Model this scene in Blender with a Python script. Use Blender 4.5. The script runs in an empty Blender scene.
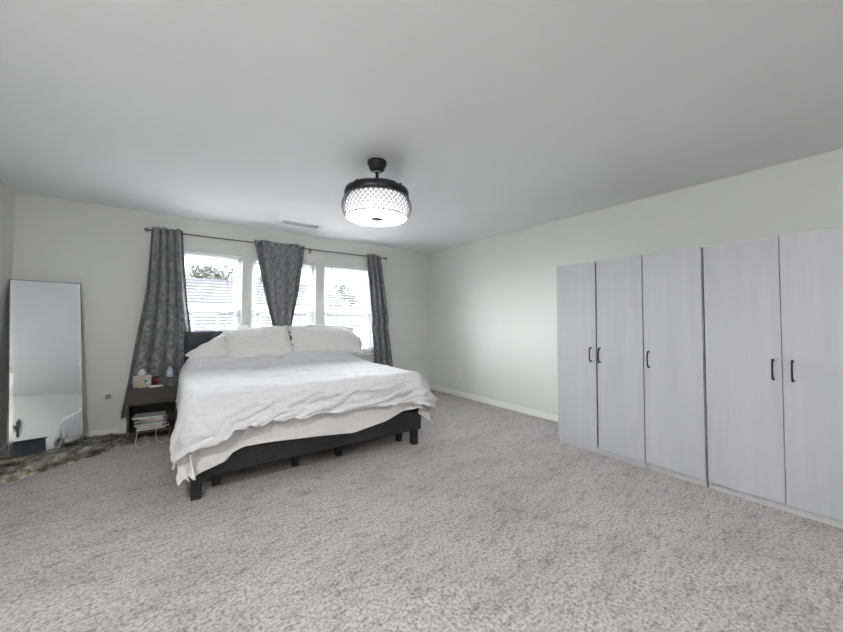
import bpy, bmesh, math, random, zlib, base64
import numpy as np
from mathutils import Vector, Matrix, noise
SKY, SUN, EXPO = 1.35, 49.0, 1.18
SHEET = ((35, 40, 3), [
-69,-34,142,54,-9,36,47,-22,38,-14,-51,37,40,-20,28,-3,60,-4,26,37,1,65,-1,5,66,0,5,65,0,7,66,1,23,65,0,1,65,0,0,66,-1,-3,65,0,-5,66,0,-5,65,0,-5,66,1,-5,65,-1,-4,66,2,-6,65,-1,-7,66,1,-6,65,-3,-6,65,2,-7,66,0,7,65,0,10,66,-1,10,65,0,10,66,-1,12,65,4,21,66,5,21,65,2,18,65,-10,2,36,-48,14,25,-50,13,31,38,-31,-17,53,-34,51,7,-40,53,-2,-38,50,6,-39,
-33,16,53,-3,-9,0,8,20,-2,35,10,2,-28,-22,6,18,-9,6,3,-3,0,0,2,-1,0,1,-1,0,0,-2,-1,3,-3,1,0,0,0,0,0,0,0,0,0,0,1,0,-1,1,0,0,1,0,-2,1,0,0,0,0,-3,1,0,0,2,-1,-2,0,1,2,1,0,-2,1,0,1,-1,0,0,-1,0,3,-2,0,2,-2,0,3,-2,0,0,-3,0,-3,-3,0,-1,-2,0,4,0,2,5,-2,11,6,-4,-13,8,-3,27,-10,-5,3,-16,4,0,2,-1,-10,22,-3,
51,17,36,-84,-1,18,-4,-14,0,34,37,-2,-16,-10,3,25,-23,9,-6,1,0,0,2,-1,-1,-2,-1,1,-1,0,0,-1,-3,0,1,-1,0,-1,0,0,0,1,0,0,1,0,1,1,0,0,0,0,0,1,0,1,1,-1,1,1,1,-1,0,0,0,1,0,1,1,0,1,1,0,-2,-1,0,0,-2,0,0,-1,0,-1,-1,0,1,-2,0,-3,-3,0,-1,-3,0,0,-2,1,4,-1,13,10,-5,-2,6,-2,-15,6,-3,33,-21,0,-1,-2,-1,-6,18,-2,-37,1,-8,
2,28,41,49,-11,-5,-83,-2,18,-2,4,-2,27,19,1,3,-34,12,4,-4,-1,0,3,-1,0,2,0,0,0,-1,0,-2,-3,-1,-1,0,1,1,0,-1,1,0,1,0,1,-1,0,0,1,0,2,-1,0,0,1,0,0,0,0,1,0,1,1,0,0,2,0,0,0,0,-1,1,0,1,-1,0,0,-1,0,0,-2,0,0,-1,0,-2,-1,0,-1,-3,0,0,-3,0,0,-4,0,2,0,8,13,-3,3,10,-6,8,-1,-3,10,-25,2,-1,14,-1,-42,10,-10,-23,-50,-9,
-47,-6,44,29,25,-2,65,7,-6,-80,-26,19,33,38,-4,-15,-34,12,16,1,0,-1,-2,1,0,0,-1,-1,0,-1,1,0,-4,0,0,1,0,-1,0,0,0,1,0,1,0,0,0,1,0,0,0,0,0,1,0,0,1,0,0,0,0,0,2,0,1,0,0,0,1,0,0,1,0,0,0,0,0,-2,0,-1,-1,0,-1,-2,0,0,-2,0,-1,-3,0,-1,-3,0,1,-2,0,-2,-1,5,17,-3,1,14,-8,23,-19,1,0,-6,1,-44,16,-14,-30,-34,-9,24,44,0,
-7,38,36,-36,-27,9,8,-5,-1,70,35,-7,-67,-42,19,15,28,0,16,-21,7,1,-5,1,0,-1,0,0,1,-1,-1,1,-4,1,0,0,-1,1,0,1,0,0,0,-2,1,0,0,1,0,0,0,0,1,1,0,0,1,0,-1,1,0,1,0,0,0,2,0,-1,1,0,0,1,0,1,-2,1,0,-1,-1,-1,-2,1,1,-1,-1,-1,-2,1,2,-3,-1,1,-3,0,-2,-3,0,0,1,1,7,-1,11,13,-11,14,-22,3,-39,21,-16,-24,-6,-8,42,26,0,20,-18,-1,
60,-16,3,-13,29,10,-46,24,17,-46,-30,14,53,41,-8,-16,-17,19,6,-12,6,0,4,-2,1,1,-2,0,1,-1,1,0,-4,0,1,0,0,0,0,0,-1,0,-1,1,1,1,-1,1,0,0,2,0,-1,0,0,0,1,0,1,1,0,-1,2,0,-1,0,0,0,1,0,0,2,0,-1,-2,0,1,-2,0,2,-1,0,-1,-2,0,1,-2,0,2,-5,1,1,-4,0,3,-4,0,1,0,1,-6,-2,14,2,3,-23,1,-15,7,-3,-7,38,-2,-1,-2,-3,-1,-16,11,-3,
25,28,2,-1,3,-1,-7,-10,0,19,26,2,-41,-8,21,3,22,-1,-1,-1,4,2,-2,-3,0,-1,0,1,0,-1,0,-2,-2,-1,-1,-1,1,0,0,0,1,1,0,0,0,0,2,0,-1,0,0,1,1,1,0,0,0,0,0,1,0,1,0,0,1,1,0,1,1,0,0,0,0,0,0,0,-1,-1,0,-2,-1,0,0,-1,1,-2,-1,-1,-3,-1,0,-2,-2,1,-3,-1,0,0,-1,1,1,2,2,-1,0,14,-5,-2,-27,-8,-6,-22,-13,-5,-12,-17,-5,-5,-17,-2,
-22,63,-3,4,2,1,17,2,1,-4,-7,1,6,4,0,0,6,1,0,0,-2,-1,0,0,0,0,0,0,-1,0,-1,0,0,1,0,0,0,0,0,-1,0,0,1,1,0,0,-1,0,0,0,0,0,0,0,0,0,0,0,0,0,0,0,0,0,0,0,0,0,0,1,0,0,-1,0,0,0,0,0,0,0,0,0,0,0,0,1,0,1,0,0,-1,-1,0,0,0,0,0,1,0,-1,0,0,-1,1,2,-3,-4,-2,8,-1,-1,5,3,1,-3,-1,1,-6,1,-1,
8,69,-1,8,-3,-1,2,0,0,-14,2,1,-5,0,-1,3,0,2,-1,2,0,-1,-1,0,0,0,0,0,0,0,0,0,0,0,0,0,0,0,0,0,0,0,0,-1,0,0,1,0,0,0,0,0,0,0,-1,0,0,1,0,0,0,0,0,0,0,0,0,0,0,0,0,0,0,0,0,0,0,0,1,0,0,-1,0,0,0,0,0,0,0,0,0,0,0,0,0,0,0,0,0,-1,1,0,0,-1,0,-2,-1,0,0,0,0,-6,-1,0,2,1,-1,8,1,1,
7,68,-1,-1,1,0,-8,0,0,2,0,1,0,0,0,0,0,0,0,0,-1,1,0,1,-1,0,0,0,0,0,0,0,0,0,0,0,0,0,0,0,0,0,0,0,0,0,-1,0,0,1,0,0,0,0,0,0,0,0,0,0,0,0,0,0,0,0,0,0,0,0,0,0,0,0,0,0,0,0,0,0,0,0,0,0,0,0,0,0,0,0,0,1,0,0,-1,0,-1,0,0,1,0,0,0,0,0,-1,0,0,2,0,0,1,0,0,-1,0,0,-2,-1,0,
3,69,-1,-3,0,1,0,0,0,0,0,0,1,0,0,-1,0,0,0,0,0,0,0,0,0,0,0,0,0,0,1,0,0,-1,0,0,0,0,0,0,0,0,0,0,0,0,0,0,0,0,0,0,0,0,0,0,0,0,0,0,0,0,0,0,0,0,0,0,0,0,0,0,0,0,0,0,0,0,0,0,0,0,0,0,0,0,0,-1,0,0,1,0,0,0,0,0,0,0,0,0,0,0,-1,0,0,1,0,0,-1,0,0,1,0,0,1,0,0,0,0,0,
1,69,0,-2,0,0,2,0,0,-1,0,0,0,0,0,0,0,0,0,0,0,0,0,0,1,0,0,-1,0,0,0,0,0,0,0,0,0,0,0,0,0,0,0,0,0,0,0,0,0,0,0,0,0,0,0,0,0,0,0,0,0,0,0,0,0,0,0,0,0,0,0,0,0,0,0,0,0,0,-1,0,0,1,0,0,0,0,0,0,0,0,0,0,0,0,1,0,0,-1,0,0,1,0,0,0,0,0,-1,0,0,0,1,0,0,-1,-1,0,0,1,0,0,
1,69,0,0,0,0,-1,0,0,0,0,0,0,0,0,0,0,0,0,0,0,0,0,0,-1,0,0,1,0,0,0,0,0,0,0,0,0,1,0,0,0,0,0,0,0,0,-1,0,0,-1,0,0,1,0,0,0,0,0,0,0,0,0,0,0,0,0,0,0,0,0,0,0,0,0,0,0,0,0,0,0,0,0,0,0,0,0,0,0,0,0,0,0,0,-1,0,0,1,1,0,0,-1,0,0,0,0,0,0,0,0,0,0,0,0,0,1,0,1,-1,0,-1,
1,69,0,-1,0,0,0,0,0,1,0,0,-1,0,0,0,0,0,0,0,0,0,0,0,0,0,0,0,1,0,-1,0,0,1,0,0,0,-1,0,0,0,0,0,0,0,-1,1,0,1,0,0,0,-1,0,0,0,0,0,0,0,0,0,0,0,0,0,0,0,0,-1,0,0,1,0,0,0,0,0,0,0,0,0,0,0,0,0,0,0,0,0,0,0,0,0,0,0,0,0,0,-1,0,0,1,0,0,0,0,0,0,0,0,0,0,0,-1,0,0,0,0,0,
0,69,0,0,0,0,0,0,0,0,0,0,0,-1,0,0,1,0,0,0,0,0,0,0,0,0,0,0,0,0,1,0,0,-1,0,0,0,0,0,0,0,0,0,0,0,0,0,0,0,0,0,0,0,0,0,0,0,0,0,0,0,0,0,0,0,0,0,0,0,0,0,0,0,0,0,0,0,0,0,-1,0,0,0,0,0,1,0,0,0,0,0,0,0,0,0,0,0,0,0,0,0,0,0,0,0,0,0,0,0,0,0,-1,0,0,0,0,0,1,0,0,
1,68,0,-1,0,0,0,1,0,0,0,0,0,1,0,0,0,0,0,0,0,0,-1,0,0,1,0,0,-2,0,0,1,0,0,0,0,0,0,0,0,0,0,0,0,0,0,0,0,0,0,0,0,0,0,0,0,0,0,0,0,0,0,0,0,0,0,0,0,0,0,0,0,0,0,0,0,0,0,0,0,0,0,0,0,-1,-1,0,1,1,0,0,0,0,0,0,0,0,0,0,0,-1,0,0,1,0,0,0,0,0,0,0,1,0,0,0,0,0,0,0,0,
-1,69,0,1,0,0,0,-1,0,0,1,0,-1,-1,0,1,1,0,0,0,0,0,1,0,0,-1,0,0,1,0,0,-1,0,0,0,0,0,0,0,0,0,0,0,0,0,0,0,0,0,0,0,0,0,0,0,0,0,0,0,0,0,0,0,0,0,0,0,0,0,0,0,0,0,0,0,0,0,0,0,1,0,0,0,0,0,-1,0,0,-1,0,-1,0,0,1,0,0,0,1,0,0,1,0,0,-1,0,0,0,1,0,0,-1,0,0,0,0,0,0,0,0,1,
1,69,0,0,0,0,-1,0,0,1,0,0,0,1,0,-1,-1,0,0,0,0,0,0,0,0,0,0,0,0,0,0,-1,0,0,1,0,0,0,0,0,0,0,0,0,0,0,0,0,0,0,0,0,0,0,0,0,0,0,0,0,0,0,0,0,0,0,0,0,0,0,0,0,0,0,0,0,0,0,0,0,0,0,0,0,0,1,0,0,-1,0,0,1,0,0,0,0,-1,-1,0,1,0,0,0,0,0,0,0,0,0,0,0,0,0,1,1,0,-1,-1,0,0,
0,69,0,-1,0,0,2,0,0,-1,-1,0,0,1,0,0,0,0,0,-1,0,0,0,0,0,0,0,0,0,0,0,1,0,0,0,0,0,0,0,0,0,0,0,0,0,0,0,0,0,-1,0,0,0,0,0,0,0,0,1,0,-1,0,0,1,0,0,0,0,0,0,0,0,0,0,0,-1,0,0,1,0,0,0,0,0,0,0,0,0,1,0,0,-1,0,0,0,0,0,0,0,0,0,0,0,0,0,1,0,0,-1,0,0,-1,0,0,-1,0,0,1,0,0,
0,69,0,1,0,0,-1,0,0,0,0,0,0,-1,0,0,1,0,0,0,0,0,0,0,0,0,0,0,0,0,0,0,0,0,-1,0,0,0,0,0,0,0,0,0,0,1,0,0,-1,1,0,0,0,0,0,0,0,0,-1,0,0,0,0,0,0,0,0,0,0,0,0,0,0,0,0,0,1,0,0,0,0,0,0,0,0,0,0,0,0,0,0,-1,0,0,1,0,0,0,0,0,-1,0,0,1,0,-1,-1,0,0,0,0,2,0,0,0,1,0,0,0,0,
0,69,0,0,0,-1,0,0,1,0,0,-1,-1,0,1,1,-1,0,0,1,0,0,0,0,0,0,0,0,0,0,-1,0,0,1,0,0,0,0,0,0,0,0,0,0,0,-1,0,0,1,0,0,0,0,0,0,0,0,0,0,0,0,0,0,0,0,0,0,0,0,0,0,0,0,0,0,0,-1,0,0,0,0,0,1,0,0,0,0,0,-1,0,0,1,0,0,-1,0,0,0,0,0,1,0,0,-1,0,0,1,0,0,0,0,-1,0,0,1,-1,0,-1,0,0,
0,69,0,0,0,0,0,0,0,0,0,0,0,0,0,0,0,0,0,0,0,0,0,0,0,0,0,0,0,0,0,0,0,0,0,0,0,0,0,0,0,0,0,0,0,0,0,0,0,0,0,0,0,0,0,0,0,0,0,0,0,0,0,0,0,0,0,0,0,0,0,0,0,0,0,0,0,0,0,0,0,0,-1,0,0,0,0,0,1,0,0,0,0,0,0,0,0,0,0,0,0,0,0,0,0,0,0,0,0,0,0,1,0,0,-1,0,0,0,0,0,
0,69,0,0,0,0,0,0,0,0,0,0,0,0,0,0,0,0,0,0,0,0,0,0,0,0,0,0,0,0,0,0,0,0,0,0,0,0,0,0,0,0,0,0,0,0,0,0,0,0,0,-1,0,0,1,0,0,0,0,0,0,0,0,0,0,0,0,0,0,0,0,0,0,0,0,0,0,0,0,0,0,-1,0,0,1,0,0,0,0,0,0,0,0,0,0,0,0,0,0,0,0,0,0,0,0,0,0,0,0,0,0,-2,0,0,1,0,0,1,0,0,
0,69,0,0,0,0,0,0,0,0,0,0,0,0,0,0,0,-1,0,0,1,0,0,0,0,0,0,0,0,0,0,0,0,0,0,0,-1,0,0,1,0,0,0,0,0,0,0,0,0,0,0,0,0,0,0,0,0,0,0,0,0,0,0,0,0,0,0,0,0,0,0,0,0,0,0,0,0,0,0,0,0,0,0,0,0,0,0,0,0,0,0,0,0,0,0,0,0,0,0,0,0,0,0,0,1,0,0,-1,0,0,0,2,0,0,-1,0,0,-1,0,0,
0,68,0,0,1,0,0,0,0,0,0,0,0,0,0,0,0,0,0,0,0,-1,0,0,1,0,0,0,0,0,0,0,0,0,0,0,0,0,0,0,0,0,0,0,0,0,0,0,0,0,0,0,0,0,0,0,0,0,0,0,0,0,0,0,0,0,0,0,0,0,0,0,0,0,0,0,0,0,0,0,0,0,0,0,0,0,0,0,0,0,0,0,0,0,0,0,0,0,0,0,0,0,0,0,0,0,0,0,0,0,0,-1,0,0,1,0,0,1,0,0,
0,69,-1,0,-1,1,0,0,-1,0,1,1,0,0,0,0,0,1,0,0,-1,0,0,0,0,0,0,0,0,0,0,0,0,0,0,0,0,0,0,0,0,0,0,0,0,0,0,0,0,0,0,0,0,0,0,0,0,0,0,0,0,0,0,0,0,0,-1,0,0,1,0,0,0,0,0,0,0,0,0,0,0,1,0,0,-1,0,0,0,0,0,0,0,0,0,0,0,0,0,0,0,0,0,0,0,-1,0,0,1,1,0,0,0,0,0,0,0,0,-2,0,0,
0,69,0,-1,0,0,0,0,0,0,-1,0,1,1,0,-1,0,-1,1,0,1,0,0,0,0,0,0,0,0,0,0,0,0,0,0,0,0,0,0,0,0,0,0,0,0,0,0,0,0,0,0,0,0,0,0,0,0,0,0,0,0,0,0,0,0,0,0,0,0,0,0,0,0,0,0,0,0,0,0,0,0,-1,0,0,1,0,0,0,0,0,0,0,0,0,0,0,0,0,0,0,0,0,0,0,0,0,0,0,0,0,0,0,0,0,-1,0,0,2,0,0,
0,69,0,1,0,0,0,0,0,-1,0,0,1,0,-1,-1,0,1,0,0,0,0,0,0,0,0,0,-1,0,0,1,0,0,0,0,0,0,0,0,0,0,0,-1,0,0,1,0,0,0,0,0,0,0,0,0,0,0,0,0,0,0,0,0,0,0,0,0,0,0,0,0,0,0,0,0,0,0,0,0,0,0,0,0,0,0,0,0,0,0,0,0,0,0,0,0,0,0,0,0,0,0,0,0,0,0,0,0,0,0,0,0,0,0,0,1,0,0,-1,0,0,
0,69,0,0,0,0,-1,0,0,2,0,0,-1,0,0,0,0,0,0,0,0,0,0,0,0,0,0,0,0,0,0,0,0,0,0,0,0,0,0,0,0,0,0,0,0,0,0,0,0,0,0,0,0,0,0,0,0,-1,0,0,1,0,0,0,0,0,0,0,0,0,0,0,-1,0,0,1,0,0,0,0,0,0,0,0,0,0,0,-1,0,0,1,0,0,0,0,0,0,0,0,0,0,0,0,0,0,0,-1,0,0,0,0,0,0,0,0,0,0,-1,0,0,
0,69,0,-1,0,-1,1,0,1,0,0,-1,-1,-1,1,1,1,0,-1,0,0,1,0,0,0,0,0,0,0,0,0,0,0,0,0,0,0,0,0,0,0,0,0,0,0,0,0,0,0,0,0,0,0,0,0,0,0,0,0,0,0,0,0,0,0,0,0,0,0,0,0,0,0,0,0,0,0,0,0,0,0,0,0,0,0,0,0,0,0,0,0,0,0,0,0,0,0,0,0,0,0,0,-1,0,0,1,0,0,0,0,0,0,0,0,0,0,0,1,0,0,
-1,69,0,1,0,0,0,0,0,0,0,0,0,0,0,0,-1,0,0,1,0,0,0,0,0,0,0,0,0,0,0,0,0,0,0,0,0,0,0,0,0,0,0,0,0,0,0,0,0,-1,0,0,0,0,0,1,0,0,0,0,0,-1,0,0,0,0,0,1,0,0,0,0,0,0,0,0,0,0,0,0,0,0,0,0,0,0,0,0,-1,0,0,1,0,0,0,0,0,0,0,0,0,0,1,0,0,-1,1,0,0,-1,0,0,0,0,0,0,0,0,0,0,
-1,69,0,0,0,0,0,0,0,0,0,0,1,0,0,0,0,0,0,-1,0,0,1,0,0,0,0,0,0,0,0,0,0,0,0,0,0,0,0,0,0,0,0,0,0,0,-1,0,0,1,0,0,0,0,0,-1,0,0,0,0,0,1,0,0,0,0,0,-1,0,0,0,0,0,0,0,0,0,0,0,0,0,0,0,0,0,0,0,0,1,0,0,-1,0,-1,0,0,1,0,0,0,0,0,0,0,0,0,0,0,0,1,0,0,0,0,0,0,0,1,0,0,
1,69,-1,1,0,1,0,0,-1,-2,0,1,0,0,0,0,0,0,0,1,1,0,-1,-1,0,0,0,0,0,0,0,0,0,-1,0,0,1,-1,0,0,0,0,0,0,0,0,1,0,0,0,0,0,0,0,0,0,0,0,0,0,0,0,0,0,0,0,0,0,0,0,0,0,0,0,0,0,0,0,0,0,0,0,0,0,0,0,0,0,0,0,0,0,0,0,0,0,0,0,0,0,0,0,0,0,0,0,0,0,0,0,0,1,0,0,-1,0,0,-2,0,-1,
0,69,0,-1,0,0,0,0,0,1,0,0,0,0,0,0,0,0,0,-1,0,0,0,1,-1,1,0,1,0,0,0,0,0,0,-1,0,0,1,0,0,0,0,0,0,0,0,0,0,0,0,0,0,0,0,0,0,0,0,0,0,0,0,0,0,0,0,0,0,0,0,0,0,0,0,0,0,0,0,0,0,0,0,0,0,0,0,-1,0,0,0,0,0,1,0,0,0,0,0,-1,0,0,0,0,0,0,0,0,0,-1,0,0,-1,0,-1,1,0,1,2,0,1,
])
DUVET = ((78, 96, 3), [
-134,-80,273,6,3,28,13,-11,22,20,-15,9,28,-7,2,23,-11,9,22,-11,12,23,-7,14,22,7,16,20,-19,2,26,11,6,25,9,8,28,-7,-2,27,-8,1,26,-11,4,22,13,13,26,-10,3,23,-6,14,14,-7,24,13,1,24,29,-3,-4,19,21,-5,25,-9,3,22,6,18,23,9,-15,17,17,-11,21,19,-1,26,-11,-4,25,-10,10,20,4,19,24,4,12,22,-7,-17,22,13,-12,28,-5,-5,25,10,-6,25,-10,9,26,-3,11,22,-11,-15,22,11,-13,25,11,-7,26,-12,-1,27,-1,9,25,4,9,27,6,6,28,4,3,27,-4,-6,26,0,-7,27,-1,-10,25,3,-13,25,4,-10,26,6,-9,24,16,-5,25,12,8,24,-5,-14,24,12,13,27,2,-6,27,0,-4,28,-1,-3,27,2,-3,25,-10,-2,27,-8,-1,27,-6,5,26,-3,7,27,-6,0,27,-5,3,24,-5,-11,20,17,-12,24,-6,-8,27,-3,10,26,-1,11,22,6,-15,25,10,-7,23,-14,-3,21,20,3,24,-15,5,22,-11,11,26,-4,8,20,6,-19,24,11,-2,27,5,8,15,-21,-13,21,-14,-11,10,-26,0,18,-21,-2,19,-20,3,21,0,-18,21,12,-14,18,17,-10,19,18,-2,16,3,-23,28,-8,-4,27,-1,-7,26,10,-5,8,5,-26,-1,23,-15,13,-2,-23,
16,20,-6,8,-18,-8,-7,17,6,-5,5,12,-15,-7,17,-12,-9,1,-2,-4,1,-1,-4,-1,3,-14,-1,7,19,3,2,-12,2,2,-10,-6,0,8,4,1,15,0,-10,-11,0,6,-12,-3,-6,29,0,4,12,-8,15,5,-17,8,-14,-13,-26,-1,34,7,-19,9,3,19,-7,-2,7,-32,-2,-5,31,12,-20,8,0,-20,-15,-11,38,8,-2,14,-22,9,-9,-15,2,-10,-6,-3,8,41,3,-24,8,-4,17,-3,3,-14,2,-5,29,-16,-2,-2,-23,6,2,14,0,-23,26,3,-13,-2,-11,33,-11,0,5,-18,3,-5,-10,-1,-10,-7,3,1,1,-3,13,17,2,-2,4,0,2,9,4,-6,11,3,-9,5,0,-15,3,-3,-18,-12,3,-3,-8,0,20,17,1,-22,-24,-7,13,21,0,5,4,-1,8,2,1,1,1,3,14,-4,-3,10,-11,2,4,-9,2,0,-11,-2,-4,-2,1,0,-3,-3,-3,26,8,-26,14,-3,17,-6,-5,16,-24,2,-5,-13,-3,-8,36,-3,-25,5,4,23,-4,5,-28,1,-3,33,-2,1,11,-22,1,-4,-10,-2,-22,37,-4,-24,-8,2,-6,-9,12,26,16,-12,-11,-1,17,23,-6,-16,-6,8,3,22,-21,4,-14,17,7,-16,5,2,-14,-7,1,-6,-14,-3,21,16,-11,25,-8,-15,3,-18,-3,-8,-10,21,1,31,20,-16,-4,-7,12,-2,
-11,17,16,13,10,-12,19,-12,-15,-2,-10,-8,2,-3,-1,-7,20,19,2,-2,-6,-17,4,12,-1,2,1,-1,-3,8,-1,-1,1,0,-3,6,0,-8,4,1,-11,4,9,24,-20,-18,-13,15,8,-15,4,-4,6,-1,-9,-16,-7,5,27,-1,22,13,-24,-15,-9,22,-8,5,-10,3,0,1,7,4,-18,-4,0,-2,4,-11,32,10,-30,4,1,4,1,-11,27,-7,1,11,-16,8,-9,-21,-7,6,25,4,-16,18,-3,-8,1,7,-19,-5,-3,24,4,-3,15,-10,6,6,-18,-10,-16,26,13,-17,2,-10,13,1,-1,14,-5,-3,9,-16,-3,-2,-10,3,-14,-15,2,6,-1,-2,-10,-2,-1,3,-1,0,5,4,2,7,7,8,0,26,-10,-22,13,1,-22,-7,1,15,6,9,-21,-14,-2,0,-8,0,-2,-4,-1,1,-2,0,1,5,3,3,14,-5,12,11,0,9,3,0,18,-5,-2,8,-12,7,4,-16,-2,-1,1,4,-18,26,2,-17,3,-10,26,-7,8,8,-29,2,0,5,-10,-13,29,-6,-10,3,9,-19,-5,3,2,4,-5,26,-1,9,15,-29,1,-6,18,-15,-19,13,-10,-23,-13,18,18,13,-1,10,-1,17,10,-17,-7,-26,14,-11,34,-14,-8,3,-13,9,-9,21,7,-12,9,11,-15,-7,-3,-12,-9,5,14,7,-21,21,6,-20,10,-29,2,0,3,23,-7,22,
-9,-16,19,-4,16,3,0,9,1,13,12,-6,8,6,-9,15,-13,-14,-29,7,19,20,-1,-26,-3,-7,-8,-2,-8,-6,0,0,1,1,8,2,-3,5,3,-2,5,5,0,1,31,8,0,-12,-22,-14,20,3,-20,1,9,22,2,-17,8,-27,-7,-7,17,16,12,-17,8,-7,22,0,-25,9,2,-4,-3,-11,26,-9,-1,1,-3,1,11,-19,2,-12,22,12,-28,7,-5,3,-2,-9,29,-4,12,6,-27,-1,-4,-9,3,2,7,-6,-6,27,7,-27,7,-1,-9,-5,-8,27,4,9,18,-25,-5,-21,26,9,-20,-6,-6,-8,-9,4,6,12,-7,15,6,-2,15,0,-2,-1,-5,3,10,-3,-1,0,-5,-4,-14,11,0,-4,0,-5,15,-12,11,9,-17,0,-2,8,-4,-14,19,0,5,-3,2,-9,6,0,-8,1,0,-7,-1,-1,-7,-3,0,-5,-6,3,-8,-13,-1,0,-5,3,-1,4,1,5,13,-7,19,13,-1,20,-8,0,12,-23,4,-3,11,8,-32,16,-11,15,0,3,6,-2,11,9,-31,-2,0,-3,-10,0,25,-6,-18,12,7,-21,-5,0,5,5,6,29,-10,7,5,-24,-1,-3,20,-13,-15,13,-7,-23,-4,7,12,5,9,10,-2,3,-6,-2,0,-1,4,-14,27,-13,-16,1,-17,-1,0,0,15,-3,18,10,-12,8,17,-16,-11,-1,3,6,-24,18,5,-13,7,-20,
-11,15,18,-3,-23,5,2,-11,-10,-1,8,8,0,18,1,6,12,-4,28,-3,-8,-34,-15,15,5,9,-3,3,8,0,-2,4,-4,-2,-3,0,1,1,1,-1,-1,0,0,-2,-1,10,8,-12,16,-5,-15,-19,4,22,-3,-10,8,-3,3,0,8,8,-32,2,-3,-10,1,-10,-5,3,14,16,-10,-4,22,14,-25,15,0,26,-22,-3,-22,21,-8,25,-21,-3,2,-14,-1,-22,32,9,-25,-4,-8,13,6,2,15,0,-1,12,-8,8,6,-16,-3,-2,-7,-2,-10,26,8,-29,1,-12,24,1,1,19,-29,3,1,5,1,-22,25,1,-16,0,6,-12,-8,-1,7,4,-3,-6,1,-1,2,-1,-2,11,8,1,27,-12,1,0,-2,-3,-32,13,-1,-2,-2,-3,29,-8,3,10,-23,-1,-3,-2,2,2,1,1,1,3,0,1,7,0,-1,4,0,-4,8,0,-5,9,1,-10,4,-1,-11,0,0,-11,-4,7,-11,-17,2,0,1,-4,12,17,-5,23,-1,3,16,-10,8,-37,10,-7,29,-5,-8,-25,11,7,29,-11,10,2,-31,2,0,0,-10,0,30,-7,-23,9,-9,-24,-11,8,19,11,13,23,-10,6,6,-25,-4,-6,24,-8,-14,8,5,7,2,5,-19,-1,0,1,-2,3,-10,-8,2,15,5,-15,16,3,-11,11,-16,-12,-2,-12,3,3,4,22,-15,20,16,-12,-6,-14,14,8,
-1,23,14,5,4,-7,-5,-3,10,-13,-15,4,-1,-18,1,1,-7,-4,-2,21,1,31,10,-2,-25,-25,7,0,-2,-4,2,1,4,0,2,-1,-2,-10,-4,1,-3,-2,3,-3,-7,-1,9,12,-7,35,-5,22,5,-23,-21,-5,15,24,-24,16,-11,10,2,-4,9,-5,-2,10,-5,2,3,-19,8,1,-8,-2,0,7,-6,-18,29,6,6,-4,8,-25,3,-5,17,-2,8,16,-30,-15,-13,28,3,-27,1,1,-5,-4,-1,-2,-4,-1,7,9,3,17,6,2,23,-15,-9,-12,9,9,-25,-1,2,3,4,-3,10,-2,1,26,-22,-6,-8,15,1,-12,8,5,-20,0,1,1,-2,1,1,3,2,-5,-5,0,-2,-1,-7,25,6,4,21,-22,0,-4,9,-1,-37,12,1,2,0,-4,19,2,-2,7,-5,-1,5,-4,0,4,-7,1,2,-4,1,1,-8,0,0,-5,0,2,0,1,0,4,1,0,7,-5,-10,17,2,-14,5,7,-20,-6,-3,-14,-17,0,3,7,-9,36,12,5,-8,5,6,14,-8,0,-24,5,-7,16,3,6,15,-11,10,1,-28,0,-1,-2,-2,-3,29,-14,-25,11,-13,-17,-15,9,17,14,13,23,-7,0,8,-19,-20,-5,-14,5,8,4,7,-1,19,9,-11,14,8,-18,1,3,-3,-5,0,-8,-2,-4,20,5,-2,-14,-1,-27,27,-4,-3,0,-4,27,-20,11,
-11,1,26,1,10,-2,5,9,-7,11,7,-8,0,-2,2,-13,-9,9,-12,-32,-5,2,6,1,25,35,-6,-8,-8,12,-11,-22,1,2,-2,0,2,16,0,-1,0,0,-3,1,1,-2,-11,-1,12,-14,0,-17,25,-6,23,14,-21,-12,-9,21,13,-18,7,-1,-14,-2,1,0,-3,-4,6,7,-11,23,-4,1,10,-11,12,3,-18,-4,0,-5,3,1,12,1,-21,22,-6,12,-6,15,9,-23,1,0,5,-18,-16,22,-1,7,0,-4,7,-17,1,0,5,0,-20,13,8,16,-3,-6,7,-15,0,2,3,2,-4,8,3,-17,12,3,16,-16,-1,3,-6,-2,0,-3,-1,-6,17,0,-8,5,0,-9,4,3,-12,-2,4,-17,-13,3,4,8,-10,32,3,8,14,-16,-3,-19,18,3,-21,-1,0,-4,-1,1,-2,-2,-1,5,2,-5,15,4,0,7,0,0,5,-2,0,3,-1,-1,5,-3,-1,4,-7,4,5,-15,-2,0,-1,0,-1,0,9,-5,21,-13,-25,8,14,-22,-14,0,-1,-8,-10,26,22,2,14,-5,-1,-32,-2,-1,0,2,-6,15,8,8,16,-5,11,8,-17,5,2,-13,-5,-9,24,-19,-28,5,-6,-14,-18,13,8,15,11,21,3,-13,15,-3,-4,10,-14,0,1,-8,5,-6,21,16,-20,7,-3,6,-2,1,-3,-2,2,-3,-1,9,-17,-17,-11,17,18,-22,19,-9,
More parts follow.
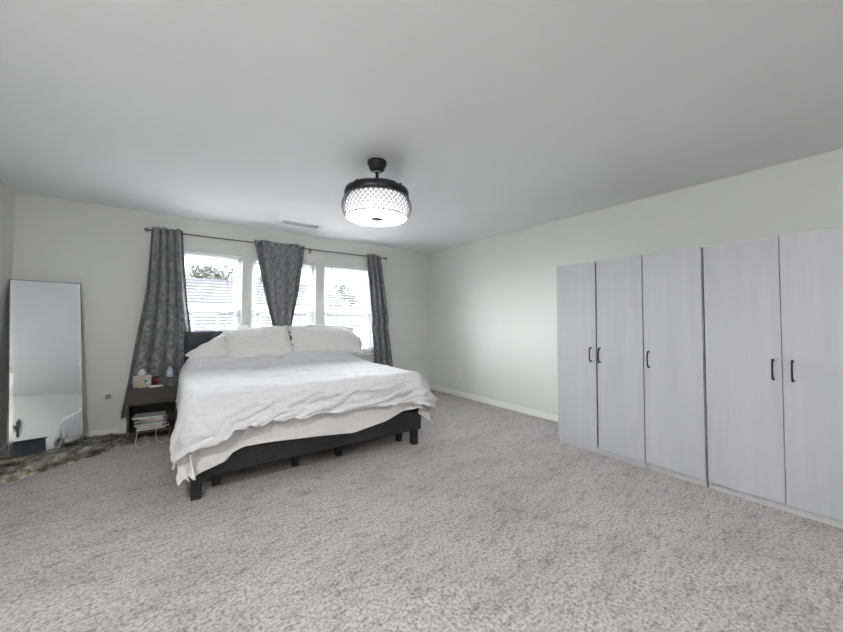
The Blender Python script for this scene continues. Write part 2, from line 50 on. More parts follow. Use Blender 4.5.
-11,-5,25,1,-9,-2,-2,5,3,0,17,0,3,9,-2,-4,-5,-1,7,5,0,-6,-8,1,-1,0,1,-1,-4,-1,7,9,0,-1,-1,-2,-1,-7,2,1,9,-4,-3,-11,4,-1,3,0,1,-1,0,12,-12,0,-13,22,-7,8,10,-26,0,0,-2,0,-3,21,-2,-12,14,5,-13,2,9,-23,-14,-1,3,6,-11,18,9,1,18,-2,-3,5,-11,9,8,-7,-6,-36,21,-1,0,-3,-1,23,-7,17,12,-22,-10,-28,24,4,-15,2,-10,12,2,2,25,-4,-3,6,-21,10,-9,20,-3,-24,6,-4,12,0,2,16,-4,2,-3,2,-3,-11,8,0,8,-6,2,10,-13,-1,2,-4,0,1,-1,-1,-2,3,1,-5,9,-1,-9,5,10,-30,-6,-11,25,8,5,13,-9,0,1,-1,-2,-15,9,-4,10,-3,0,-14,5,6,-14,-2,0,0,-1,0,5,1,-3,9,1,1,1,0,0,-2,0,1,-1,1,0,5,-1,-1,4,-1,-1,2,-3,13,16,-14,-16,-20,17,4,-8,4,12,-25,-19,-10,22,17,-3,-5,0,0,-2,1,3,-7,-3,-3,16,6,-3,-7,0,7,18,-1,1,-1,-4,12,18,-20,1,-4,7,-13,-16,13,4,-1,-1,1,1,1,1,-12,0,-10,18,0,-5,14,-18,-2,0,-7,13,-16,27,9,-15,0,-10,23,-3,8,-14,-3,10,-10,-14,-8,6,13,
14,17,15,-26,-18,10,0,-10,-2,3,-6,0,-6,17,4,17,24,-5,0,0,0,-11,-7,2,0,-15,4,9,17,-6,-8,-9,3,0,-1,0,0,7,-5,-1,-6,4,1,4,-1,2,12,-16,-6,-7,8,4,-11,10,13,-22,1,-1,5,-1,-9,17,0,3,15,-14,1,4,-12,-1,-1,-1,1,-4,18,-5,-22,9,12,-20,-6,-3,-7,-12,2,7,12,-13,17,5,13,22,-12,-8,-13,12,4,-14,0,-2,3,3,13,31,-22,-13,-22,20,10,-24,-7,-1,-10,-16,-5,20,21,0,13,1,2,18,-9,-1,-33,8,1,-7,-4,-8,22,7,4,16,-9,-1,-17,10,0,6,1,1,0,1,-3,-11,3,0,-3,2,0,-4,-5,-1,-3,-2,-1,17,1,1,-3,1,0,-6,-1,0,7,2,0,21,-11,3,-8,7,2,6,-5,-2,1,-2,0,-5,3,0,-15,4,2,-5,-1,-1,4,0,1,3,1,-1,-1,0,0,-7,0,0,-3,-1,0,-2,-1,-3,12,3,16,24,-18,-13,-23,18,0,-3,3,9,-26,-16,4,38,8,-12,-22,7,2,-5,-4,1,-8,-6,-1,32,9,-3,-14,-1,14,18,-8,-9,-15,6,-1,3,1,5,26,-28,1,-21,26,5,-10,-2,-11,23,-3,11,-24,6,1,-1,-2,-5,12,1,-11,20,-21,5,-11,17,10,-15,3,-1,7,2,4,-6,-3,8,-6,-14,
25,0,-1,-14,24,10,-22,-13,13,-5,-18,-1,6,-12,-3,-1,2,3,4,36,0,13,4,-5,-16,-10,8,0,-1,-1,2,1,0,0,-1,1,1,4,-3,-2,-7,3,4,14,-13,0,-14,14,-1,18,-22,0,1,-10,1,-1,7,-4,-14,21,9,-21,3,1,-5,0,-5,15,2,-1,6,0,-1,9,-9,7,11,-11,-2,-2,-2,4,-8,17,-8,-27,1,10,-13,-8,-12,23,10,10,22,-13,-3,1,0,3,-6,1,-7,-27,12,11,35,-23,-10,-10,16,2,1,4,8,-34,1,-2,-6,-9,-7,22,11,4,22,-11,-7,-19,12,9,-23,-8,-1,1,1,-4,29,9,1,-9,-1,0,5,2,3,14,-10,0,5,-7,1,1,1,1,-3,-1,-8,-26,14,10,-16,-9,-9,28,11,1,8,-2,2,-11,5,0,-8,0,0,4,-3,-1,4,0,0,-1,-1,1,9,-3,0,-10,3,1,-3,-1,-1,0,0,1,3,0,-1,0,0,0,-4,1,0,-3,0,1,-14,-7,-6,13,6,11,29,-10,-1,4,-10,-4,-10,16,3,-28,5,11,30,-18,-15,-21,20,3,-7,-1,3,-18,-13,1,30,15,-4,-7,-3,0,2,2,4,13,-8,-5,3,1,1,11,-22,7,-15,24,5,-9,-2,-18,24,-14,5,-9,13,5,-5,3,3,-4,1,-8,16,-19,-16,-2,-7,9,-1,18,11,-11,9,12,-17,-6,
7,25,6,20,-19,-10,-2,5,3,-25,11,19,-15,-20,7,2,-9,-1,6,-11,-4,0,32,1,16,9,-12,-21,-19,14,9,16,-4,-5,-11,5,0,4,-2,4,9,-7,-3,-15,10,0,15,-12,6,-21,14,-5,10,-4,-3,6,-5,6,8,-12,1,0,3,-6,-17,13,5,-15,4,2,-3,0,0,-2,1,-3,9,1,-2,-1,-1,-2,-5,-4,7,32,-9,-8,-18,10,11,-24,-3,-1,1,-1,-3,20,4,-7,-10,2,6,28,-12,0,-22,11,7,26,-19,-4,-20,17,-4,24,-20,-2,-19,22,11,-26,-5,-6,14,6,2,25,-10,0,-1,0,-1,-15,10,2,-28,-8,-1,0,-1,-1,-4,-11,1,1,6,2,5,6,-4,19,8,1,10,-1,11,16,-18,-11,-24,20,10,-24,-13,-2,-1,-1,-8,24,14,1,8,-2,1,-1,-1,-2,-17,-1,1,10,3,0,1,1,1,6,-2,-1,-3,1,1,-2,0,0,1,0,2,6,-2,0,6,-2,0,5,-3,0,0,0,-2,-34,5,1,-11,-11,-5,20,14,5,23,-5,-1,10,-18,2,-7,15,2,-2,0,-5,6,-2,1,0,-3,-9,-36,8,2,2,4,14,18,-6,-6,11,-4,9,-17,6,-10,16,-6,-5,7,-22,10,-11,26,11,-19,1,-22,26,-13,-12,1,-9,-5,-6,-6,1,5,0,13,1,6,-10,-8,-18,2,6,4,5,8,19,
-25,2,11,15,18,3,18,4,-6,17,-14,-16,-6,10,6,-27,5,18,-9,-24,9,7,-15,-2,-1,17,1,20,20,-10,-20,-20,10,7,18,-6,-1,-20,10,0,2,0,1,17,-10,-1,-18,8,-3,18,-10,5,-16,11,0,3,1,-1,-12,0,-4,12,-3,5,15,-11,0,0,-1,0,0,1,-5,-17,10,4,-10,1,0,2,2,1,12,-1,-5,2,-3,7,14,-13,-1,0,-1,-5,-16,15,6,-19,-1,1,29,-6,-1,-22,7,0,21,-6,-1,-24,6,2,27,-9,3,-24,8,-1,29,-16,-2,-6,10,4,-29,10,2,-9,-6,-3,16,8,1,19,-6,2,7,-6,0,-2,-1,-1,-8,11,-3,-11,3,-2,-7,-1,4,-14,-6,0,1,-3,-8,19,4,8,25,-15,1,-1,-1,-6,-23,20,10,-26,-7,-1,4,0,-1,0,-1,-1,27,5,-5,-23,-4,0,-3,-1,-1,-2,-2,0,-1,-1,0,0,-1,0,-2,-1,-1,0,2,1,1,0,-1,0,1,2,7,5,2,35,-3,-1,1,-2,2,-33,7,0,-11,-11,4,3,7,-6,20,6,13,23,-17,-6,-24,14,-3,-4,8,11,32,-28,-7,-8,14,-1,-7,5,2,-2,-1,-2,5,-2,5,-7,1,-18,15,-9,-8,2,-24,7,-1,19,24,-15,13,1,-10,-2,2,8,3,-2,-9,1,0,12,-2,-4,6,-2,-30,7,-18,-4,-12,-18,
-9,21,16,-11,-15,2,-1,-2,-1,6,6,4,22,16,-20,17,-15,-13,-8,9,7,-23,1,21,-8,-22,9,2,4,-1,19,23,-10,-15,-22,12,4,9,-1,-2,5,-4,0,-14,10,0,17,-11,4,-15,7,-2,8,-6,-1,-20,5,2,14,-1,2,-8,2,0,0,-1,0,5,-1,-3,-10,-1,2,27,-12,1,1,-1,1,2,-5,-5,-13,15,7,-21,5,0,2,0,-6,17,-3,7,15,-13,-8,-10,10,6,-20,6,-4,24,-13,-2,-24,13,4,9,0,3,-17,-3,3,13,5,4,-11,-3,-8,30,-9,3,7,-16,2,-3,15,-6,-31,11,2,-11,-3,2,5,-1,-1,11,5,1,18,-5,-2,-7,5,0,8,-4,-1,3,-3,-1,0,2,4,-25,7,2,-6,-3,-4,10,1,3,29,-20,0,-3,2,-3,-17,16,-7,13,-4,5,-28,3,2,23,-3,0,4,-2,2,3,0,0,0,0,-1,-1,0,-1,1,0,1,-1,-1,0,-2,2,0,-4,4,-3,-10,3,4,-24,-6,1,7,5,-2,34,-8,0,1,0,-1,-3,0,0,-36,7,0,-2,-3,6,40,-5,2,3,-8,-7,-29,22,10,27,-22,-5,-9,11,3,-7,3,-3,8,-4,-12,8,-6,20,-17,9,0,-7,3,-18,24,-14,-17,-5,-19,6,9,3,-4,-11,-4,-1,5,0,-2,-6,1,7,9,11,27,-4,13,1,-6,3,
18,19,3,-13,7,7,-10,-2,5,8,3,-10,-22,-22,17,3,10,-1,15,13,-12,19,-5,-14,-6,1,7,-24,-12,19,-2,-11,2,13,24,-11,-8,-12,9,3,-8,5,0,15,-12,2,-13,11,-1,10,-6,0,-13,7,0,16,-11,1,0,1,0,-1,-1,1,-2,3,-4,-17,5,3,9,1,4,-13,3,-2,0,-2,1,4,1,1,25,-21,1,1,-1,-7,-12,18,6,-20,4,0,2,1,0,29,-22,1,1,-4,3,-21,25,-3,22,-26,0,-2,-1,-2,0,11,-3,1,-10,-1,-8,17,10,-25,7,-4,18,-2,-4,-13,3,6,28,-26,-5,-4,15,0,-6,9,3,-12,2,2,-9,2,0,30,-17,-2,-17,17,2,-2,0,1,0,-1,-3,19,-18,0,-1,4,2,-8,3,2,-24,12,-6,26,-8,6,9,-15,4,-26,23,-3,23,-15,-3,-22,15,1,-6,-1,-2,-4,0,0,7,0,1,3,1,0,6,0,-1,-3,0,0,3,-1,0,7,-2,2,6,-4,0,3,-1,-3,-15,10,5,-22,-3,-1,1,1,0,0,2,0,35,-12,0,-2,0,1,-34,9,0,16,2,7,21,-21,-7,-26,23,6,23,-17,0,-12,7,-11,11,-4,10,-6,5,-1,-1,-1,2,-2,1,11,-19,-6,-1,11,3,-1,-4,-1,-6,15,2,2,-6,-1,-10,11,-1,8,-21,8,-1,-3,-2,-10,22,-2,
21,13,6,2,-17,-18,-2,20,3,-18,10,21,-4,0,1,-12,-9,6,-6,-16,6,0,3,-1,12,20,-10,17,2,-11,-17,-5,13,-4,-14,9,5,12,-7,-1,1,-2,1,-8,9,1,7,-7,0,-9,6,1,11,-10,0,-10,10,-1,-5,0,0,-2,1,0,0,0,5,15,-9,-4,5,-8,1,1,-4,0,1,2,-4,-7,9,5,-15,10,-1,5,-3,2,16,-26,1,3,1,-6,-8,16,6,-20,13,-2,8,-3,-1,18,-22,2,-22,25,0,8,-2,0,12,-17,0,-7,14,1,8,-13,-3,0,-1,2,-21,17,0,23,-21,3,-15,21,0,15,-20,1,0,-3,-3,2,-1,-1,-4,7,3,-20,19,-3,22,-25,-1,-1,4,0,-3,5,1,-21,17,1,1,0,0,5,-2,0,17,-15,1,-25,17,-1,-2,0,-1,25,-18,1,-18,17,3,17,-15,-3,3,0,2,0,3,-2,-15,12,0,-2,-1,1,-6,1,0,5,0,-1,-2,0,0,-3,1,0,0,1,1,8,-2,2,15,-11,1,2,0,1,-3,3,-1,-2,2,1,-29,8,2,5,1,0,28,-18,-4,-28,17,2,-3,-1,7,29,-20,-4,-21,19,0,14,-7,2,-1,0,4,-14,4,0,0,1,-1,10,-4,-1,1,0,4,-4,-2,-4,4,0,7,-9,0,-2,6,-1,4,-5,-1,-35,19,-23,5,-4,23,13,-6,8,
16,-7,-23,9,15,14,2,-11,1,-2,-8,-2,3,15,5,-11,19,4,-10,5,5,-17,-4,10,-8,-16,7,0,3,1,13,12,-5,0,4,-1,-1,-4,2,0,0,0,3,1,-3,-1,-1,2,1,3,-4,0,-4,5,2,3,-6,-1,1,1,0,1,-2,0,0,-4,-1,-1,3,2,-3,4,-1,0,2,-1,0,-1,2,3,-4,-1,2,-10,-1,-1,7,3,-5,9,-2,-2,2,4,8,-21,0,1,0,-5,-5,17,4,-9,8,-1,14,-21,-3,-5,12,2,-9,10,0,10,-13,-2,-6,9,2,2,0,-2,7,-20,3,-6,16,-1,7,-10,5,-9,12,-4,1,5,0,5,-7,-2,-3,3,0,7,-18,3,-13,23,0,0,0,0,-1,1,2,9,-12,-2,-1,3,0,-3,3,2,-10,8,-1,18,-25,0,0,4,0,-19,22,-2,17,-18,1,-8,11,2,-1,2,-2,-1,1,2,10,-14,-2,-6,9,0,0,0,1,0,-1,0,1,-1,0,2,-2,-1,-1,1,-1,-6,7,1,-9,4,0,3,-1,1,1,0,0,1,-1,4,16,-17,-4,-9,12,3,-18,9,1,26,-22,-2,-7,12,0,-16,11,5,18,-15,0,0,3,7,-11,3,-3,8,-5,0,-2,4,-4,3,-3,-4,3,-2,1,0,1,-1,0,-1,0,1,-1,-4,1,0,-4,0,-2,-5,-4,2,-7,-2,-28,-2,5,14,
26,7,-8,-2,8,3,-3,4,2,-3,4,0,2,-2,-1,6,-7,1,-5,5,2,-6,5,2,-17,5,5,-1,0,0,3,0,-2,-4,0,4,2,2,0,0,-2,3,-1,-1,-1,1,0,-2,-1,-1,0,1,1,-3,0,0,1,0,1,-5,1,0,4,-1,1,-3,0,-2,2,0,0,2,0,-1,2,0,-1,-1,0,2,-10,1,0,10,0,0,-4,-1,-4,10,0,4,-8,1,-3,8,-1,3,-8,0,1,1,-3,-1,-12,4,-4,21,0,4,-19,0,2,0,0,-5,19,2,2,-7,-2,1,-4,3,-1,2,-4,-3,10,1,-5,4,-2,4,-2,2,5,-14,0,-6,15,-1,7,-19,2,-2,12,2,1,-6,-1,0,1,-1,0,-1,1,-1,5,0,2,-7,-1,0,-2,1,1,-2,2,-11,22,-2,-1,1,3,12,-26,0,-12,26,-2,10,-14,-1,-1,3,0,1,-1,0,-5,8,1,6,-13,-1,-2,5,0,-3,3,0,-1,4,1,-2,0,0,2,-1,0,2,-6,0,1,2,-1,-1,0,0,1,-1,0,0,-1,0,-5,7,2,5,-7,0,4,-3,3,-15,19,1,8,-8,-1,6,-12,0,-4,9,2,-3,0,3,-3,1,1,-2,2,-14,10,-13,-9,-1,-5,-7,-5,-4,-6,-7,-4,-2,-5,-3,-1,0,0,4,9,13,6,4,5,23,5,1,-23,-5,-9,1,-3,-11,
8,28,1,3,-1,-1,-5,1,0,-6,0,2,-8,-1,0,-6,-2,-1,-3,-1,0,4,0,0,20,2,-5,-6,2,4,-5,2,5,4,1,-4,-2,-1,1,-1,0,0,0,0,1,0,-1,0,0,0,-3,0,0,5,0,0,-1,1,0,3,-1,0,-6,1,-1,5,0,0,-5,0,0,1,0,0,-5,1,1,2,0,-1,11,-1,-1,1,-1,-1,4,1,3,-18,0,-1,2,0,1,-2,1,-2,12,3,0,-18,0,-1,23,-4,1,-22,1,1,15,-1,0,-5,1,1,-5,0,0,-4,1,0,2,0,1,9,1,-1,2,-3,0,-12,0,-1,8,1,-1,9,1,2,-9,1,0,2,-1,-1,0,0,2,-5,1,-1,1,0,1,2,0,-1,1,0,-1,7,0,-1,2,-1,0,-1,2,2,-18,1,0,0,-3,-6,24,2,6,-26,-1,-2,25,1,-1,1,1,1,0,-1,3,-8,0,-2,2,-1,0,-8,-1,1,1,1,-1,-1,0,0,4,0,-1,1,0,0,0,0,1,-3,1,-1,2,-1,-1,3,0,0,3,1,-1,-1,-1,1,-1,0,0,0,2,2,-9,-1,-2,9,2,-2,7,0,3,-7,1,0,2,0,-1,-1,-3,2,-6,6,-2,2,4,-1,1,1,1,0,-3,1,-2,-21,-2,0,-12,-8,-6,-2,-16,-14,1,-7,-3,-4,13,13,16,19,11,-9,-8,-16,
1,30,6,-21,-8,-4,-6,-8,-3,2,2,0,4,3,1,7,5,1,12,3,-1,13,-1,-7,-4,2,3,-8,2,4,-1,2,-1,0,1,-1,-1,1,1,0,0,0,-1,-1,-2,0,-1,1,2,-2,2,-1,-2,-4,1,0,1,-1,0,-1,0,0,-1,0,0,1,0,1,6,1,0,-4,-1,-1,12,-1,-1,4,0,1,-1,1,1,-1,1,1,-6,-2,0,-4,1,0,1,-1,-1,-3,2,0,-7,-3,-4,20,-2,1,-25,5,4,15,1,-2,-9,-1,0,9,0,-1,-8,0,2,4,0,0,5,-2,-4,10,0,2,-24,2,1,3,1,-2,-6,0,0,1,-1,3,12,2,-2,7,0,2,-8,0,-1,1,0,1,-3,0,0,-2,1,2,1,0,0,-3,-1,2,7,0,-1,4,0,-4,6,0,1,-2,3,-2,-19,-1,-3,27,0,1,-31,-3,4,12,0,0,5,2,-1,7,-2,2,-7,2,0,7,0,-1,-4,-2,0,-1,0,0,-4,1,0,0,1,-1,2,-1,0,1,0,0,-1,0,0,-1,1,0,0,-1,1,2,1,0,0,0,-1,0,-1,1,2,1,-1,-4,0,1,1,0,0,2,0,1,0,-1,-1,1,-1,0,0,-1,0,-2,-2,0,1,0,-1,0,-1,1,0,13,-1,-2,-3,-1,0,-23,-4,-3,-7,-10,-5,4,-22,-14,6,-5,-1,-14,22,21,
-30,12,-8,6,9,7,12,8,2,4,0,-1,4,0,-1,8,-1,-2,8,-3,-5,-3,1,3,-11,3,3,1,0,0,2,-1,-1,-3,1,2,0,0,1,0,0,0,1,0,0,-1,0,-1,0,0,1,1,0,0,-1,0,9,2,-1,4,0,1,-1,-1,0,-5,0,0,-5,-1,-1,7,1,0,-10,-1,1,2,1,0,-3,-2,-5,-13,-1,4,9,3,-1,13,-1,0,3,1,-1,4,-3,5,-7,2,2,-3,2,-2,5,-1,-1,-10,-1,0,4,1,-1,-5,1,0,0,-1,-1,10,-1,0,3,3,2,-12,1,0,3,-1,-1,0,-1,0,3,-2,-1,-10,2,-2,-8,-1,2,7,0,0,4,1,0,1,-1,1,4,0,0,-1,0,-1,-5,0,1,7,2,0,-12,-1,2,8,-2,0,-9,-1,2,8,1,-2,1,4,-2,-10,3,-5,27,-2,3,-30,-1,-3,-4,0,-1,-1,0,6,27,-2,0,-11,1,0,7,1,0,-1,-1,0,-1,0,-1,-2,-1,1,-3,1,-1,0,0,1,1,1,-1,3,-1,0,0,1,0,-2,-1,0,-2,0,1,1,0,-1,-1,-1,1,2,0,0,-2,0,1,2,-1,-1,1,-1,1,-2,0,-1,1,-10,-2,-2,8,2,3,-11,-2,-2,-5,-4,-1,-1,0,0,14,6,4,11,0,-2,-7,0,0,-15,-7,-3,-6,-9,-7,18,-19,-17,
-11,29,-2,12,2,0,1,0,-1,7,-1,-2,8,-3,-3,1,-2,-1,-6,1,3,-13,3,3,7,-2,-2,-4,1,1,-1,0,1,-2,1,2,0,0,0,-1,0,1,0,0,0,0,0,0,-1,0,0,1,0,0,2,-2,-7,-3,2,4,1,0,6,1,0,3,0,-2,-1,-1,1,-10,0,0,8,1,1,-6,-1,-2,-7,1,3,3,1,-4,-8,0,1,2,0,-1,2,-5,3,15,2,-4,10,2,3,-15,-2,0,-5,2,0,6,0,0,-1,1,0,0,-2,0,7,1,-1,-1,-1,-2,-19,-1,0,0,3,2,6,0,2,13,0,-1,-10,1,1,11,-1,-1,-1,0,0,-10,0,0,8,-1,1,-3,1,-1,-4,0,0,5,0,0,4,0,0,-10,-1,0,12,0,-1,-17,1,0,19,-1,0,-16,0,2,8,0,1,-4,0,0,-2,5,-5,20,-2,3,-11,-1,0,6,0,-4,-26,1,5,20,-2,-2,-11,0,2,6,1,0,3,-1,0,0,1,-1,-2,0,1,0,0,-1,-1,0,1,-4,0,0,2,0,-1,1,0,0,3,0,0,-1,0,2,0,1,0,-2,-1,0,3,-1,0,-1,0,0,0,0,0,0,-2,-1,-1,13,-2,5,-25,1,-7,14,2,3,-1,0,1,-1,-1,0,-19,-7,-2,1,-1,0,2,1,-1,11,6,2,-9,-5,-2,-6,-7,-7,
28,13,-11,1,3,0,-8,9,0,-2,0,2,-2,2,0,-2,2,1,-4,3,3,-3,-1,0,-8,-1,3,2,-2,-1,-2,1,0,0,-1,3,-1,1,-1,1,0,0,-1,0,1,0,-1,0,0,1,0,-1,0,0,-1,0,-2,2,-2,-9,0,-1,-3,-1,-1,1,0,3,1,2,-1,8,0,1,-6,0,1,6,-2,0,-6,2,1,10,-1,0,0,-1,-1,2,0,0,6,3,-2,-20,-3,1,10,-4,-3,-11,5,3,13,0,0,-1,1,0,1,-1,0,0,1,0,2,-1,-2,-12,1,2,16,0,0,-6,-1,0,5,1,-1,-12,0,1,9,0,0,-7,0,1,3,0,0,3,0,-1,1,0,-1,5,-1,2,-4,1,0,-3,-1,0,-3,0,-1,10,0,-1,-14,0,0,15,2,2,-9,1,0,7,-1,0,-7,-1,0,0,0,0,-4,0,0,2,3,-1,10,-1,0,-15,1,-3,23,-3,1,-26,1,3,10,1,-1,-6,-1,-1,0,0,1,3,-1,1,4,0,-1,1,0,1,1,0,0,1,1,-1,-3,-1,1,0,1,0,-2,-1,0,5,1,-1,-2,-1,1,0,0,0,-1,0,0,0,0,0,0,0,-1,1,1,0,0,-10,0,-5,23,-3,6,-25,4,-1,-1,-1,-1,1,0,0,8,1,-2,-2,1,1,-1,-1,1,-4,-2,-2,1,1,0,-7,-4,-1,
2,30,-2,8,-3,-6,9,-7,0,-3,4,0,-6,3,3,-4,1,2,-6,1,0,3,-1,1,-3,0,-1,1,1,0,-2,-1,3,-1,1,-1,1,-1,0,-1,0,1,1,0,-1,0,1,2,0,0,-2,-1,1,1,1,0,1,0,-1,4,-1,-2,5,1,2,-5,-1,-5,10,0,1,-1,-2,2,-13,1,-2,-12,2,3,15,-1,1,-6,0,1,6,2,2,-8,-1,1,-2,1,0,4,1,-1,-7,0,0,2,-1,-2,2,0,-1,7,-1,0,-3,0,-1,4,0,0,-11,1,2,7,0,-1,1,0,-1,5,0,0,-10,0,1,8,0,0,-7,0,-1,9,0,-1,-1,0,0,-1,1,1,-10,0,0,-1,-1,0,13,0,-1,2,-1,1,-6,1,0,-6,0,0,10,1,0,-13,-1,-1,0,0,1,6,1,0,3,-1,0,-3,1,0,-3,-1,1,0,-1,-1,-3,2,1,7,2,-2,-11,1,-3,28,-3,5,-17,0,-1,2,0,1,-1,0,0,1,0,-1,-1,0,1,-1,-1,0,-3,-1,0,5,0,1,1,1,-1,-2,-1,0,1,1,0,-4,0,0,0,-1,-1,7,1,1,-4,0,0,0,0,0,-1,-1,0,-1,0,0,1,5,0,2,-19,-3,-7,31,-1,4,-8,4,2,-5,-1,-1,-1,1,1,0,-1,0,1,1,0,-2,-1,0,-2,0,-1,2,0,0,
3,38,-4,-4,-1,3,1,-3,0,0,-2,0,0,-1,0,-5,0,0,1,-2,1,0,0,-2,5,0,0,0,0,0,-2,0,0,0,-1,1,0,0,1,0,0,0,0,1,0,0,0,-1,-1,0,2,1,1,-2,-3,1,7,0,1,1,1,-2,1,0,-3,6,1,2,-8,0,0,-4,2,-2,7,-3,1,-7,1,0,-5,0,0,7,0,0,-7,-1,0,9,2,0,-12,-1,1,9,-1,-2,-15,4,2,14,0,1,-3,-1,-1,1,0,-1,1,0,0,-6,0,-1,11,-1,-1,5,1,2,-16,0,1,0,0,1,8,0,-2,0,0,0,-1,1,1,-7,0,0,0,0,0,5,-1,-1,6,0,0,-1,1,-1,-12,0,1,-2,0,-1,19,-2,2,-9,1,0,-5,0,-1,6,1,1,-1,0,-1,-1,-1,0,-3,0,1,6,0,0,-5,0,-1,-2,1,2,3,-1,-1,1,0,0,2,3,-2,-15,0,-3,28,-3,4,-12,1,0,-2,0,0,-4,0,1,8,-1,0,2,1,-1,2,-1,2,-12,0,-1,-1,0,1,2,0,0,6,0,-1,2,-1,0,1,2,0,-9,-1,0,2,0,0,0,-1,0,0,1,0,0,0,-1,0,-3,1,-1,7,0,2,-22,-6,-7,28,4,6,-3,1,1,2,-2,-1,1,1,0,0,-1,0,0,1,0,0,0,0,-11,2,0,
8,32,-4,-10,4,3,-3,0,0,2,-2,0,3,-3,-1,2,-1,1,-2,1,-1,0,0,2,0,0,0,1,-2,-1,-1,0,0,-1,0,0,0,0,1,0,0,-1,-1,-1,1,0,0,0,1,1,0,-1,-1,3,2,2,-10,0,1,-4,-3,5,5,0,-1,-1,1,-1,1,0,-3,2,0,0,1,1,-1,5,-1,-2,-2,0,0,1,1,0,3,0,-1,-10,-1,1,11,1,-1,-14,1,2,13,-1,0,-7,0,-1,7,0,0,-6,1,0,2,0,0,6,-2,0,3,2,1,-7,0,-1,1,-1,1,-3,1,-1,-3,0,1,-1,0,0,4,0,-1,2,0,1,-1,0,0,-2,0,0,2,0,0,3,0,-3,8,-1,2,-9,2,0,-8,0,-3,18,-1,3,-6,0,1,-3,-1,0,-2,0,0,-5,1,0,6,0,-1,-5,0,1,5,0,0,-6,-1,0,5,1,2,-3,-2,2,2,-1,-1,-2,3,-2,-6,2,-2,17,-1,0,-2,-1,1,-6,1,0,-8,0,-1,-1,-2,1,9,1,-2,9,0,1,-1,0,0,-2,0,1,-13,-1,0,-1,1,0,1,-1,1,3,1,-1,2,0,-1,0,0,1,0,0,0,0,0,0,0,0,-1,0,0,0,0,5,0,0,-24,-7,-7,24,8,7,-4,0,0,3,-1,0,2,0,0,0,0,-1,-3,1,0,8,-1,0,
4,31,-2,1,-1,-1,-3,1,2,-3,1,0,-1,1,0,2,-2,0,2,-1,0,1,-1,-1,-2,0,1,-2,1,1,1,-1,-1,0,0,0,-1,0,1,0,0,2,0,0,0,0,0,-2,-1,-1,0,1,1,2,-1,-2,6,-1,2,-8,2,-2,-13,-1,2,1,0,2,0,0,0,4,1,-1,6,0,-1,-1,0,1,4,1,-1,-5,-1,-1,-2,-1,1,8,1,-1,-2,0,0,5,1,-1,-8,0,1,6,0,0,-6,0,0,4,0,1,-1,0,0,-4,1,0,-2,-1,-1,-4,0,0,9,1,-1,6,0,1,1,-1,0,-7,1,0,1,-1,1,1,0,-1,-3,0,-1,8,0,2,-11,1,-1,-4,-1,1,1,-2,-1,19,0,-2,3,1,3,-8,1,-2,6,0,1,-1,1,1,0,0,1,-1,-1,0,-9,0,0,1,-1,-1,-4,0,0,5,1,0,-7,-2,0,11,1,1,-13,0,2,9,0,1,-13,-1,1,5,0,-2,-2,2,-1,11,0,-1,-3,0,1,-1,1,-1,-7,0,-1,-1,-1,-1,0,-2,0,10,1,-1,4,1,1,-7,-1,1,1,1,-1,0,-1,0,1,1,1,-1,0,-1,0,1,0,1,0,1,-1,-1,0,0,0,0,0,-1,0,1,5,0,-1,-22,-8,-7,19,7,7,-2,0,-1,3,0,0,3,0,0,4,-1,0,-11,1,0,
0,31,-1,-4,0,0,3,-1,1,4,-1,-1,1,-1,0,-3,2,0,-1,-1,0,0,1,0,0,-1,0,0,0,0,-1,0,1,1,0,-1,-2,-1,1,1,0,-2,0,1,0,1,0,2,0,0,0,-1,-1,-4,0,2,1,0,-2,14,1,0,1,0,0,-2,-1,-1,-1,0,2,-6,-1,-1,-8,1,1,6,0,-1,-1,0,1,0,0,0,2,1,-1,-2,-1,0,-6,1,0,1,0,1,7,0,-1,-4,0,0,4,0,1,-3,-1,-1,5,1,0,2,0,0,-13,1,1,5,0,0,-5,-1,0,6,-1,-1,-5,1,0,9,0,0,-3,0,0,-3,-1,0,9,0,1,-3,1,-2,6,0,0,1,-1,3,-15,3,-2,-11,-1,1,-1,-1,1,8,-1,0,0,1,0,5,-1,-1,1,0,0,2,1,0,5,0,0,-4,0,1,2,1,1,-2,-1,0,3,0,0,-1,-1,0,0,0,-1,-7,0,-1,10,1,-2,-14,0,2,8,0,0,-4,0,1,6,0,-1,0,0,1,-1,1,0,-2,0,1,2,1,-1,-9,-1,0,2,-1,0,9,0,-2,-3,0,0,2,0,0,-1,0,0,0,0,1,0,0,0,-1,0,-1,1,0,1,0,-1,0,0,1,0,0,0,0,1,0,0,-1,-17,-6,-6,11,4,4,2,2,1,6,0,1,0,0,0,9,-2,-1,
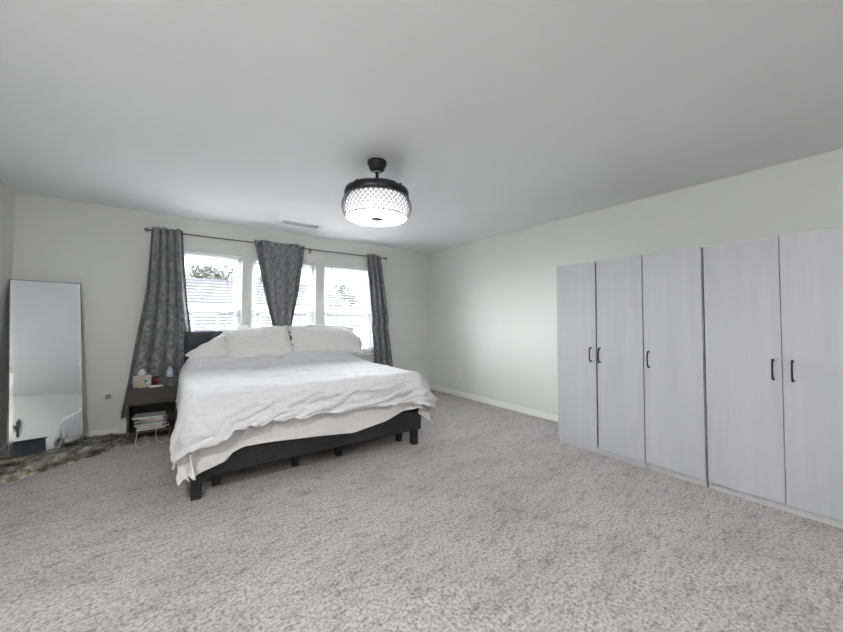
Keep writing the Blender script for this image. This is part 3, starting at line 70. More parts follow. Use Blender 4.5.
0,29,3,17,-5,-5,-1,1,-1,-6,1,2,-6,3,1,0,-1,-1,-3,1,1,-1,-1,0,0,1,-1,0,0,0,0,0,1,-1,-1,0,1,1,0,0,0,0,0,0,0,-1,0,0,0,0,0,1,0,-1,0,-2,-6,0,0,-5,0,1,2,0,1,0,0,0,-1,-1,-1,3,0,1,8,1,0,0,0,0,0,-1,-1,-1,1,0,2,0,1,3,0,-1,1,-1,0,-2,1,0,-5,0,0,3,0,1,-3,0,-1,3,0,0,-7,0,0,-2,0,0,10,-1,0,-5,0,0,7,1,0,-10,0,0,11,0,0,-8,0,1,3,0,-1,2,1,0,-9,0,-1,-4,0,0,3,-1,1,0,1,-2,19,-1,0,1,-2,3,-15,2,-2,-9,0,0,0,-1,0,-1,1,0,2,0,0,2,-1,1,2,0,1,6,1,0,-1,-1,0,1,1,1,2,0,1,-1,2,-1,8,-1,0,-6,0,0,-2,0,0,3,0,-1,-3,0,0,1,-1,0,-3,1,1,1,0,0,-1,-1,0,2,1,-1,0,0,1,1,0,0,1,1,-1,-3,0,1,2,0,0,-2,0,0,0,-1,-1,1,-1,-1,0,0,1,0,0,0,0,0,0,0,0,0,0,0,1,0,1,0,-1,3,-1,1,-4,0,1,-13,-3,-4,0,-1,-1,2,2,2,5,1,1,3,1,1,
15,23,-5,-13,5,5,1,0,0,-1,1,-1,-1,-1,1,-2,0,0,3,0,-1,-1,1,1,-1,0,0,0,-1,0,0,1,-1,-2,0,3,1,0,-3,0,0,1,0,-1,0,1,0,0,0,0,2,-1,0,1,1,1,-1,0,0,0,-1,0,3,1,-1,2,0,1,-1,0,1,-3,0,0,-4,-1,-2,1,0,1,0,1,-1,1,-1,1,-2,1,-1,-4,0,1,3,0,-1,4,0,0,1,0,0,0,0,0,-1,1,1,-1,0,1,3,0,0,0,1,0,-2,-1,0,0,1,0,-5,-1,0,8,0,0,-7,0,0,4,-1,0,-2,0,0,0,1,-1,3,0,0,-1,-1,0,0,1,0,-1,0,0,-2,-1,0,-6,2,0,18,0,0,0,0,0,0,0,-1,-3,-1,1,-2,-1,0,-7,1,0,0,0,0,4,-1,0,1,0,-1,-5,0,0,-1,1,-1,-6,-2,2,7,1,0,3,1,0,-4,0,0,-1,0,0,3,-1,0,0,1,0,1,-1,0,-1,0,-1,0,0,1,0,0,1,0,0,-1,0,1,0,0,0,1,-1,0,0,1,0,-1,0,0,1,-2,0,-1,4,0,0,-1,-1,-1,0,0,1,-1,0,0,0,1,0,0,-1,0,-1,0,0,1,0,1,0,8,0,-2,-5,1,1,-5,-1,1,-6,-2,-1,-2,-1,0,4,1,0,
15,31,1,-4,-1,0,-7,0,-1,-2,-1,0,-1,-1,-1,-4,1,0,2,0,1,0,-1,-1,1,0,0,-1,1,0,0,0,1,2,1,-2,0,-1,1,-1,0,1,0,0,0,-1,-1,0,1,0,-4,0,0,1,-1,0,3,1,0,0,0,0,-8,-1,0,1,0,1,10,1,0,6,1,0,-2,-1,0,-7,0,-1,0,-1,1,2,1,-1,2,-1,0,0,1,0,-2,0,1,-7,0,0,0,-1,0,5,1,0,-1,-1,0,1,1,-1,-2,0,1,4,0,1,-2,2,0,0,-2,1,6,1,0,5,0,0,5,1,1,-1,-1,0,-5,0,-1,-6,-1,-1,-5,0,-1,1,1,-1,-4,-2,-1,9,1,0,-12,1,1,11,-1,-2,-17,-1,0,2,1,2,4,0,1,6,0,0,-4,1,0,8,-1,-1,0,0,0,-8,0,0,2,0,1,4,0,-1,-2,0,1,1,1,-1,-5,0,1,10,0,0,0,-1,-1,-3,0,1,-2,1,0,0,-1,0,0,1,1,4,1,2,0,0,0,-1,-1,-1,-2,0,0,-1,-1,-1,1,0,-1,1,0,0,-3,-1,0,4,1,-2,4,-1,2,-11,2,0,4,0,0,0,-1,0,0,0,-1,0,-1,1,0,1,-1,0,0,0,0,-1,1,0,-2,0,1,5,-1,0,-1,1,-1,1,0,0,-3,1,0,-3,-1,-1,
1,30,-1,-5,0,1,7,0,-1,-1,0,1,0,0,0,1,-1,0,-4,-1,-1,1,1,1,0,0,0,0,0,0,0,0,-1,1,0,0,-2,0,2,1,0,-1,0,0,5,0,0,-2,-1,0,-1,1,0,-2,0,0,0,-1,-1,-3,0,-1,11,0,2,-10,0,-2,-6,0,1,-1,-1,-1,1,1,1,8,1,0,0,0,0,-4,0,0,-2,0,0,4,-1,0,3,1,0,3,-1,-1,2,1,1,-10,-1,0,5,1,0,-3,0,1,2,-1,0,-4,1,0,4,-1,0,4,2,0,-4,1,0,-8,-2,2,11,0,-1,6,2,-1,7,0,0,-1,-3,4,-9,1,-2,-2,0,-2,-2,2,-1,-10,-2,0,16,-2,0,-16,2,1,12,0,0,-3,-1,-1,-5,1,0,-2,0,0,10,0,0,-7,0,1,3,0,-1,3,0,0,-4,1,0,1,-1,1,1,0,-1,-1,0,0,-2,0,-1,-7,0,1,6,1,1,2,0,0,2,-1,0,-1,0,-1,0,-1,0,-6,0,0,0,1,2,4,1,2,1,-1,-1,4,0,0,-4,0,0,0,0,0,2,1,0,-4,-1,0,0,1,-1,5,-1,-1,-2,0,0,0,-1,-1,0,1,1,0,0,-1,0,-1,1,0,1,0,0,2,-1,0,-2,0,0,-1,0,-1,0,0,0,0,0,0,2,0,1,-6,0,0,
-5,28,0,9,1,-1,-7,0,1,2,0,0,-1,0,0,1,0,0,1,0,0,0,0,0,0,0,0,0,0,0,-1,0,1,0,-1,0,0,1,-1,0,0,-1,0,-1,-4,1,1,1,0,0,8,-1,0,3,1,0,-2,0,1,-1,0,0,-3,0,-2,8,0,1,-6,-1,-1,-5,1,0,1,0,0,-1,-1,0,4,1,0,2,-1,0,-1,0,0,-6,1,0,-3,-1,0,5,0,1,-2,0,-1,4,1,0,-4,-1,0,5,0,0,-2,0,0,0,0,0,-5,0,0,0,0,0,0,-1,0,-1,3,-4,-11,0,-1,-2,-3,5,10,0,2,10,4,-3,12,-1,2,0,0,3,0,-3,2,-6,2,-1,-13,2,-1,8,0,0,1,-1,0,-5,0,-1,6,-1,-1,0,-1,-1,-9,0,-1,9,1,0,-6,0,1,0,0,0,4,-1,0,-3,1,0,1,0,1,2,1,0,4,0,-1,-2,-2,0,-7,1,-1,3,0,1,-1,0,0,1,1,1,0,1,0,3,-1,0,2,-1,-1,0,-1,-1,3,2,3,-2,0,0,0,-1,1,-7,0,0,1,0,1,2,0,0,-3,0,-2,1,0,0,-1,0,-1,1,1,-1,0,-1,-1,0,-1,1,0,1,-1,0,-1,0,0,1,1,0,0,0,0,0,0,0,-3,0,0,-3,-1,-1,3,0,0,3,0,0,
1,29,-1,-4,-1,1,3,1,0,1,0,-1,-1,0,1,0,0,0,0,0,0,0,0,0,0,0,0,0,1,0,-1,-1,0,-1,1,1,2,-1,-2,-1,0,1,1,0,0,-1,0,1,1,0,-7,0,0,1,-1,0,4,0,-1,7,0,0,-3,0,0,2,1,0,3,0,-1,0,-1,1,-1,1,0,-6,0,0,-4,-1,0,4,0,0,1,1,0,0,-1,0,0,1,0,-3,0,0,2,1,1,1,-1,0,0,0,0,-3,-1,-1,0,0,1,1,0,-1,3,0,1,0,0,0,-3,0,1,3,-1,1,-6,0,0,-3,3,-6,-11,0,-1,-1,-1,1,4,-1,4,11,0,1,8,3,0,9,0,0,1,-1,1,-4,-2,0,-13,1,0,2,0,0,0,0,0,2,1,-1,3,0,0,-7,-1,-1,7,-1,0,-5,1,0,-1,0,0,2,0,0,-1,0,0,-2,-1,-1,-5,0,1,5,2,-1,2,-1,1,0,0,-1,0,1,0,-2,-1,0,3,0,0,-2,0,-1,-4,0,0,-3,0,0,-1,0,0,-1,0,2,4,0,0,7,1,0,-2,-1,0,2,0,0,1,0,1,-3,0,-1,0,1,0,2,-2,1,-1,1,0,0,1,-1,0,-2,0,1,1,0,-1,0,-1,0,1,0,0,0,0,0,0,0,0,-4,1,-1,-1,0,0,2,0,1,
0,30,1,0,0,-1,0,-1,0,-4,0,0,4,0,0,1,0,0,-2,0,0,1,0,0,1,1,0,-1,-1,1,-1,1,0,-1,-1,0,3,1,-3,-1,-1,3,-1,0,-1,1,0,3,-1,0,1,1,0,-4,0,0,-3,1,1,-5,0,0,-2,0,0,-1,-1,-1,3,0,1,4,0,-1,3,0,0,4,0,0,-2,0,0,-5,1,0,0,-1,0,5,0,-1,-1,0,0,1,0,0,-5,-1,0,0,1,1,7,0,-1,2,0,1,1,-1,-1,-6,0,1,-4,1,0,0,-1,0,6,0,0,-7,0,1,8,0,1,-4,-1,1,1,0,-2,3,0,-1,-8,2,-4,-10,0,-2,-3,1,1,2,-2,6,12,2,0,8,1,-2,6,0,0,1,-2,2,-15,1,0,-3,0,0,2,0,1,5,0,1,5,1,-1,4,-2,-1,-8,1,0,-1,-1,-1,0,0,-1,2,0,0,1,0,1,-1,0,-1,-2,1,0,0,0,0,0,-1,0,2,1,0,-3,-1,0,1,0,1,2,0,-1,0,1,1,-1,-1,-1,1,0,0,-3,1,0,0,-1,0,3,0,0,-7,1,1,1,0,0,6,0,1,-1,1,-1,0,-3,0,-1,1,0,0,0,0,0,1,0,-1,-1,-1,1,0,0,0,0,0,0,1,0,0,0,0,0,0,0,0,-5,0,-1,3,0,1,
-1,29,-1,-1,0,1,6,0,0,-1,0,0,-2,0,-1,-1,1,1,2,0,0,-2,0,-1,0,-2,1,0,0,-1,1,1,0,0,1,-1,-2,-1,3,1,0,-2,0,0,1,0,0,-5,0,0,3,0,0,1,0,0,0,-1,-1,2,1,1,3,0,0,-4,1,1,-2,0,-1,-4,0,1,6,-2,-1,-4,1,0,5,0,0,0,-1,-1,0,1,0,-4,0,1,1,-1,0,2,1,0,4,0,0,-1,0,-1,-4,-1,1,6,1,0,2,1,0,6,-1,-1,0,-2,1,-6,0,0,-9,1,0,4,0,0,-6,0,0,6,0,1,-3,0,2,1,0,0,-1,-1,-3,7,1,0,1,-2,0,-9,3,-4,-14,-1,0,-1,1,1,4,-1,3,13,2,-2,11,-1,0,-1,1,1,-3,-1,1,-9,0,-2,-8,-1,2,10,1,0,4,-1,-1,-5,1,1,1,2,1,-4,0,0,3,0,-1,-1,-1,0,3,-1,0,0,0,0,-1,0,0,1,-1,0,-1,1,0,0,0,0,-1,1,1,1,-1,-1,0,0,1,-1,1,-1,3,-1,0,0,0,0,0,1,-1,6,-1,0,-3,-1,1,-9,2,1,6,1,1,0,-1,-1,-1,-2,0,-1,0,-1,0,1,0,1,-2,0,-1,-1,0,0,3,0,-1,0,0,1,2,0,0,0,0,1,-1,0,0,-6,-1,-2,
-4,28,0,9,0,-1,-10,1,1,5,0,0,-2,0,0,2,-1,-1,-1,1,1,2,-1,0,-2,1,-1,1,1,1,1,-2,-1,1,0,1,-1,0,0,0,1,1,0,0,0,-1,0,2,1,-1,-3,-1,0,0,0,0,1,0,1,-3,0,-1,-2,0,1,4,-1,-1,-3,0,0,7,0,0,-10,1,0,10,-1,0,-5,1,0,1,1,2,4,-1,-1,2,0,0,-3,0,-1,-6,-1,0,2,1,0,-2,-2,1,6,2,0,-6,-1,0,2,0,1,5,1,1,6,2,-1,5,0,0,0,-2,0,-7,0,0,-5,-1,0,-5,0,-2,7,1,0,-11,-1,0,12,0,2,-12,-1,0,-1,1,-1,14,1,-2,3,0,1,-8,-1,1,1,1,-2,-14,0,0,0,0,1,3,0,0,4,-1,-2,16,1,1,-4,0,0,-18,1,1,5,0,0,6,-1,0,-1,-1,0,2,1,1,-3,0,0,2,1,0,-4,0,0,4,0,0,-1,0,0,0,1,1,-1,-1,0,4,-1,-1,4,0,0,-2,0,0,1,0,-1,-2,-1,1,-5,1,0,-1,0,0,-1,-1,1,-3,0,0,3,2,-1,7,-4,-1,-11,3,1,8,-2,0,-1,3,0,1,0,1,-1,-1,-1,0,2,0,1,-3,-1,-1,-3,0,1,4,0,0,0,1,-1,0,1,-1,2,1,0,-1,3,0,
-2,29,1,0,1,-1,5,-2,-1,-6,0,0,3,1,1,-1,0,0,2,-1,-1,0,1,1,-1,0,0,0,-1,-1,0,1,1,0,0,-1,0,0,2,0,-1,-2,0,1,0,1,-1,0,-1,1,1,0,0,-1,0,-1,1,1,0,4,-1,1,0,0,0,-1,1,0,2,0,1,-7,0,0,7,0,0,-4,0,0,1,-1,-1,-3,0,-1,-5,0,1,2,0,0,7,1,0,1,0,-1,-5,-1,0,6,0,-1,-13,0,0,-1,0,-1,-4,1,0,-1,-2,2,3,-1,2,8,1,0,8,2,-1,7,0,-1,0,-2,1,-7,1,0,-5,-1,-1,4,1,0,-10,-1,1,14,0,1,-1,-1,0,-17,0,1,7,1,-1,8,0,-1,-7,0,-1,4,0,1,0,0,-1,4,-1,0,2,2,0,-14,-1,1,5,1,-1,5,0,0,-6,0,1,2,1,0,0,-1,-1,0,-1,0,1,1,0,-1,-1,1,5,1,0,-6,0,0,4,0,1,-6,0,-1,5,1,0,-7,0,1,4,-1,-1,-6,-1,0,4,1,1,5,0,-2,5,-1,1,-5,0,1,-4,1,0,2,0,0,5,-1,-1,-6,2,0,7,-3,0,-7,5,0,1,-4,0,0,0,0,1,2,1,-1,1,0,0,2,1,1,-1,-1,0,-5,0,0,3,-1,0,-1,0,1,-3,0,-1,4,0,1,
-2,33,-1,-3,-3,2,0,1,0,5,-1,0,1,-1,-1,-2,0,0,2,0,0,-2,0,-1,1,-1,1,0,0,0,1,0,0,0,0,0,-2,1,1,0,0,2,1,0,1,0,1,0,0,-1,-4,0,-1,1,0,1,-2,-1,-1,-4,0,0,1,1,0,-1,0,2,5,0,0,6,0,0,-2,1,0,1,0,-1,-1,-1,0,-3,-1,0,2,1,-1,-4,0,0,-4,-1,1,2,1,0,3,0,0,1,1,0,8,-1,0,-2,0,1,-5,-1,-2,-8,1,-3,-6,1,-2,-4,-1,0,-1,0,1,1,-1,6,16,2,-2,9,-1,1,-1,1,1,1,0,0,2,1,1,-8,-3,-2,-10,0,0,10,-1,0,-9,1,1,1,0,0,4,1,1,1,0,-1,-1,0,1,-4,0,0,-4,0,0,5,1,-1,-2,0,0,4,-1,-1,5,0,0,-3,-1,-1,0,1,1,0,0,-1,-2,0,0,0,0,0,-3,0,0,9,-1,0,-9,1,0,10,-1,1,-8,-1,0,7,1,-1,-11,0,0,10,1,2,-7,-1,-1,-3,1,2,1,0,0,3,0,0,7,0,0,-2,0,0,-9,0,1,15,0,-2,-6,-1,-1,-3,4,0,3,-3,0,-2,1,0,0,-1,0,1,1,1,0,6,0,0,-2,1,-1,-2,-1,-1,-2,0,2,1,-1,-1,-1,0,1,-5,-1,-1,
5,28,0,-2,2,0,-9,0,0,1,1,0,2,0,0,2,-1,0,-1,0,0,1,-1,1,1,1,-1,0,-1,0,0,0,-1,-3,-1,3,3,-1,-3,0,1,-2,0,0,-1,-1,0,-1,1,0,7,0,1,-2,0,0,3,1,1,2,0,0,-2,-1,0,-2,-1,-2,-4,1,-1,-5,0,0,-1,-1,1,2,1,0,2,0,1,10,0,-2,5,-1,0,3,1,-1,-1,0,0,0,0,1,-2,0,2,-11,0,-1,-3,0,0,1,1,1,8,0,0,3,0,1,-3,-1,-1,-7,1,0,-2,-2,0,6,0,-5,-17,0,1,0,0,1,1,0,0,-1,1,2,3,0,3,6,2,2,5,0,-1,0,-2,-1,2,-1,-2,-2,0,0,1,0,0,0,0,0,2,1,0,-4,0,0,3,0,0,-1,0,1,0,0,-1,0,0,1,-2,0,-1,2,0,0,0,0,-1,-1,0,0,4,0,0,3,0,1,-4,-1,-1,1,0,1,1,0,-1,-8,0,0,7,0,1,-7,0,1,10,0,1,2,1,-2,1,0,1,-2,-2,-1,-6,1,0,3,0,0,-6,0,0,0,-3,-2,14,2,2,-12,-3,1,-2,1,0,1,1,0,0,4,-1,2,-1,0,0,0,0,-1,-3,1,0,-5,0,0,4,-1,0,4,1,1,3,0,-1,1,0,0,-4,-1,0,0,0,1,
-6,28,0,7,0,-1,4,1,1,-3,0,0,-3,0,1,2,0,-1,-1,0,1,-1,0,-1,1,-1,0,0,1,0,0,-1,1,-1,1,-1,-1,0,2,1,0,-1,0,-1,0,1,0,1,-1,1,-4,0,0,2,1,0,-3,-1,0,3,1,0,3,0,0,-1,0,0,-2,-1,1,2,1,-1,0,0,0,-3,0,0,0,2,-1,-2,-1,2,-1,1,0,3,-1,1,2,0,-2,3,-1,0,3,0,-3,6,0,2,-6,0,1,-5,-1,-1,-7,1,0,-2,0,0,4,0,0,4,0,0,-3,0,1,2,2,0,7,0,0,1,0,0,0,-1,0,3,0,0,-1,-2,2,-15,1,0,5,0,1,0,1,-1,1,-1,-1,-1,0,0,0,0,-2,0,0,1,-1,0,-1,3,0,1,-5,0,1,4,-1,-1,-1,0,0,2,1,-1,0,0,0,-2,0,0,0,0,0,1,0,1,-4,-1,0,1,0,0,2,-1,1,2,2,-1,5,0,1,1,0,0,-3,0,-1,0,0,0,-4,0,0,-6,-1,0,-1,-1,0,10,2,1,7,-1,-1,2,0,0,-1,-1,-1,1,2,1,-20,-3,-1,-2,4,1,9,-2,0,0,-1,0,0,1,0,0,1,0,0,2,0,1,-2,0,-1,-5,1,-1,1,1,1,0,-1,0,1,-1,1,3,-1,0,3,1,0,-3,-1,-1,
1,30,1,-5,0,0,3,-2,0,1,0,0,0,0,-1,1,1,2,1,0,-1,0,0,0,-2,0,0,0,-1,0,0,1,-1,1,-1,0,-2,1,1,0,-1,-1,0,1,-4,0,0,3,0,0,0,0,-1,1,0,0,0,1,0,-3,-1,0,3,1,0,6,1,1,-1,-1,0,-5,0,0,0,-1,0,0,1,0,0,-1,0,3,3,0,-8,-1,0,-5,1,-1,-4,0,2,0,0,-1,-3,0,1,4,-2,0,17,0,-2,3,0,0,0,-1,1,-5,1,-1,-2,1,0,5,-1,-1,5,1,0,-18,-1,0,0,0,0,-1,1,-1,0,0,0,-1,-3,3,12,1,-5,14,0,0,3,1,-1,1,1,2,-2,-1,3,-6,0,1,-6,-1,0,-4,1,-1,-2,-1,1,-1,1,-1,4,0,0,-4,0,0,1,1,1,-4,-1,0,3,0,0,1,0,0,0,0,1,0,0,-2,3,0,0,-8,-1,0,11,1,0,-13,-1,1,5,-1,0,1,0,-1,-4,1,0,2,0,0,-4,0,0,1,1,1,4,1,-1,-6,-1,0,-1,-1,1,4,1,0,5,1,1,-1,1,0,3,0,-1,0,-2,0,-2,0,-1,0,0,1,0,0,0,0,1,-1,1,1,0,0,3,0,0,0,0,1,-5,2,-1,-2,0,-1,-4,1,-1,3,0,2,4,-2,-1,1,0,1,
0,30,0,0,-1,0,-1,1,0,2,-1,0,-2,0,0,-1,0,0,2,-1,0,1,0,0,-1,0,1,-1,1,0,0,0,0,1,1,-1,1,-1,-1,0,0,0,-1,0,5,-1,0,-5,1,-1,3,0,1,-4,-1,-1,2,0,0,1,1,0,-9,-1,0,-1,0,0,3,1,0,11,-1,0,0,1,-1,-7,-1,1,2,1,0,-1,0,0,5,-1,1,-7,0,0,9,0,0,-9,-1,-1,10,0,0,-12,2,-1,-7,0,2,10,1,-1,3,-1,0,-1,0,0,0,0,0,-6,-1,0,7,1,-2,11,1,0,0,0,1,0,-1,1,-4,0,1,-3,2,-3,-17,1,1,0,-1,1,4,-2,2,3,-1,0,4,1,-2,9,1,-1,4,1,1,-2,-2,1,-8,0,-1,-3,-1,1,-1,1,-1,3,0,0,-2,-1,0,3,1,0,-2,0,1,-1,0,0,1,-1,-1,0,1,1,-2,0,1,2,1,-1,-6,-1,1,5,1,-1,-4,0,0,0,0,0,5,-1,0,0,-1,-1,6,0,-1,3,0,0,-1,1,1,-4,-1,0,-9,1,-1,-5,0,-1,-2,-1,0,-1,0,1,4,1,1,7,2,1,3,-1,0,-2,-1,-1,1,0,1,0,-1,0,-1,0,1,0,2,-1,1,4,-1,0,0,0,1,-3,1,0,-3,0,0,-2,0,-1,2,1,1,2,0,-1,
0,29,0,2,0,1,-4,0,-1,0,1,0,1,-1,0,1,0,0,-1,0,0,0,0,1,2,0,-1,-2,-1,0,0,0,1,2,0,-1,0,1,1,0,1,1,0,-1,-3,0,-1,2,-1,1,-4,1,-1,6,0,1,-5,0,0,-1,-1,0,7,0,-1,-2,0,0,-3,0,0,-6,0,0,1,0,0,10,0,0,-3,0,0,-5,-1,0,4,2,-1,7,-2,1,-13,0,0,15,0,2,-7,1,-1,5,-1,-1,-10,1,-1,-8,-2,2,8,2,-1,6,-1,1,-6,0,0,4,2,0,-9,-1,0,2,0,0,0,-1,0,-3,1,-1,2,0,0,4,0,0,7,0,0,-8,0,0,-8,2,-1,-3,0,1,-2,0,1,1,-1,1,7,-2,-1,10,2,-1,6,-2,0,-7,1,0,2,-1,0,-4,1,1,4,0,-1,-2,-1,0,1,1,0,0,0,0,-2,0,1,0,-1,0,5,1,-2,4,-1,2,-8,2,0,-4,-1,1,6,0,0,-5,0,0,3,1,-1,-1,0,1,-3,0,0,-1,-1,0,1,0,-1,2,0,0,1,1,0,-1,-1,0,3,1,0,0,0,-1,7,0,0,-5,-4,-1,-8,4,1,6,-1,1,-1,1,-1,1,1,1,0,-2,-1,0,0,1,-1,1,0,0,3,-2,0,1,1,1,-4,1,-1,-4,1,0,1,0,0,2,0,1,
0,28,1,0,1,-1,3,-1,0,-4,0,1,-1,1,0,0,0,-1,0,0,1,2,0,-1,0,-1,1,0,1,0,-1,0,-1,0,-1,1,2,0,-4,-1,0,2,0,1,2,1,0,-1,0,0,2,0,0,-4,0,0,5,-1,-1,1,0,0,-4,1,0,2,-1,0,2,0,0,-3,0,0,0,1,1,-2,-1,-1,6,-1,0,-5,0,-1,-8,-1,1,1,2,0,11,0,0,-13,0,1,8,0,0,2,0,0,1,-1,0,-2,2,-1,-6,-1,1,6,1,-1,5,-1,1,-7,-1,-1,2,1,1,-5,-1,0,1,1,-1,7,-1,1,-1,0,0,-4,0,0,0,1,-1,3,0,0,1,-1,1,-2,0,0,-3,1,0,-3,0,-1,-2,0,1,3,-1,-1,-1,2,1,9,0,0,-6,0,0,4,0,-1,-3,-1,1,3,1,0,-2,-1,-1,1,0,1,1,1,-1,1,0,0,-1,-1,1,2,0,-3,10,0,0,-1,-1,3,-16,1,-1,4,0,1,-3,-1,0,2,2,-1,1,-1,1,-3,0,-1,-4,0,0,1,0,-1,12,0,0,1,-1,1,-9,0,0,0,0,1,-1,0,0,1,4,-1,8,-4,1,-6,1,-1,0,0,1,-1,-2,0,0,1,0,0,3,-1,2,1,0,-1,-1,1,1,-1,-1,-1,4,0,1,-4,0,0,-3,1,0,2,1,-1,
0,29,0,-3,-1,1,4,1,0,0,0,-1,0,-1,1,-2,1,0,0,0,-1,1,-1,1,2,1,-1,-2,0,0,0,-1,1,0,1,-1,1,0,-2,-1,-1,1,1,0,0,-1,0,1,1,0,0,-1,0,0,0,0,-2,0,1,2,1,-1,0,-1,1,-3,0,-1,2,0,0,2,1,1,-2,-2,-1,6,0,1,1,1,1,3,-1,0,0,0,0,-6,-1,-1,-5,0,0,4,2,-1,-10,-1,0,2,1,1,8,1,-1,0,-1,0,-1,0,0,-4,0,0,1,0,-1,8,0,2,-6,-1,-2,5,1,2,-7,0,1,-1,0,-1,3,0,0,4,0,-1,-4,-1,1,0,0,-1,6,0,0,3,1,-1,2,-1,1,-1,1,0,-3,0,0,-12,0,1,2,1,0,0,-1,-1,6,1,1,-3,-1,0,1,2,0,-2,-1,0,-1,0,0,2,0,0,0,0,0,-2,0,1,-2,1,-1,-4,-1,0,6,-2,-1,7,1,-4,12,0,0,-1,0,1,-4,1,2,-2,-1,1,-2,1,-1,0,0,1,-1,-1,0,-4,1,1,-7,-2,0,7,2,-1,5,0,0,-1,-1,0,-11,0,0,6,-1,1,-4,0,-1,1,2,0,2,-1,0,0,0,0,-1,-2,0,0,1,0,0,3,0,1,1,0,-1,-1,1,1,-3,-1,0,3,1,0,-1,-1,-1,-2,1,1,
-1,28,1,2,1,0,-2,0,0,0,0,0,0,0,0,0,-1,0,1,1,0,-2,1,-1,0,0,1,4,-1,0,-1,0,0,-1,-1,0,0,0,2,1,1,-3,-1,-1,0,0,0,-1,0,0,1,0,1,2,0,-1,-1,1,0,-3,-1,1,-1,0,-1,1,0,1,3,0,-1,-1,-1,0,1,2,0,-6,-2,1,5,0,-1,7,0,1,3,1,0,3,0,2,-6,0,-1,-2,-1,-1,-4,0,0,-1,1,-1,-2,-1,1,2,1,-1,0,0,0,-1,0,1,1,-1,0,0,0,-1,7,1,1,-2,0,-1,4,-1,1,-9,1,0,-2,0,0,0,0,0,2,1,0,-2,0,0,-5,0,-2,-2,-1,1,2,0,0,5,-1,0,0,1,0,4,0,0,-2,0,0,0,0,0,-1,-1,0,1,1,0,0,-1,0,-1,1,0,4,0,1,-3,0,-1,0,-1,1,2,1,0,-5,-1,1,9,1,-1,-17,2,-1,-5,-1,0,2,-1,1,3,0,0,7,-1,-2,-4,0,0,-1,1,1,2,0,0,3,1,0,1,-1,-1,9,1,0,-11,-1,0,-2,-1,1,2,1,0,8,0,1,-3,0,0,0,-1,0,0,1,0,-1,-1,0,1,1,0,1,1,0,0,-1,0,-1,1,0,1,1,-1,-1,2,0,0,0,1,0,-1,-1,0,-3,1,1,0,0,-1,
-1,30,2,2,-1,-1,-1,0,0,-1,-1,0,-2,0,-1,1,0,1,1,0,-1,3,0,0,-2,0,0,0,0,0,0,0,0,1,1,1,-1,-1,-1,0,0,0,0,0,2,1,1,0,-1,-1,-3,0,0,-2,1,0,3,-2,0,5,1,-1,3,0,1,-5,0,0,-6,0,1,1,1,-1,-1,-2,1,7,2,-3,-15,-2,3,4,0,0,5,-1,1,7,1,-2,8,1,1,0,0,0,-2,-1,1,-9,0,-1,1,1,0,-2,0,-1,-1,0,0,2,0,0,-2,1,1,-3,1,1,-6,-2,0,3,-1,0,6,1,-3,9,-1,2,-6,0,-1,-4,1,1,1,-1,-1,4,0,0,2,1,1,-6,0,-1,-2,0,0,-6,1,0,1,0,0,2,0,1,5,-2,-1,3,1,1,-2,0,-1,2,0,1,0,0,-1,0,-1,1,-6,0,-1,3,0,1,1,1,0,-3,-1,-1,10,0,1,-15,1,1,7,-1,-2,9,-1,1,-13,1,-1,1,0,-1,-5,1,1,9,0,0,-1,-1,0,-1,1,0,1,-1,1,5,1,-1,-1,0,1,0,-1,0,-5,1,-1,1,0,1,3,0,-1,-4,0,0,1,1,0,0,0,0,2,1,0,-2,0,1,0,0,0,0,-1,0,1,1,0,-1,1,0,2,-5,0,0,-2,0,-1,-1,1,0,5,-1,0,0,-1,0,
-1,28,1,1,1,0,0,-1,0,0,1,0,0,0,0,-3,0,-1,-1,0,2,2,0,-1,1,0,0,2,0,0,-1,0,0,-1,-1,1,1,0,0,1,1,-3,0,0,-1,-1,-1,6,0,0,3,0,0,-6,0,1,-3,1,-1,-3,-1,1,5,0,-2,10,0,-1,3,1,0,0,-1,1,-2,0,1,-18,0,1,6,2,-3,-11,0,0,-4,0,-1,-1,-1,1,2,-2,2,8,1,1,7,1,-1,6,-1,0,-9,0,0,1,0,1,5,1,0,-5,-1,0,5,0,-1,-6,-2,-1,11,1,2,-12,0,-1,-5,0,1,2,1,-1,10,1,0,1,-1,0,-4,0,0,-4,0,0,-1,0,0,5,0,1,0,0,-1,4,-1,0,0,1,1,-4,-1,-1,3,2,1,-7,0,0,1,-1,0,3,-1,0,3,0,0,-5,1,0,5,0,1,-3,0,0,-1,-1,0,0,1,1,-5,-2,1,16,1,-1,0,0,2,-9,2,-3,8,0,1,-4,-1,-1,-3,-1,-1,-4,1,0,5,0,-1,-1,-1,0,-3,0,-1,5,0,1,-10,0,-1,1,1,1,13,-1,0,-2,0,0,-8,0,0,1,0,0,1,1,0,0,0,1,0,-1,0,1,2,-1,0,-1,1,0,0,0,-2,3,1,3,2,-1,-2,5,0,0,-2,0,1,-3,0,1,-6,1,0,1,0,-1,
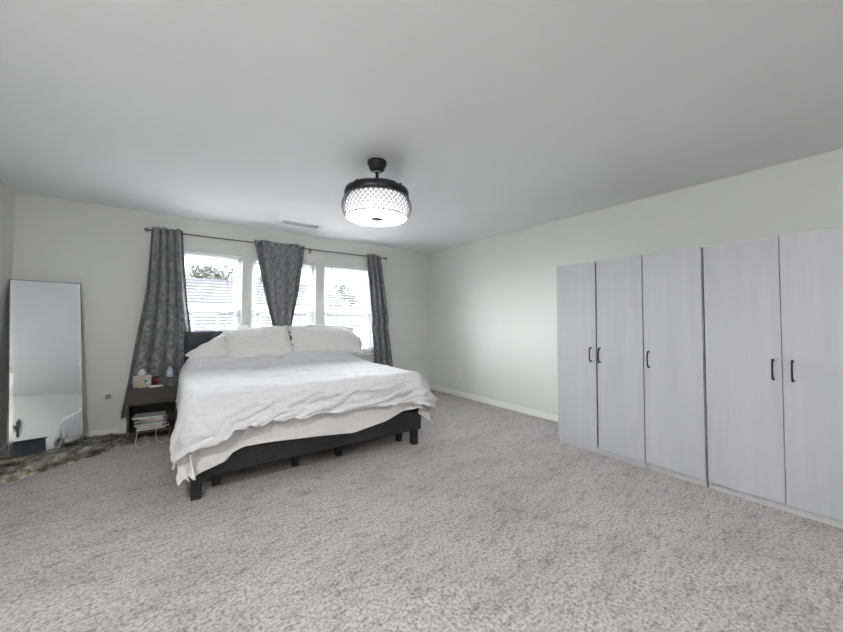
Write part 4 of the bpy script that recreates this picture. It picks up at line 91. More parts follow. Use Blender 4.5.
-2,30,2,1,-2,-1,2,1,1,-1,-1,0,-4,0,-1,7,0,0,-1,0,-1,-3,0,1,0,0,-1,0,1,0,3,0,0,-1,0,1,-1,0,3,0,-1,3,1,3,-9,-1,1,2,0,-1,-1,0,0,2,-1,-1,1,0,0,-1,1,-1,-4,0,1,0,0,-1,3,-1,0,4,0,0,-3,2,-2,10,0,2,-10,-1,0,5,-1,0,-7,0,-1,0,0,1,-6,2,-3,-6,-1,1,0,1,0,4,0,2,10,0,-2,2,-1,1,-1,0,-1,5,-1,1,-11,1,0,5,1,0,-9,-1,0,17,0,0,0,1,1,-7,-1,-1,-6,0,1,1,0,-1,3,0,0,4,0,0,-4,0,1,0,0,-1,0,0,1,-3,1,0,0,-2,-1,7,1,0,-9,-1,0,10,0,0,3,1,1,-13,-1,-1,5,0,1,0,0,-1,-2,0,1,8,1,-1,4,1,0,1,-3,2,-12,2,-3,-11,0,2,0,0,0,3,0,2,6,-1,-1,-2,1,0,5,0,0,1,-1,-1,-3,0,0,-1,0,-1,9,0,1,-13,0,1,4,1,1,0,0,-1,-1,0,0,0,0,-1,2,0,0,3,-1,0,-2,2,0,4,0,-1,-1,1,0,-1,-1,1,0,0,0,0,-3,1,0,3,-1,-1,4,1,3,-2,0,0,3,0,-1,-2,1,-1,-1,1,0,-4,1,2,
-2,29,2,1,0,0,1,-1,-1,1,1,0,-4,0,0,-5,0,1,4,0,-1,3,0,0,0,0,0,-1,-1,0,0,1,0,1,0,-1,1,0,1,1,0,-9,-2,-2,17,1,2,-16,0,2,6,0,-1,-1,0,0,2,0,1,1,-1,0,2,0,0,0,0,1,-1,1,-1,-1,0,-1,7,0,0,-4,1,-3,6,-3,2,-15,2,0,11,0,0,-1,0,-1,0,0,1,-4,0,-1,2,-1,1,-2,1,-1,-1,0,1,-2,0,-1,-5,0,0,2,1,0,14,-1,0,-1,-1,1,-7,1,-2,-10,0,1,1,0,0,4,0,1,5,-1,-1,-1,1,0,0,0,1,-3,0,0,3,0,-1,0,0,1,3,0,-2,6,-1,1,-3,0,-1,-12,0,1,8,1,0,-3,-1,0,2,0,0,4,1,1,-10,0,-1,3,0,0,4,1,-1,-10,-1,1,-3,-2,1,10,1,-3,14,1,2,0,0,1,-4,0,2,-8,0,0,1,-1,0,-2,0,0,0,0,0,1,0,0,-1,1,0,3,-1,1,-3,0,-1,0,1,0,0,-1,-2,2,0,0,-1,-1,0,-3,1,0,2,0,0,0,1,0,0,0,0,0,0,0,1,1,0,1,1,-1,0,-2,1,0,1,-1,-1,-10,0,-3,10,2,4,7,0,-1,-2,0,1,-3,0,1,-3,-1,0,0,1,0,
-2,31,1,1,0,0,1,0,0,1,-1,0,2,0,0,-3,-1,-1,-2,0,1,2,0,-1,-2,0,0,1,0,0,-1,0,0,0,0,0,0,1,-2,0,-1,5,2,0,-12,0,-1,18,-1,1,-14,1,0,7,0,1,-4,0,0,1,1,0,-7,0,1,-3,-2,2,7,-1,0,1,1,0,4,0,-2,5,0,0,-3,2,-1,3,-1,-1,-12,0,0,0,1,0,5,-1,0,3,0,0,-4,1,-1,2,-1,1,-1,0,0,6,0,-1,2,-1,1,-7,0,-2,-10,0,2,7,1,0,3,1,1,4,0,0,-2,-1,-1,-2,0,-1,-2,1,0,2,-1,1,0,0,-1,2,1,0,-2,-1,1,1,0,-1,-6,0,1,1,0,-1,-4,0,1,12,-1,-2,4,0,1,-3,0,0,-10,0,0,1,1,0,3,0,1,6,-1,0,0,0,-1,3,-1,1,-9,1,-1,-9,2,1,-2,-1,0,2,-1,0,7,-1,0,9,0,-1,-13,0,1,14,0,0,5,1,0,-3,1,1,-3,-1,1,-2,0,-2,-8,0,1,7,0,-1,-5,-1,2,7,1,0,-3,0,-2,-2,0,0,0,1,-1,0,1,0,3,-5,0,-6,6,0,6,-2,1,-1,3,0,1,-3,-1,-1,-3,2,1,1,0,1,-9,-1,-5,9,1,4,7,-1,-1,2,-1,-1,-6,1,2,-1,0,-1,
-4,31,3,4,0,-3,1,-1,1,-1,0,0,2,0,1,-2,0,0,0,-1,-1,0,0,0,0,0,0,-2,0,1,6,-1,-3,-6,1,2,1,0,-3,0,1,2,0,-1,2,0,-1,-10,1,0,13,-1,1,-5,1,0,1,0,-1,1,-1,1,3,0,0,-7,2,-2,-11,1,-1,-2,-1,1,-2,-3,6,12,0,0,8,1,-2,3,1,-1,-2,1,0,-4,-1,-1,-2,0,-1,0,0,0,3,0,1,-1,0,-1,0,0,0,-5,0,2,6,0,-1,4,0,1,-1,0,-1,-9,0,-1,6,-1,0,-6,1,0,5,1,1,0,-1,0,1,0,0,-1,0,-1,0,1,0,-3,-2,1,6,0,-1,-6,0,0,8,0,1,-9,1,0,6,1,0,-2,-1,1,2,0,-2,0,0,0,4,-1,0,-5,0,1,-3,0,0,-1,0,1,-3,-1,1,3,1,-1,5,0,0,1,-1,0,-3,1,0,-1,0,1,-2,1,-1,-5,1,1,6,1,-1,-5,-1,0,1,-1,0,-1,-1,0,4,0,-1,-2,0,1,8,0,-2,-8,-1,0,10,1,0,-10,-1,-1,-3,2,2,8,0,-1,0,-1,1,0,-1,-1,-5,9,-2,16,-18,1,-13,4,1,2,7,1,3,-1,0,0,1,0,1,-2,1,-1,-5,0,-1,-3,0,-1,4,1,1,4,0,0,3,-1,-1,-2,-1,1,
-5,28,4,3,1,-2,2,1,-1,1,-1,1,-1,0,-1,-1,0,0,-1,-1,2,2,0,-2,0,0,0,0,0,0,4,1,-3,-3,1,1,1,-1,-4,-4,0,7,0,1,-2,1,0,2,0,-1,-6,1,0,4,-1,-1,1,1,1,-6,0,-1,1,0,0,11,0,0,3,0,1,-2,-1,0,-11,3,-5,-13,-4,5,11,2,0,6,0,0,4,0,-1,0,0,0,-6,0,1,2,1,-1,-1,-1,0,0,0,0,-1,-1,1,5,0,0,-3,1,1,0,0,-1,3,0,0,2,0,0,-3,0,0,-1,0,0,-5,-1,-1,3,2,0,0,-2,1,0,1,0,-1,-1,-1,7,1,0,-11,0,0,10,0,1,-8,0,0,4,-1,-1,5,0,-2,4,0,1,-19,0,2,-2,0,0,3,1,0,9,-1,0,1,0,0,-2,1,0,0,0,1,-1,0,-1,1,0,1,-1,0,0,1,0,1,-2,0,-2,-1,-1,-1,8,0,1,1,0,0,-4,1,0,-7,0,1,3,0,-1,-3,0,0,11,0,0,-12,0,0,10,0,0,-7,0,-1,2,0,0,3,0,0,-3,-1,1,1,1,0,2,1,1,7,-4,2,-9,7,0,3,3,-3,3,-11,0,-4,5,0,1,-2,-1,-1,5,0,2,-4,1,-1,-6,0,-2,-1,0,0,7,0,0,-1,0,1,0,-1,0,
-6,28,5,4,1,-3,1,-1,0,3,0,0,0,1,0,-2,-1,0,-1,1,-1,2,0,0,3,-1,0,-6,1,0,3,0,-3,-2,0,1,0,0,0,1,0,1,-1,0,-1,0,0,0,1,0,1,-1,-1,0,1,0,0,0,0,4,0,0,-3,1,0,-6,0,-1,-2,-2,2,8,2,-2,9,-1,1,0,1,-3,-24,-2,4,10,0,-1,-4,0,1,3,1,0,6,0,-1,-1,0,1,0,0,-1,0,0,1,2,0,-1,-7,1,0,-3,-1,-1,-1,0,1,1,0,0,5,0,1,1,0,-1,5,0,0,0,0,1,-6,-1,0,6,1,-1,-3,0,1,2,0,1,-3,0,0,5,0,0,-7,0,0,1,-1,-1,10,-1,1,3,0,3,-4,1,-2,0,-1,-2,-4,0,0,1,1,0,-6,0,-1,2,1,1,-1,-1,1,2,1,-1,-3,-2,1,9,0,-2,3,1,0,0,-1,-2,2,1,1,-2,1,2,-12,-1,-1,-1,1,0,0,0,1,3,0,-1,-4,-1,-1,11,0,1,-13,0,-1,14,1,1,-8,0,0,-1,0,0,2,0,0,1,-1,0,1,1,1,-3,-1,0,-2,0,0,3,0,1,-1,3,-1,1,-1,1,-1,0,0,0,-1,0,0,2,0,1,3,0,1,5,-2,1,-1,0,-1,-3,0,0,-8,1,0,1,-1,0,0,1,-1,
-8,26,10,4,3,-6,2,0,-2,5,0,0,-2,-1,0,0,1,-1,-1,0,1,0,-1,0,-2,0,0,12,-2,-1,-20,-1,11,23,2,-18,-16,-1,20,3,3,-14,0,0,0,0,0,1,-1,-1,0,2,0,-1,-1,2,0,0,-1,-3,1,0,4,-1,-1,-2,1,2,2,1,-2,-10,-1,1,3,0,-1,-2,1,0,19,-1,0,-21,-1,1,12,0,0,-2,0,0,0,0,0,0,0,-1,-1,0,1,1,1,-1,-3,-1,0,8,0,0,0,-1,1,-5,1,0,0,0,0,1,0,-1,-4,0,1,1,0,-1,-1,0,0,7,0,0,-8,0,1,5,-1,0,-1,1,1,0,0,0,1,0,0,0,0,0,2,-1,-1,0,-1,-1,4,-2,0,-14,1,1,2,1,0,6,1,-1,-5,0,0,5,0,1,0,0,0,2,0,0,-6,-1,0,8,2,-1,-13,0,1,-2,-1,0,2,0,0,5,0,0,-1,0,-1,7,0,0,-5,0,1,4,1,-1,-4,-1,-1,11,1,2,-9,0,-2,9,0,1,-13,0,0,2,0,0,2,1,1,-1,0,1,-2,0,0,1,-1,-1,2,0,1,-2,0,0,4,-2,-1,-4,-4,0,-1,8,-1,5,-7,0,0,1,0,-1,4,0,1,-3,0,-2,-1,1,0,5,-1,2,-1,0,0,-1,0,0,0,1,0,0,0,0,
-7,25,11,1,2,-6,2,0,0,-10,-3,-1,24,3,-1,-7,2,-1,-4,0,0,1,0,0,-1,-1,1,-8,-1,1,18,1,-9,-20,-4,17,11,5,-10,-1,0,-8,0,0,8,0,0,-3,0,0,6,-1,1,1,1,-1,-2,0,0,-3,1,0,-3,1,0,7,-1,-1,-8,-1,0,11,1,0,-3,-1,1,-7,1,-1,-7,1,-2,20,0,2,-13,-1,0,2,0,0,0,1,1,4,-1,0,1,1,-1,-6,-1,1,6,0,-1,2,0,-1,3,0,0,0,-1,1,-8,1,0,-7,0,0,8,0,0,-4,-1,1,3,1,-1,-5,0,1,5,0,0,-6,0,0,5,-1,0,-5,1,-1,1,0,0,0,-3,-1,11,0,0,1,2,2,-10,2,-1,4,-2,0,-4,0,0,-2,-1,1,3,0,0,0,1,-1,4,-2,0,-8,1,0,7,1,0,-10,-1,1,11,1,0,-1,0,0,-7,-1,0,4,-1,-1,-4,1,0,0,1,1,5,0,-1,-2,-1,0,9,1,1,-3,1,0,2,1,1,-9,-1,-1,0,0,0,3,0,0,1,-1,-1,-2,1,1,1,0,0,-1,1,1,-2,-1,-2,12,-1,1,-10,-6,-1,-6,13,-2,13,-8,2,-5,5,0,0,0,0,0,1,0,0,-3,0,0,4,0,1,-4,0,-1,-3,1,0,-2,-1,1,3,0,-2,0,0,1,
-7,24,14,1,3,-7,3,1,-2,4,1,1,-18,-6,2,31,2,-3,-14,4,-4,0,-1,1,-1,1,-1,0,1,0,-6,-2,4,9,1,-4,6,-4,-16,-7,1,29,-1,3,-17,-1,-2,6,0,1,-9,0,0,0,0,0,6,0,0,0,0,0,1,0,0,-6,1,0,12,0,-1,-14,0,0,-2,0,0,17,-1,1,-10,0,1,-1,1,0,5,0,0,-3,0,1,0,-1,0,-2,1,0,0,-1,0,4,1,-1,-4,2,0,-5,-3,0,7,1,-2,12,1,-2,6,0,0,-3,-1,3,-11,0,0,0,0,0,-3,0,1,2,0,0,-4,0,-1,6,0,0,-6,0,0,3,0,1,-1,0,0,2,3,1,-4,-2,2,1,0,-2,-4,-3,-1,-4,1,-1,5,-1,1,9,1,0,-5,-1,0,5,0,1,-4,1,-1,-1,0,-1,-1,-1,0,2,2,0,-2,-1,0,-4,-1,-1,11,1,1,-13,1,1,9,-1,0,-5,0,-1,4,-1,0,-2,1,0,-3,0,1,-3,0,-2,-4,-1,-1,2,2,2,11,-1,0,1,0,0,-4,0,1,1,0,-1,1,0,0,5,-1,-1,4,2,1,-9,-6,-2,-10,11,-1,21,-9,3,-12,3,0,1,3,1,1,1,-1,0,-6,0,-1,5,0,1,2,0,1,-3,1,-1,-3,-1,1,1,1,-1,-1,0,1,2,0,-1,
-8,27,2,-1,-1,6,5,2,-3,-4,0,-1,1,0,0,-8,-4,4,31,0,0,-27,2,1,20,2,-7,-7,1,0,4,1,-4,6,-5,-7,-15,1,24,7,0,-28,-3,0,26,0,4,-15,0,-1,5,-1,0,-3,0,-1,-5,0,1,5,-1,-1,0,0,1,1,0,-1,-7,1,1,5,-2,-2,11,1,1,-16,1,0,10,0,-1,-12,-1,1,9,1,1,-1,-1,0,1,1,0,-3,-1,0,-1,1,1,3,-1,0,0,0,2,-3,2,-1,-9,0,0,-1,-1,0,6,-2,-1,10,2,-2,7,0,0,-3,0,0,0,-1,0,-6,1,0,0,0,0,-3,0,0,2,0,0,-1,0,0,2,0,0,-2,-4,0,8,5,0,-12,0,2,2,-3,-2,-5,1,1,11,1,0,-8,-2,0,9,1,0,-2,-1,-1,-3,1,0,2,0,0,-1,1,0,3,-1,0,-7,0,0,8,1,0,-9,0,0,6,-1,0,-5,0,0,6,0,0,-3,0,1,4,0,0,-6,0,-1,-1,0,1,3,0,0,3,0,-2,4,0,1,-6,1,1,3,0,-1,-4,-1,1,0,0,-1,-6,1,0,0,-1,-1,-4,6,-1,25,-5,2,-15,4,0,5,-7,1,-3,-8,-3,-1,2,1,1,6,1,0,2,0,1,1,0,1,-2,0,0,1,0,-1,0,0,1,0,0,-1,-1,1,0,
4,28,0,-17,-12,20,7,12,-15,12,0,0,-3,2,-1,-12,-2,1,6,1,-8,3,1,0,0,0,2,1,1,0,4,-4,1,-7,1,6,13,-3,-20,-10,-1,31,2,4,-30,-2,0,21,-1,0,-11,0,0,7,-1,1,-3,0,0,0,0,2,0,-1,0,5,-1,1,3,1,-1,1,1,0,-13,0,-1,3,0,-1,-4,1,0,8,0,-1,-8,0,1,6,0,0,-2,0,-1,2,0,1,0,-1,0,-2,1,1,0,-1,-1,-1,1,2,0,0,1,-4,1,1,-6,1,1,-4,-2,-1,1,0,-1,6,0,-2,10,0,-1,3,-1,-1,-5,1,1,2,0,0,-3,0,-1,2,-1,0,-4,1,1,4,3,-1,-8,-4,0,12,-4,-3,-17,6,3,18,-1,1,-8,0,-1,1,1,0,-5,-1,0,1,0,0,1,0,0,5,-1,1,0,0,-1,-6,0,0,10,0,0,-8,0,1,5,1,-1,-5,0,0,5,0,0,-2,-1,1,1,0,-1,-5,0,0,5,0,1,-3,0,-1,2,-1,0,6,1,1,-4,0,0,0,-1,0,-4,1,0,7,0,1,-5,1,1,3,-1,0,0,-1,-6,13,-5,2,-24,2,1,3,5,1,8,-10,-3,-3,14,2,3,3,0,1,0,0,0,2,-1,1,-13,1,-3,2,0,1,0,1,0,2,-1,-1,-1,1,1,0,-1,0,
13,25,-1,-10,4,2,-20,-17,21,19,17,-19,7,-2,1,0,1,0,-26,-6,11,33,4,-10,-29,-1,6,26,0,-9,-22,2,9,13,1,-14,-8,-2,15,12,0,-26,-5,-6,35,-4,9,-28,2,-1,4,-1,1,3,1,-1,3,-1,0,-3,-1,0,-1,1,0,-6,0,0,-1,0,1,0,0,2,3,1,-1,5,0,0,3,0,-1,-4,0,0,4,-1,-1,-4,0,0,0,0,0,-1,0,0,2,1,0,0,-1,0,1,0,1,0,0,0,-3,0,1,1,-1,-1,3,1,-1,-2,1,1,0,0,1,-4,-1,1,3,-1,-1,-6,1,0,7,-1,-1,0,0,0,1,1,0,-2,0,0,3,0,-1,-1,-5,-3,11,2,1,-23,3,3,13,1,-1,0,-1,-4,13,0,2,-2,-1,2,-9,1,1,-6,0,0,0,-1,0,4,0,-2,3,0,1,2,0,0,-8,1,0,4,0,0,-4,-1,1,3,1,-1,-1,0,1,-1,0,-1,-2,0,0,6,-1,1,-7,1,-2,8,-1,2,0,-1,-2,5,-1,2,-11,1,-1,2,1,-1,5,0,2,-4,-1,-3,12,0,0,1,0,0,2,1,7,-15,5,-2,8,1,-2,5,-14,-1,-15,10,1,3,-4,0,-2,3,0,0,9,-2,4,-10,2,-3,3,-1,0,-3,0,0,-1,0,0,-2,0,1,4,0,-1,0,1,1,
2,29,1,10,-2,-2,-4,2,1,-27,-16,20,23,17,-17,4,-2,1,7,-2,0,-32,-4,11,33,2,-13,-27,1,10,26,0,-18,-18,2,18,10,3,-13,-8,-9,21,5,8,-31,2,-11,34,0,-1,1,-7,12,-24,0,0,1,1,0,0,0,0,-1,0,0,1,0,0,-1,0,0,0,0,0,-1,0,1,1,0,-1,-1,-1,0,1,1,0,-1,0,-1,3,1,0,3,-1,1,-4,1,0,-2,-1,0,1,1,0,-3,0,0,4,-1,-1,1,0,0,-4,0,0,-1,0,1,4,0,-1,-3,-1,-2,11,0,1,-19,1,1,13,-1,1,-5,1,0,2,0,-1,1,-1,1,0,0,-1,1,-1,0,5,1,1,-3,2,-2,4,0,1,-2,-2,-3,9,2,3,-10,-2,1,-5,1,-2,8,-1,1,-5,0,0,2,1,0,-3,0,1,-4,-1,0,2,1,-1,3,-1,0,-2,0,0,-2,1,0,1,-1,1,1,0,-1,7,1,1,-3,0,0,-3,0,-1,4,0,1,-2,-3,-5,10,2,5,-12,1,-1,3,-1,-1,5,0,1,-6,0,-1,0,2,1,-6,-2,0,4,-1,-1,-13,-1,-2,-2,1,3,7,3,1,8,5,0,3,5,0,1,0,-1,0,-1,0,0,-11,1,-4,1,-1,1,-4,1,0,3,-1,0,-2,0,1,1,1,-1,1,0,0,1,0,-1,
2,30,3,-3,1,1,-1,-1,1,3,1,-2,-19,-17,17,24,15,-16,-9,0,0,22,-5,-3,-32,1,13,30,-1,-15,-23,0,17,19,3,-21,-16,-1,18,6,3,-11,-1,-14,23,-2,15,-32,0,0,0,7,-14,30,-6,12,-15,-1,0,-4,0,0,-1,0,0,-3,0,1,-1,0,0,0,0,0,5,0,0,2,1,0,0,-1,1,-4,0,-1,-2,1,0,-2,-1,0,-2,1,-1,7,-1,0,1,1,0,-2,-1,0,1,0,0,-4,1,0,3,0,0,4,0,0,2,-1,1,-9,1,0,3,1,0,-9,-1,-2,19,-1,2,-14,0,-1,10,-1,0,-5,0,1,-1,1,0,1,0,0,1,0,0,-2,2,0,-1,-1,1,-1,0,-4,12,0,2,-4,1,0,3,-2,1,-4,0,2,-6,0,-2,4,0,-1,0,-1,0,0,1,0,-1,0,0,0,-1,1,-2,1,0,-1,0,-2,8,-1,2,-7,1,-1,-1,0,0,1,0,-1,6,0,-1,5,0,2,-2,-2,-3,4,3,4,-10,0,-1,0,-1,-2,7,1,1,-5,0,0,4,0,-1,2,-2,2,-11,1,-1,-10,2,0,9,-1,-3,15,0,0,-2,-9,3,-18,-1,0,-1,7,1,8,1,1,0,0,0,0,4,0,1,-1,0,-1,2,-1,-1,-6,1,1,0,-1,0,-3,0,1,4,0,-1,1,0,0,
10,29,1,-10,1,2,1,1,-1,3,-2,1,2,1,-2,-25,-13,16,30,10,-12,-22,0,4,29,-4,-8,-28,2,15,24,2,-16,-22,-9,22,17,11,-24,-11,-2,15,3,1,-4,6,-17,19,-3,8,-6,-3,11,-27,3,-12,27,-1,3,-4,-1,4,-5,-1,1,-1,0,1,-2,-1,2,-2,1,1,-6,-1,-1,-4,0,0,1,0,-2,10,-1,1,-5,0,-1,4,1,-1,1,0,2,-3,1,0,-1,-1,0,1,0,0,0,0,0,0,0,0,-1,0,-1,0,1,1,-1,1,-3,9,-1,1,-1,-2,-6,9,-1,8,-21,2,0,8,0,0,-5,0,0,5,0,0,-1,-1,-1,3,0,1,-3,1,0,-2,2,1,-6,0,-3,13,-3,-4,6,1,4,-7,0,1,-3,1,0,3,-2,1,-5,1,-2,5,-1,2,-6,1,0,0,-1,-1,3,1,-1,4,0,-1,1,-1,2,-1,0,2,-5,0,-3,7,0,0,0,0,0,-5,0,1,1,0,1,-3,0,-4,6,1,3,-4,0,0,-1,0,-2,3,1,1,-3,-1,1,2,0,0,-2,-1,1,-5,2,-1,5,0,-2,6,-3,-6,8,3,6,-10,-5,3,-11,-3,-1,-3,10,-1,11,-16,0,-11,1,1,1,0,0,0,3,2,2,-1,0,-1,9,1,3,-5,-3,0,6,1,-1,1,0,0,-1,0,1,-1,0,0,
10,27,1,9,-4,-1,-4,1,0,-4,3,0,-7,1,2,8,-1,-2,-29,-6,14,31,4,-10,-26,0,9,30,0,-18,-25,4,17,8,0,-4,-7,-11,14,12,11,-23,-7,-2,10,1,2,-6,2,-8,17,-5,2,-4,2,6,-15,1,0,7,1,-4,6,0,-3,6,0,0,-1,0,-1,0,-1,0,0,0,2,0,-1,4,-7,1,2,-8,1,-2,7,0,1,-3,0,-1,2,-1,-3,3,0,-1,3,0,0,0,0,0,0,1,1,0,-1,1,-2,0,1,-3,0,0,1,0,0,-1,-1,-6,10,2,4,-5,0,0,-1,-2,1,-3,0,2,-5,1,1,-2,0,-2,6,-1,-1,3,1,-1,3,-1,2,-2,0,-1,-1,-2,-3,3,3,3,-3,0,0,-2,-3,3,-8,1,0,-1,2,-3,10,-1,3,-5,1,-2,6,-1,-1,0,0,1,-3,0,1,-3,0,0,0,1,-2,6,0,0,1,0,-1,1,-1,0,0,1,1,-1,-1,0,-2,1,0,0,0,2,-2,0,-1,0,0,-1,2,0,1,-1,0,-1,2,-1,2,-6,0,0,1,0,1,2,-1,-6,8,1,-1,1,2,6,-8,-3,1,-7,-5,-1,-7,9,1,11,-4,2,-6,2,0,1,-1,-1,-1,-1,0,0,-3,-1,-3,12,-1,6,-16,-1,-2,7,3,-1,-3,-1,0,5,1,0,0,0,0,0,0,0,
-4,27,7,12,1,-6,6,-1,0,2,-1,1,-1,1,-1,-8,1,1,10,-4,-3,-27,2,11,27,-1,-11,-28,-3,18,26,3,-21,3,-1,-3,-18,4,14,-6,-12,16,7,13,-19,-2,-4,10,0,-1,1,2,-1,2,0,-12,10,2,-4,2,-2,9,-5,0,5,-5,1,0,2,0,0,0,0,2,0,0,1,-2,0,-2,4,0,-2,1,-1,-2,0,-1,-5,3,0,7,-6,1,4,-4,-1,1,-3,1,-1,1,0,-2,3,-1,-3,4,1,-1,1,0,1,0,0,1,-3,-1,2,-1,2,5,-10,-2,-2,6,1,0,0,1,-8,7,-2,7,-6,-2,-3,3,0,4,-5,2,2,-5,-1,0,1,0,-3,5,-1,-2,3,0,0,0,1,3,-5,0,1,-1,0,1,0,1,-2,5,0,1,-2,0,-3,3,0,-1,0,1,-1,2,0,-2,3,-1,1,-3,0,3,-2,-1,1,-3,0,-1,0,1,2,-2,0,1,0,-1,-1,-1,1,-1,2,-1,-1,1,0,1,0,1,1,-2,0,0,-1,0,0,1,-1,1,-1,2,-2,4,-1,3,-4,-1,-8,10,0,9,-10,0,3,-5,0,-1,2,-5,0,-8,5,-1,4,-5,-1,-8,3,2,5,11,-1,5,5,-2,2,-2,1,-1,0,-1,0,-16,1,-5,3,0,0,-3,0,1,4,1,-1,1,-1,-1,-2,1,0,3,0,0,
14,26,-3,-12,2,5,0,1,0,-4,0,-1,4,0,1,4,0,0,-11,1,1,18,-3,-4,-18,1,9,21,-2,-9,-29,-6,20,1,0,-1,25,8,-23,-13,1,11,-5,-14,17,3,7,-7,-2,4,-3,5,-4,6,1,6,-9,-1,-1,-1,0,-15,18,1,-4,1,-1,1,-1,0,3,-1,0,1,0,0,4,-2,0,0,1,1,4,-2,0,-1,1,-1,1,-2,-1,-8,4,0,-4,1,0,3,0,-1,6,-5,1,2,-2,0,0,-1,0,0,1,0,-1,1,0,-5,5,1,-3,1,0,-1,2,0,16,-17,1,-12,13,1,5,-3,-5,3,-5,0,-2,3,0,-6,6,0,-2,1,0,5,-4,0,6,-6,1,1,-3,0,0,2,0,2,-4,-1,2,-4,2,-4,8,1,0,1,-1,-8,9,0,2,-2,0,-3,2,-1,1,-2,0,6,-7,0,2,-1,0,-1,1,1,-2,2,0,-1,1,-1,2,-2,0,0,-1,1,2,0,-1,-1,0,1,0,0,0,-2,3,0,0,1,0,3,-3,0,0,-2,0,3,-7,-1,0,0,0,-5,9,1,3,-4,1,-4,7,-1,2,-4,-3,5,-15,0,1,-1,-5,-1,-4,1,1,2,-4,-3,-6,1,1,2,8,3,8,4,-1,1,-4,0,0,3,0,-1,-2,-1,0,0,0,0,0,0,0,-1,0,0,2,0,0,-1,0,0,
-1,28,2,4,0,0,-5,0,0,1,1,0,-5,-1,1,-3,0,0,9,1,0,-7,-1,1,15,-1,-7,-4,1,3,11,-4,-3,-9,6,7,-18,-14,19,19,14,-21,-7,-2,7,-4,-6,10,3,4,-7,2,-6,10,0,-1,0,0,-2,2,2,11,-17,-4,-6,11,0,3,-4,0,-4,6,1,-3,3,0,-5,5,1,0,0,-1,-4,1,0,4,-3,2,4,-3,-1,6,-6,-2,-4,5,1,-4,2,0,-5,3,-1,6,-3,0,0,0,0,2,-2,1,-1,1,0,5,-5,-1,0,1,0,2,-3,2,-16,14,2,7,-5,-3,8,-8,1,-1,-1,0,5,-8,1,1,-5,-5,-2,12,0,-7,8,0,2,-3,0,0,0,2,3,-5,0,1,-3,1,-4,8,0,2,-3,-1,-7,7,1,4,-3,-1,-6,5,0,6,-6,0,3,-4,0,0,1,0,-2,1,1,1,-1,-1,2,-2,1,0,1,-1,-6,5,0,-2,3,0,2,-2,0,2,-3,-1,4,-3,1,0,-2,0,1,0,1,-3,4,1,1,3,-1,2,-2,0,-1,2,0,-1,-2,0,2,-5,-2,3,-10,1,1,2,-4,-1,-7,-1,0,1,1,1,1,-4,0,-4,6,2,7,3,0,5,-14,-3,-10,-2,0,0,2,1,1,6,1,2,-1,-1,1,11,0,-1,0,-1,1,-2,1,0,-1,-1,-1,4,0,1,
-1,28,2,-1,1,0,3,-1,0,0,0,1,1,1,-1,-3,1,1,1,0,0,4,-1,0,-7,1,4,-1,-2,1,4,1,-2,7,-1,-5,3,1,-2,-22,-12,22,10,9,-9,-1,0,1,1,-4,5,1,1,0,0,1,2,-1,3,0,0,-6,6,3,5,-8,-1,-3,4,1,1,-3,-1,1,0,1,0,0,0,0,2,0,1,2,-1,0,1,0,-2,-1,1,-5,3,1,4,-5,-2,4,-6,0,-2,5,1,-7,5,0,2,-2,-1,0,0,0,1,-1,-1,-1,0,1,3,-4,0,0,2,1,4,-6,-1,0,1,2,-5,3,-1,1,-1,0,4,-8,-1,2,-4,3,0,-6,-3,0,3,-3,-9,18,1,2,-2,1,3,-3,0,-2,3,1,0,-1,0,-4,5,0,6,-6,0,-3,5,0,7,-10,0,-2,3,0,-2,2,0,-4,3,0,-2,3,-1,-3,1,0,-1,1,0,2,-2,1,6,-4,0,3,-5,-1,-6,7,0,1,0,1,-1,0,-1,2,-3,-1,2,-3,0,1,-1,0,1,-3,1,-4,9,1,1,-1,0,2,0,1,3,-2,-1,-1,-2,-5,1,-14,2,2,2,-6,-1,-7,2,1,2,5,-1,6,0,0,3,-3,1,-5,4,2,1,3,-1,2,1,0,0,-13,-1,-1,6,2,-1,1,-1,0,0,0,0,3,-2,0,1,0,1,0,0,-1,
2,29,1,-7,-2,2,5,1,-1,5,0,-1,2,-1,1,0,0,-1,1,0,0,-7,2,1,6,-2,-2,0,1,-1,-1,1,1,-6,0,4,-2,1,2,7,1,-2,-6,-2,7,2,1,-2,-2,-1,1,0,-1,-3,-1,1,-3,1,0,3,1,2,-1,1,2,0,0,-1,8,-1,-1,0,0,-1,-4,-1,-1,-1,0,0,-1,1,1,-1,1,1,4,-1,3,2,0,0,3,0,0,-1,1,-5,6,0,1,-6,-1,0,-3,0,0,-2,1,-1,2,0,0,1,0,0,1,-1,-2,0,-1,-1,-1,0,2,-3,1,-2,4,0,0,1,6,-7,8,0,-2,-1,-6,10,-12,1,1,-9,1,0,1,-2,0,3,-1,-1,5,-1,-1,0,1,0,1,0,-1,1,0,1,0,0,-3,5,-1,6,-12,1,-3,9,0,0,-2,1,1,-1,0,-4,6,0,4,-6,0,-2,5,0,0,-1,-2,-2,3,0,-3,3,1,0,-1,0,5,-8,0,0,1,-1,0,0,2,1,0,1,-1,3,0,2,-2,-1,0,-1,0,-1,-1,-1,1,1,1,0,0,0,0,-1,-2,1,-5,-1,0,-2,-4,-1,-5,9,1,8,-6,1,-5,5,-1,7,-4,1,-9,-4,-1,-3,7,0,6,-5,2,-3,1,0,0,1,0,1,9,-1,1,-7,0,-1,0,0,0,0,1,0,4,-1,0,1,-1,1,
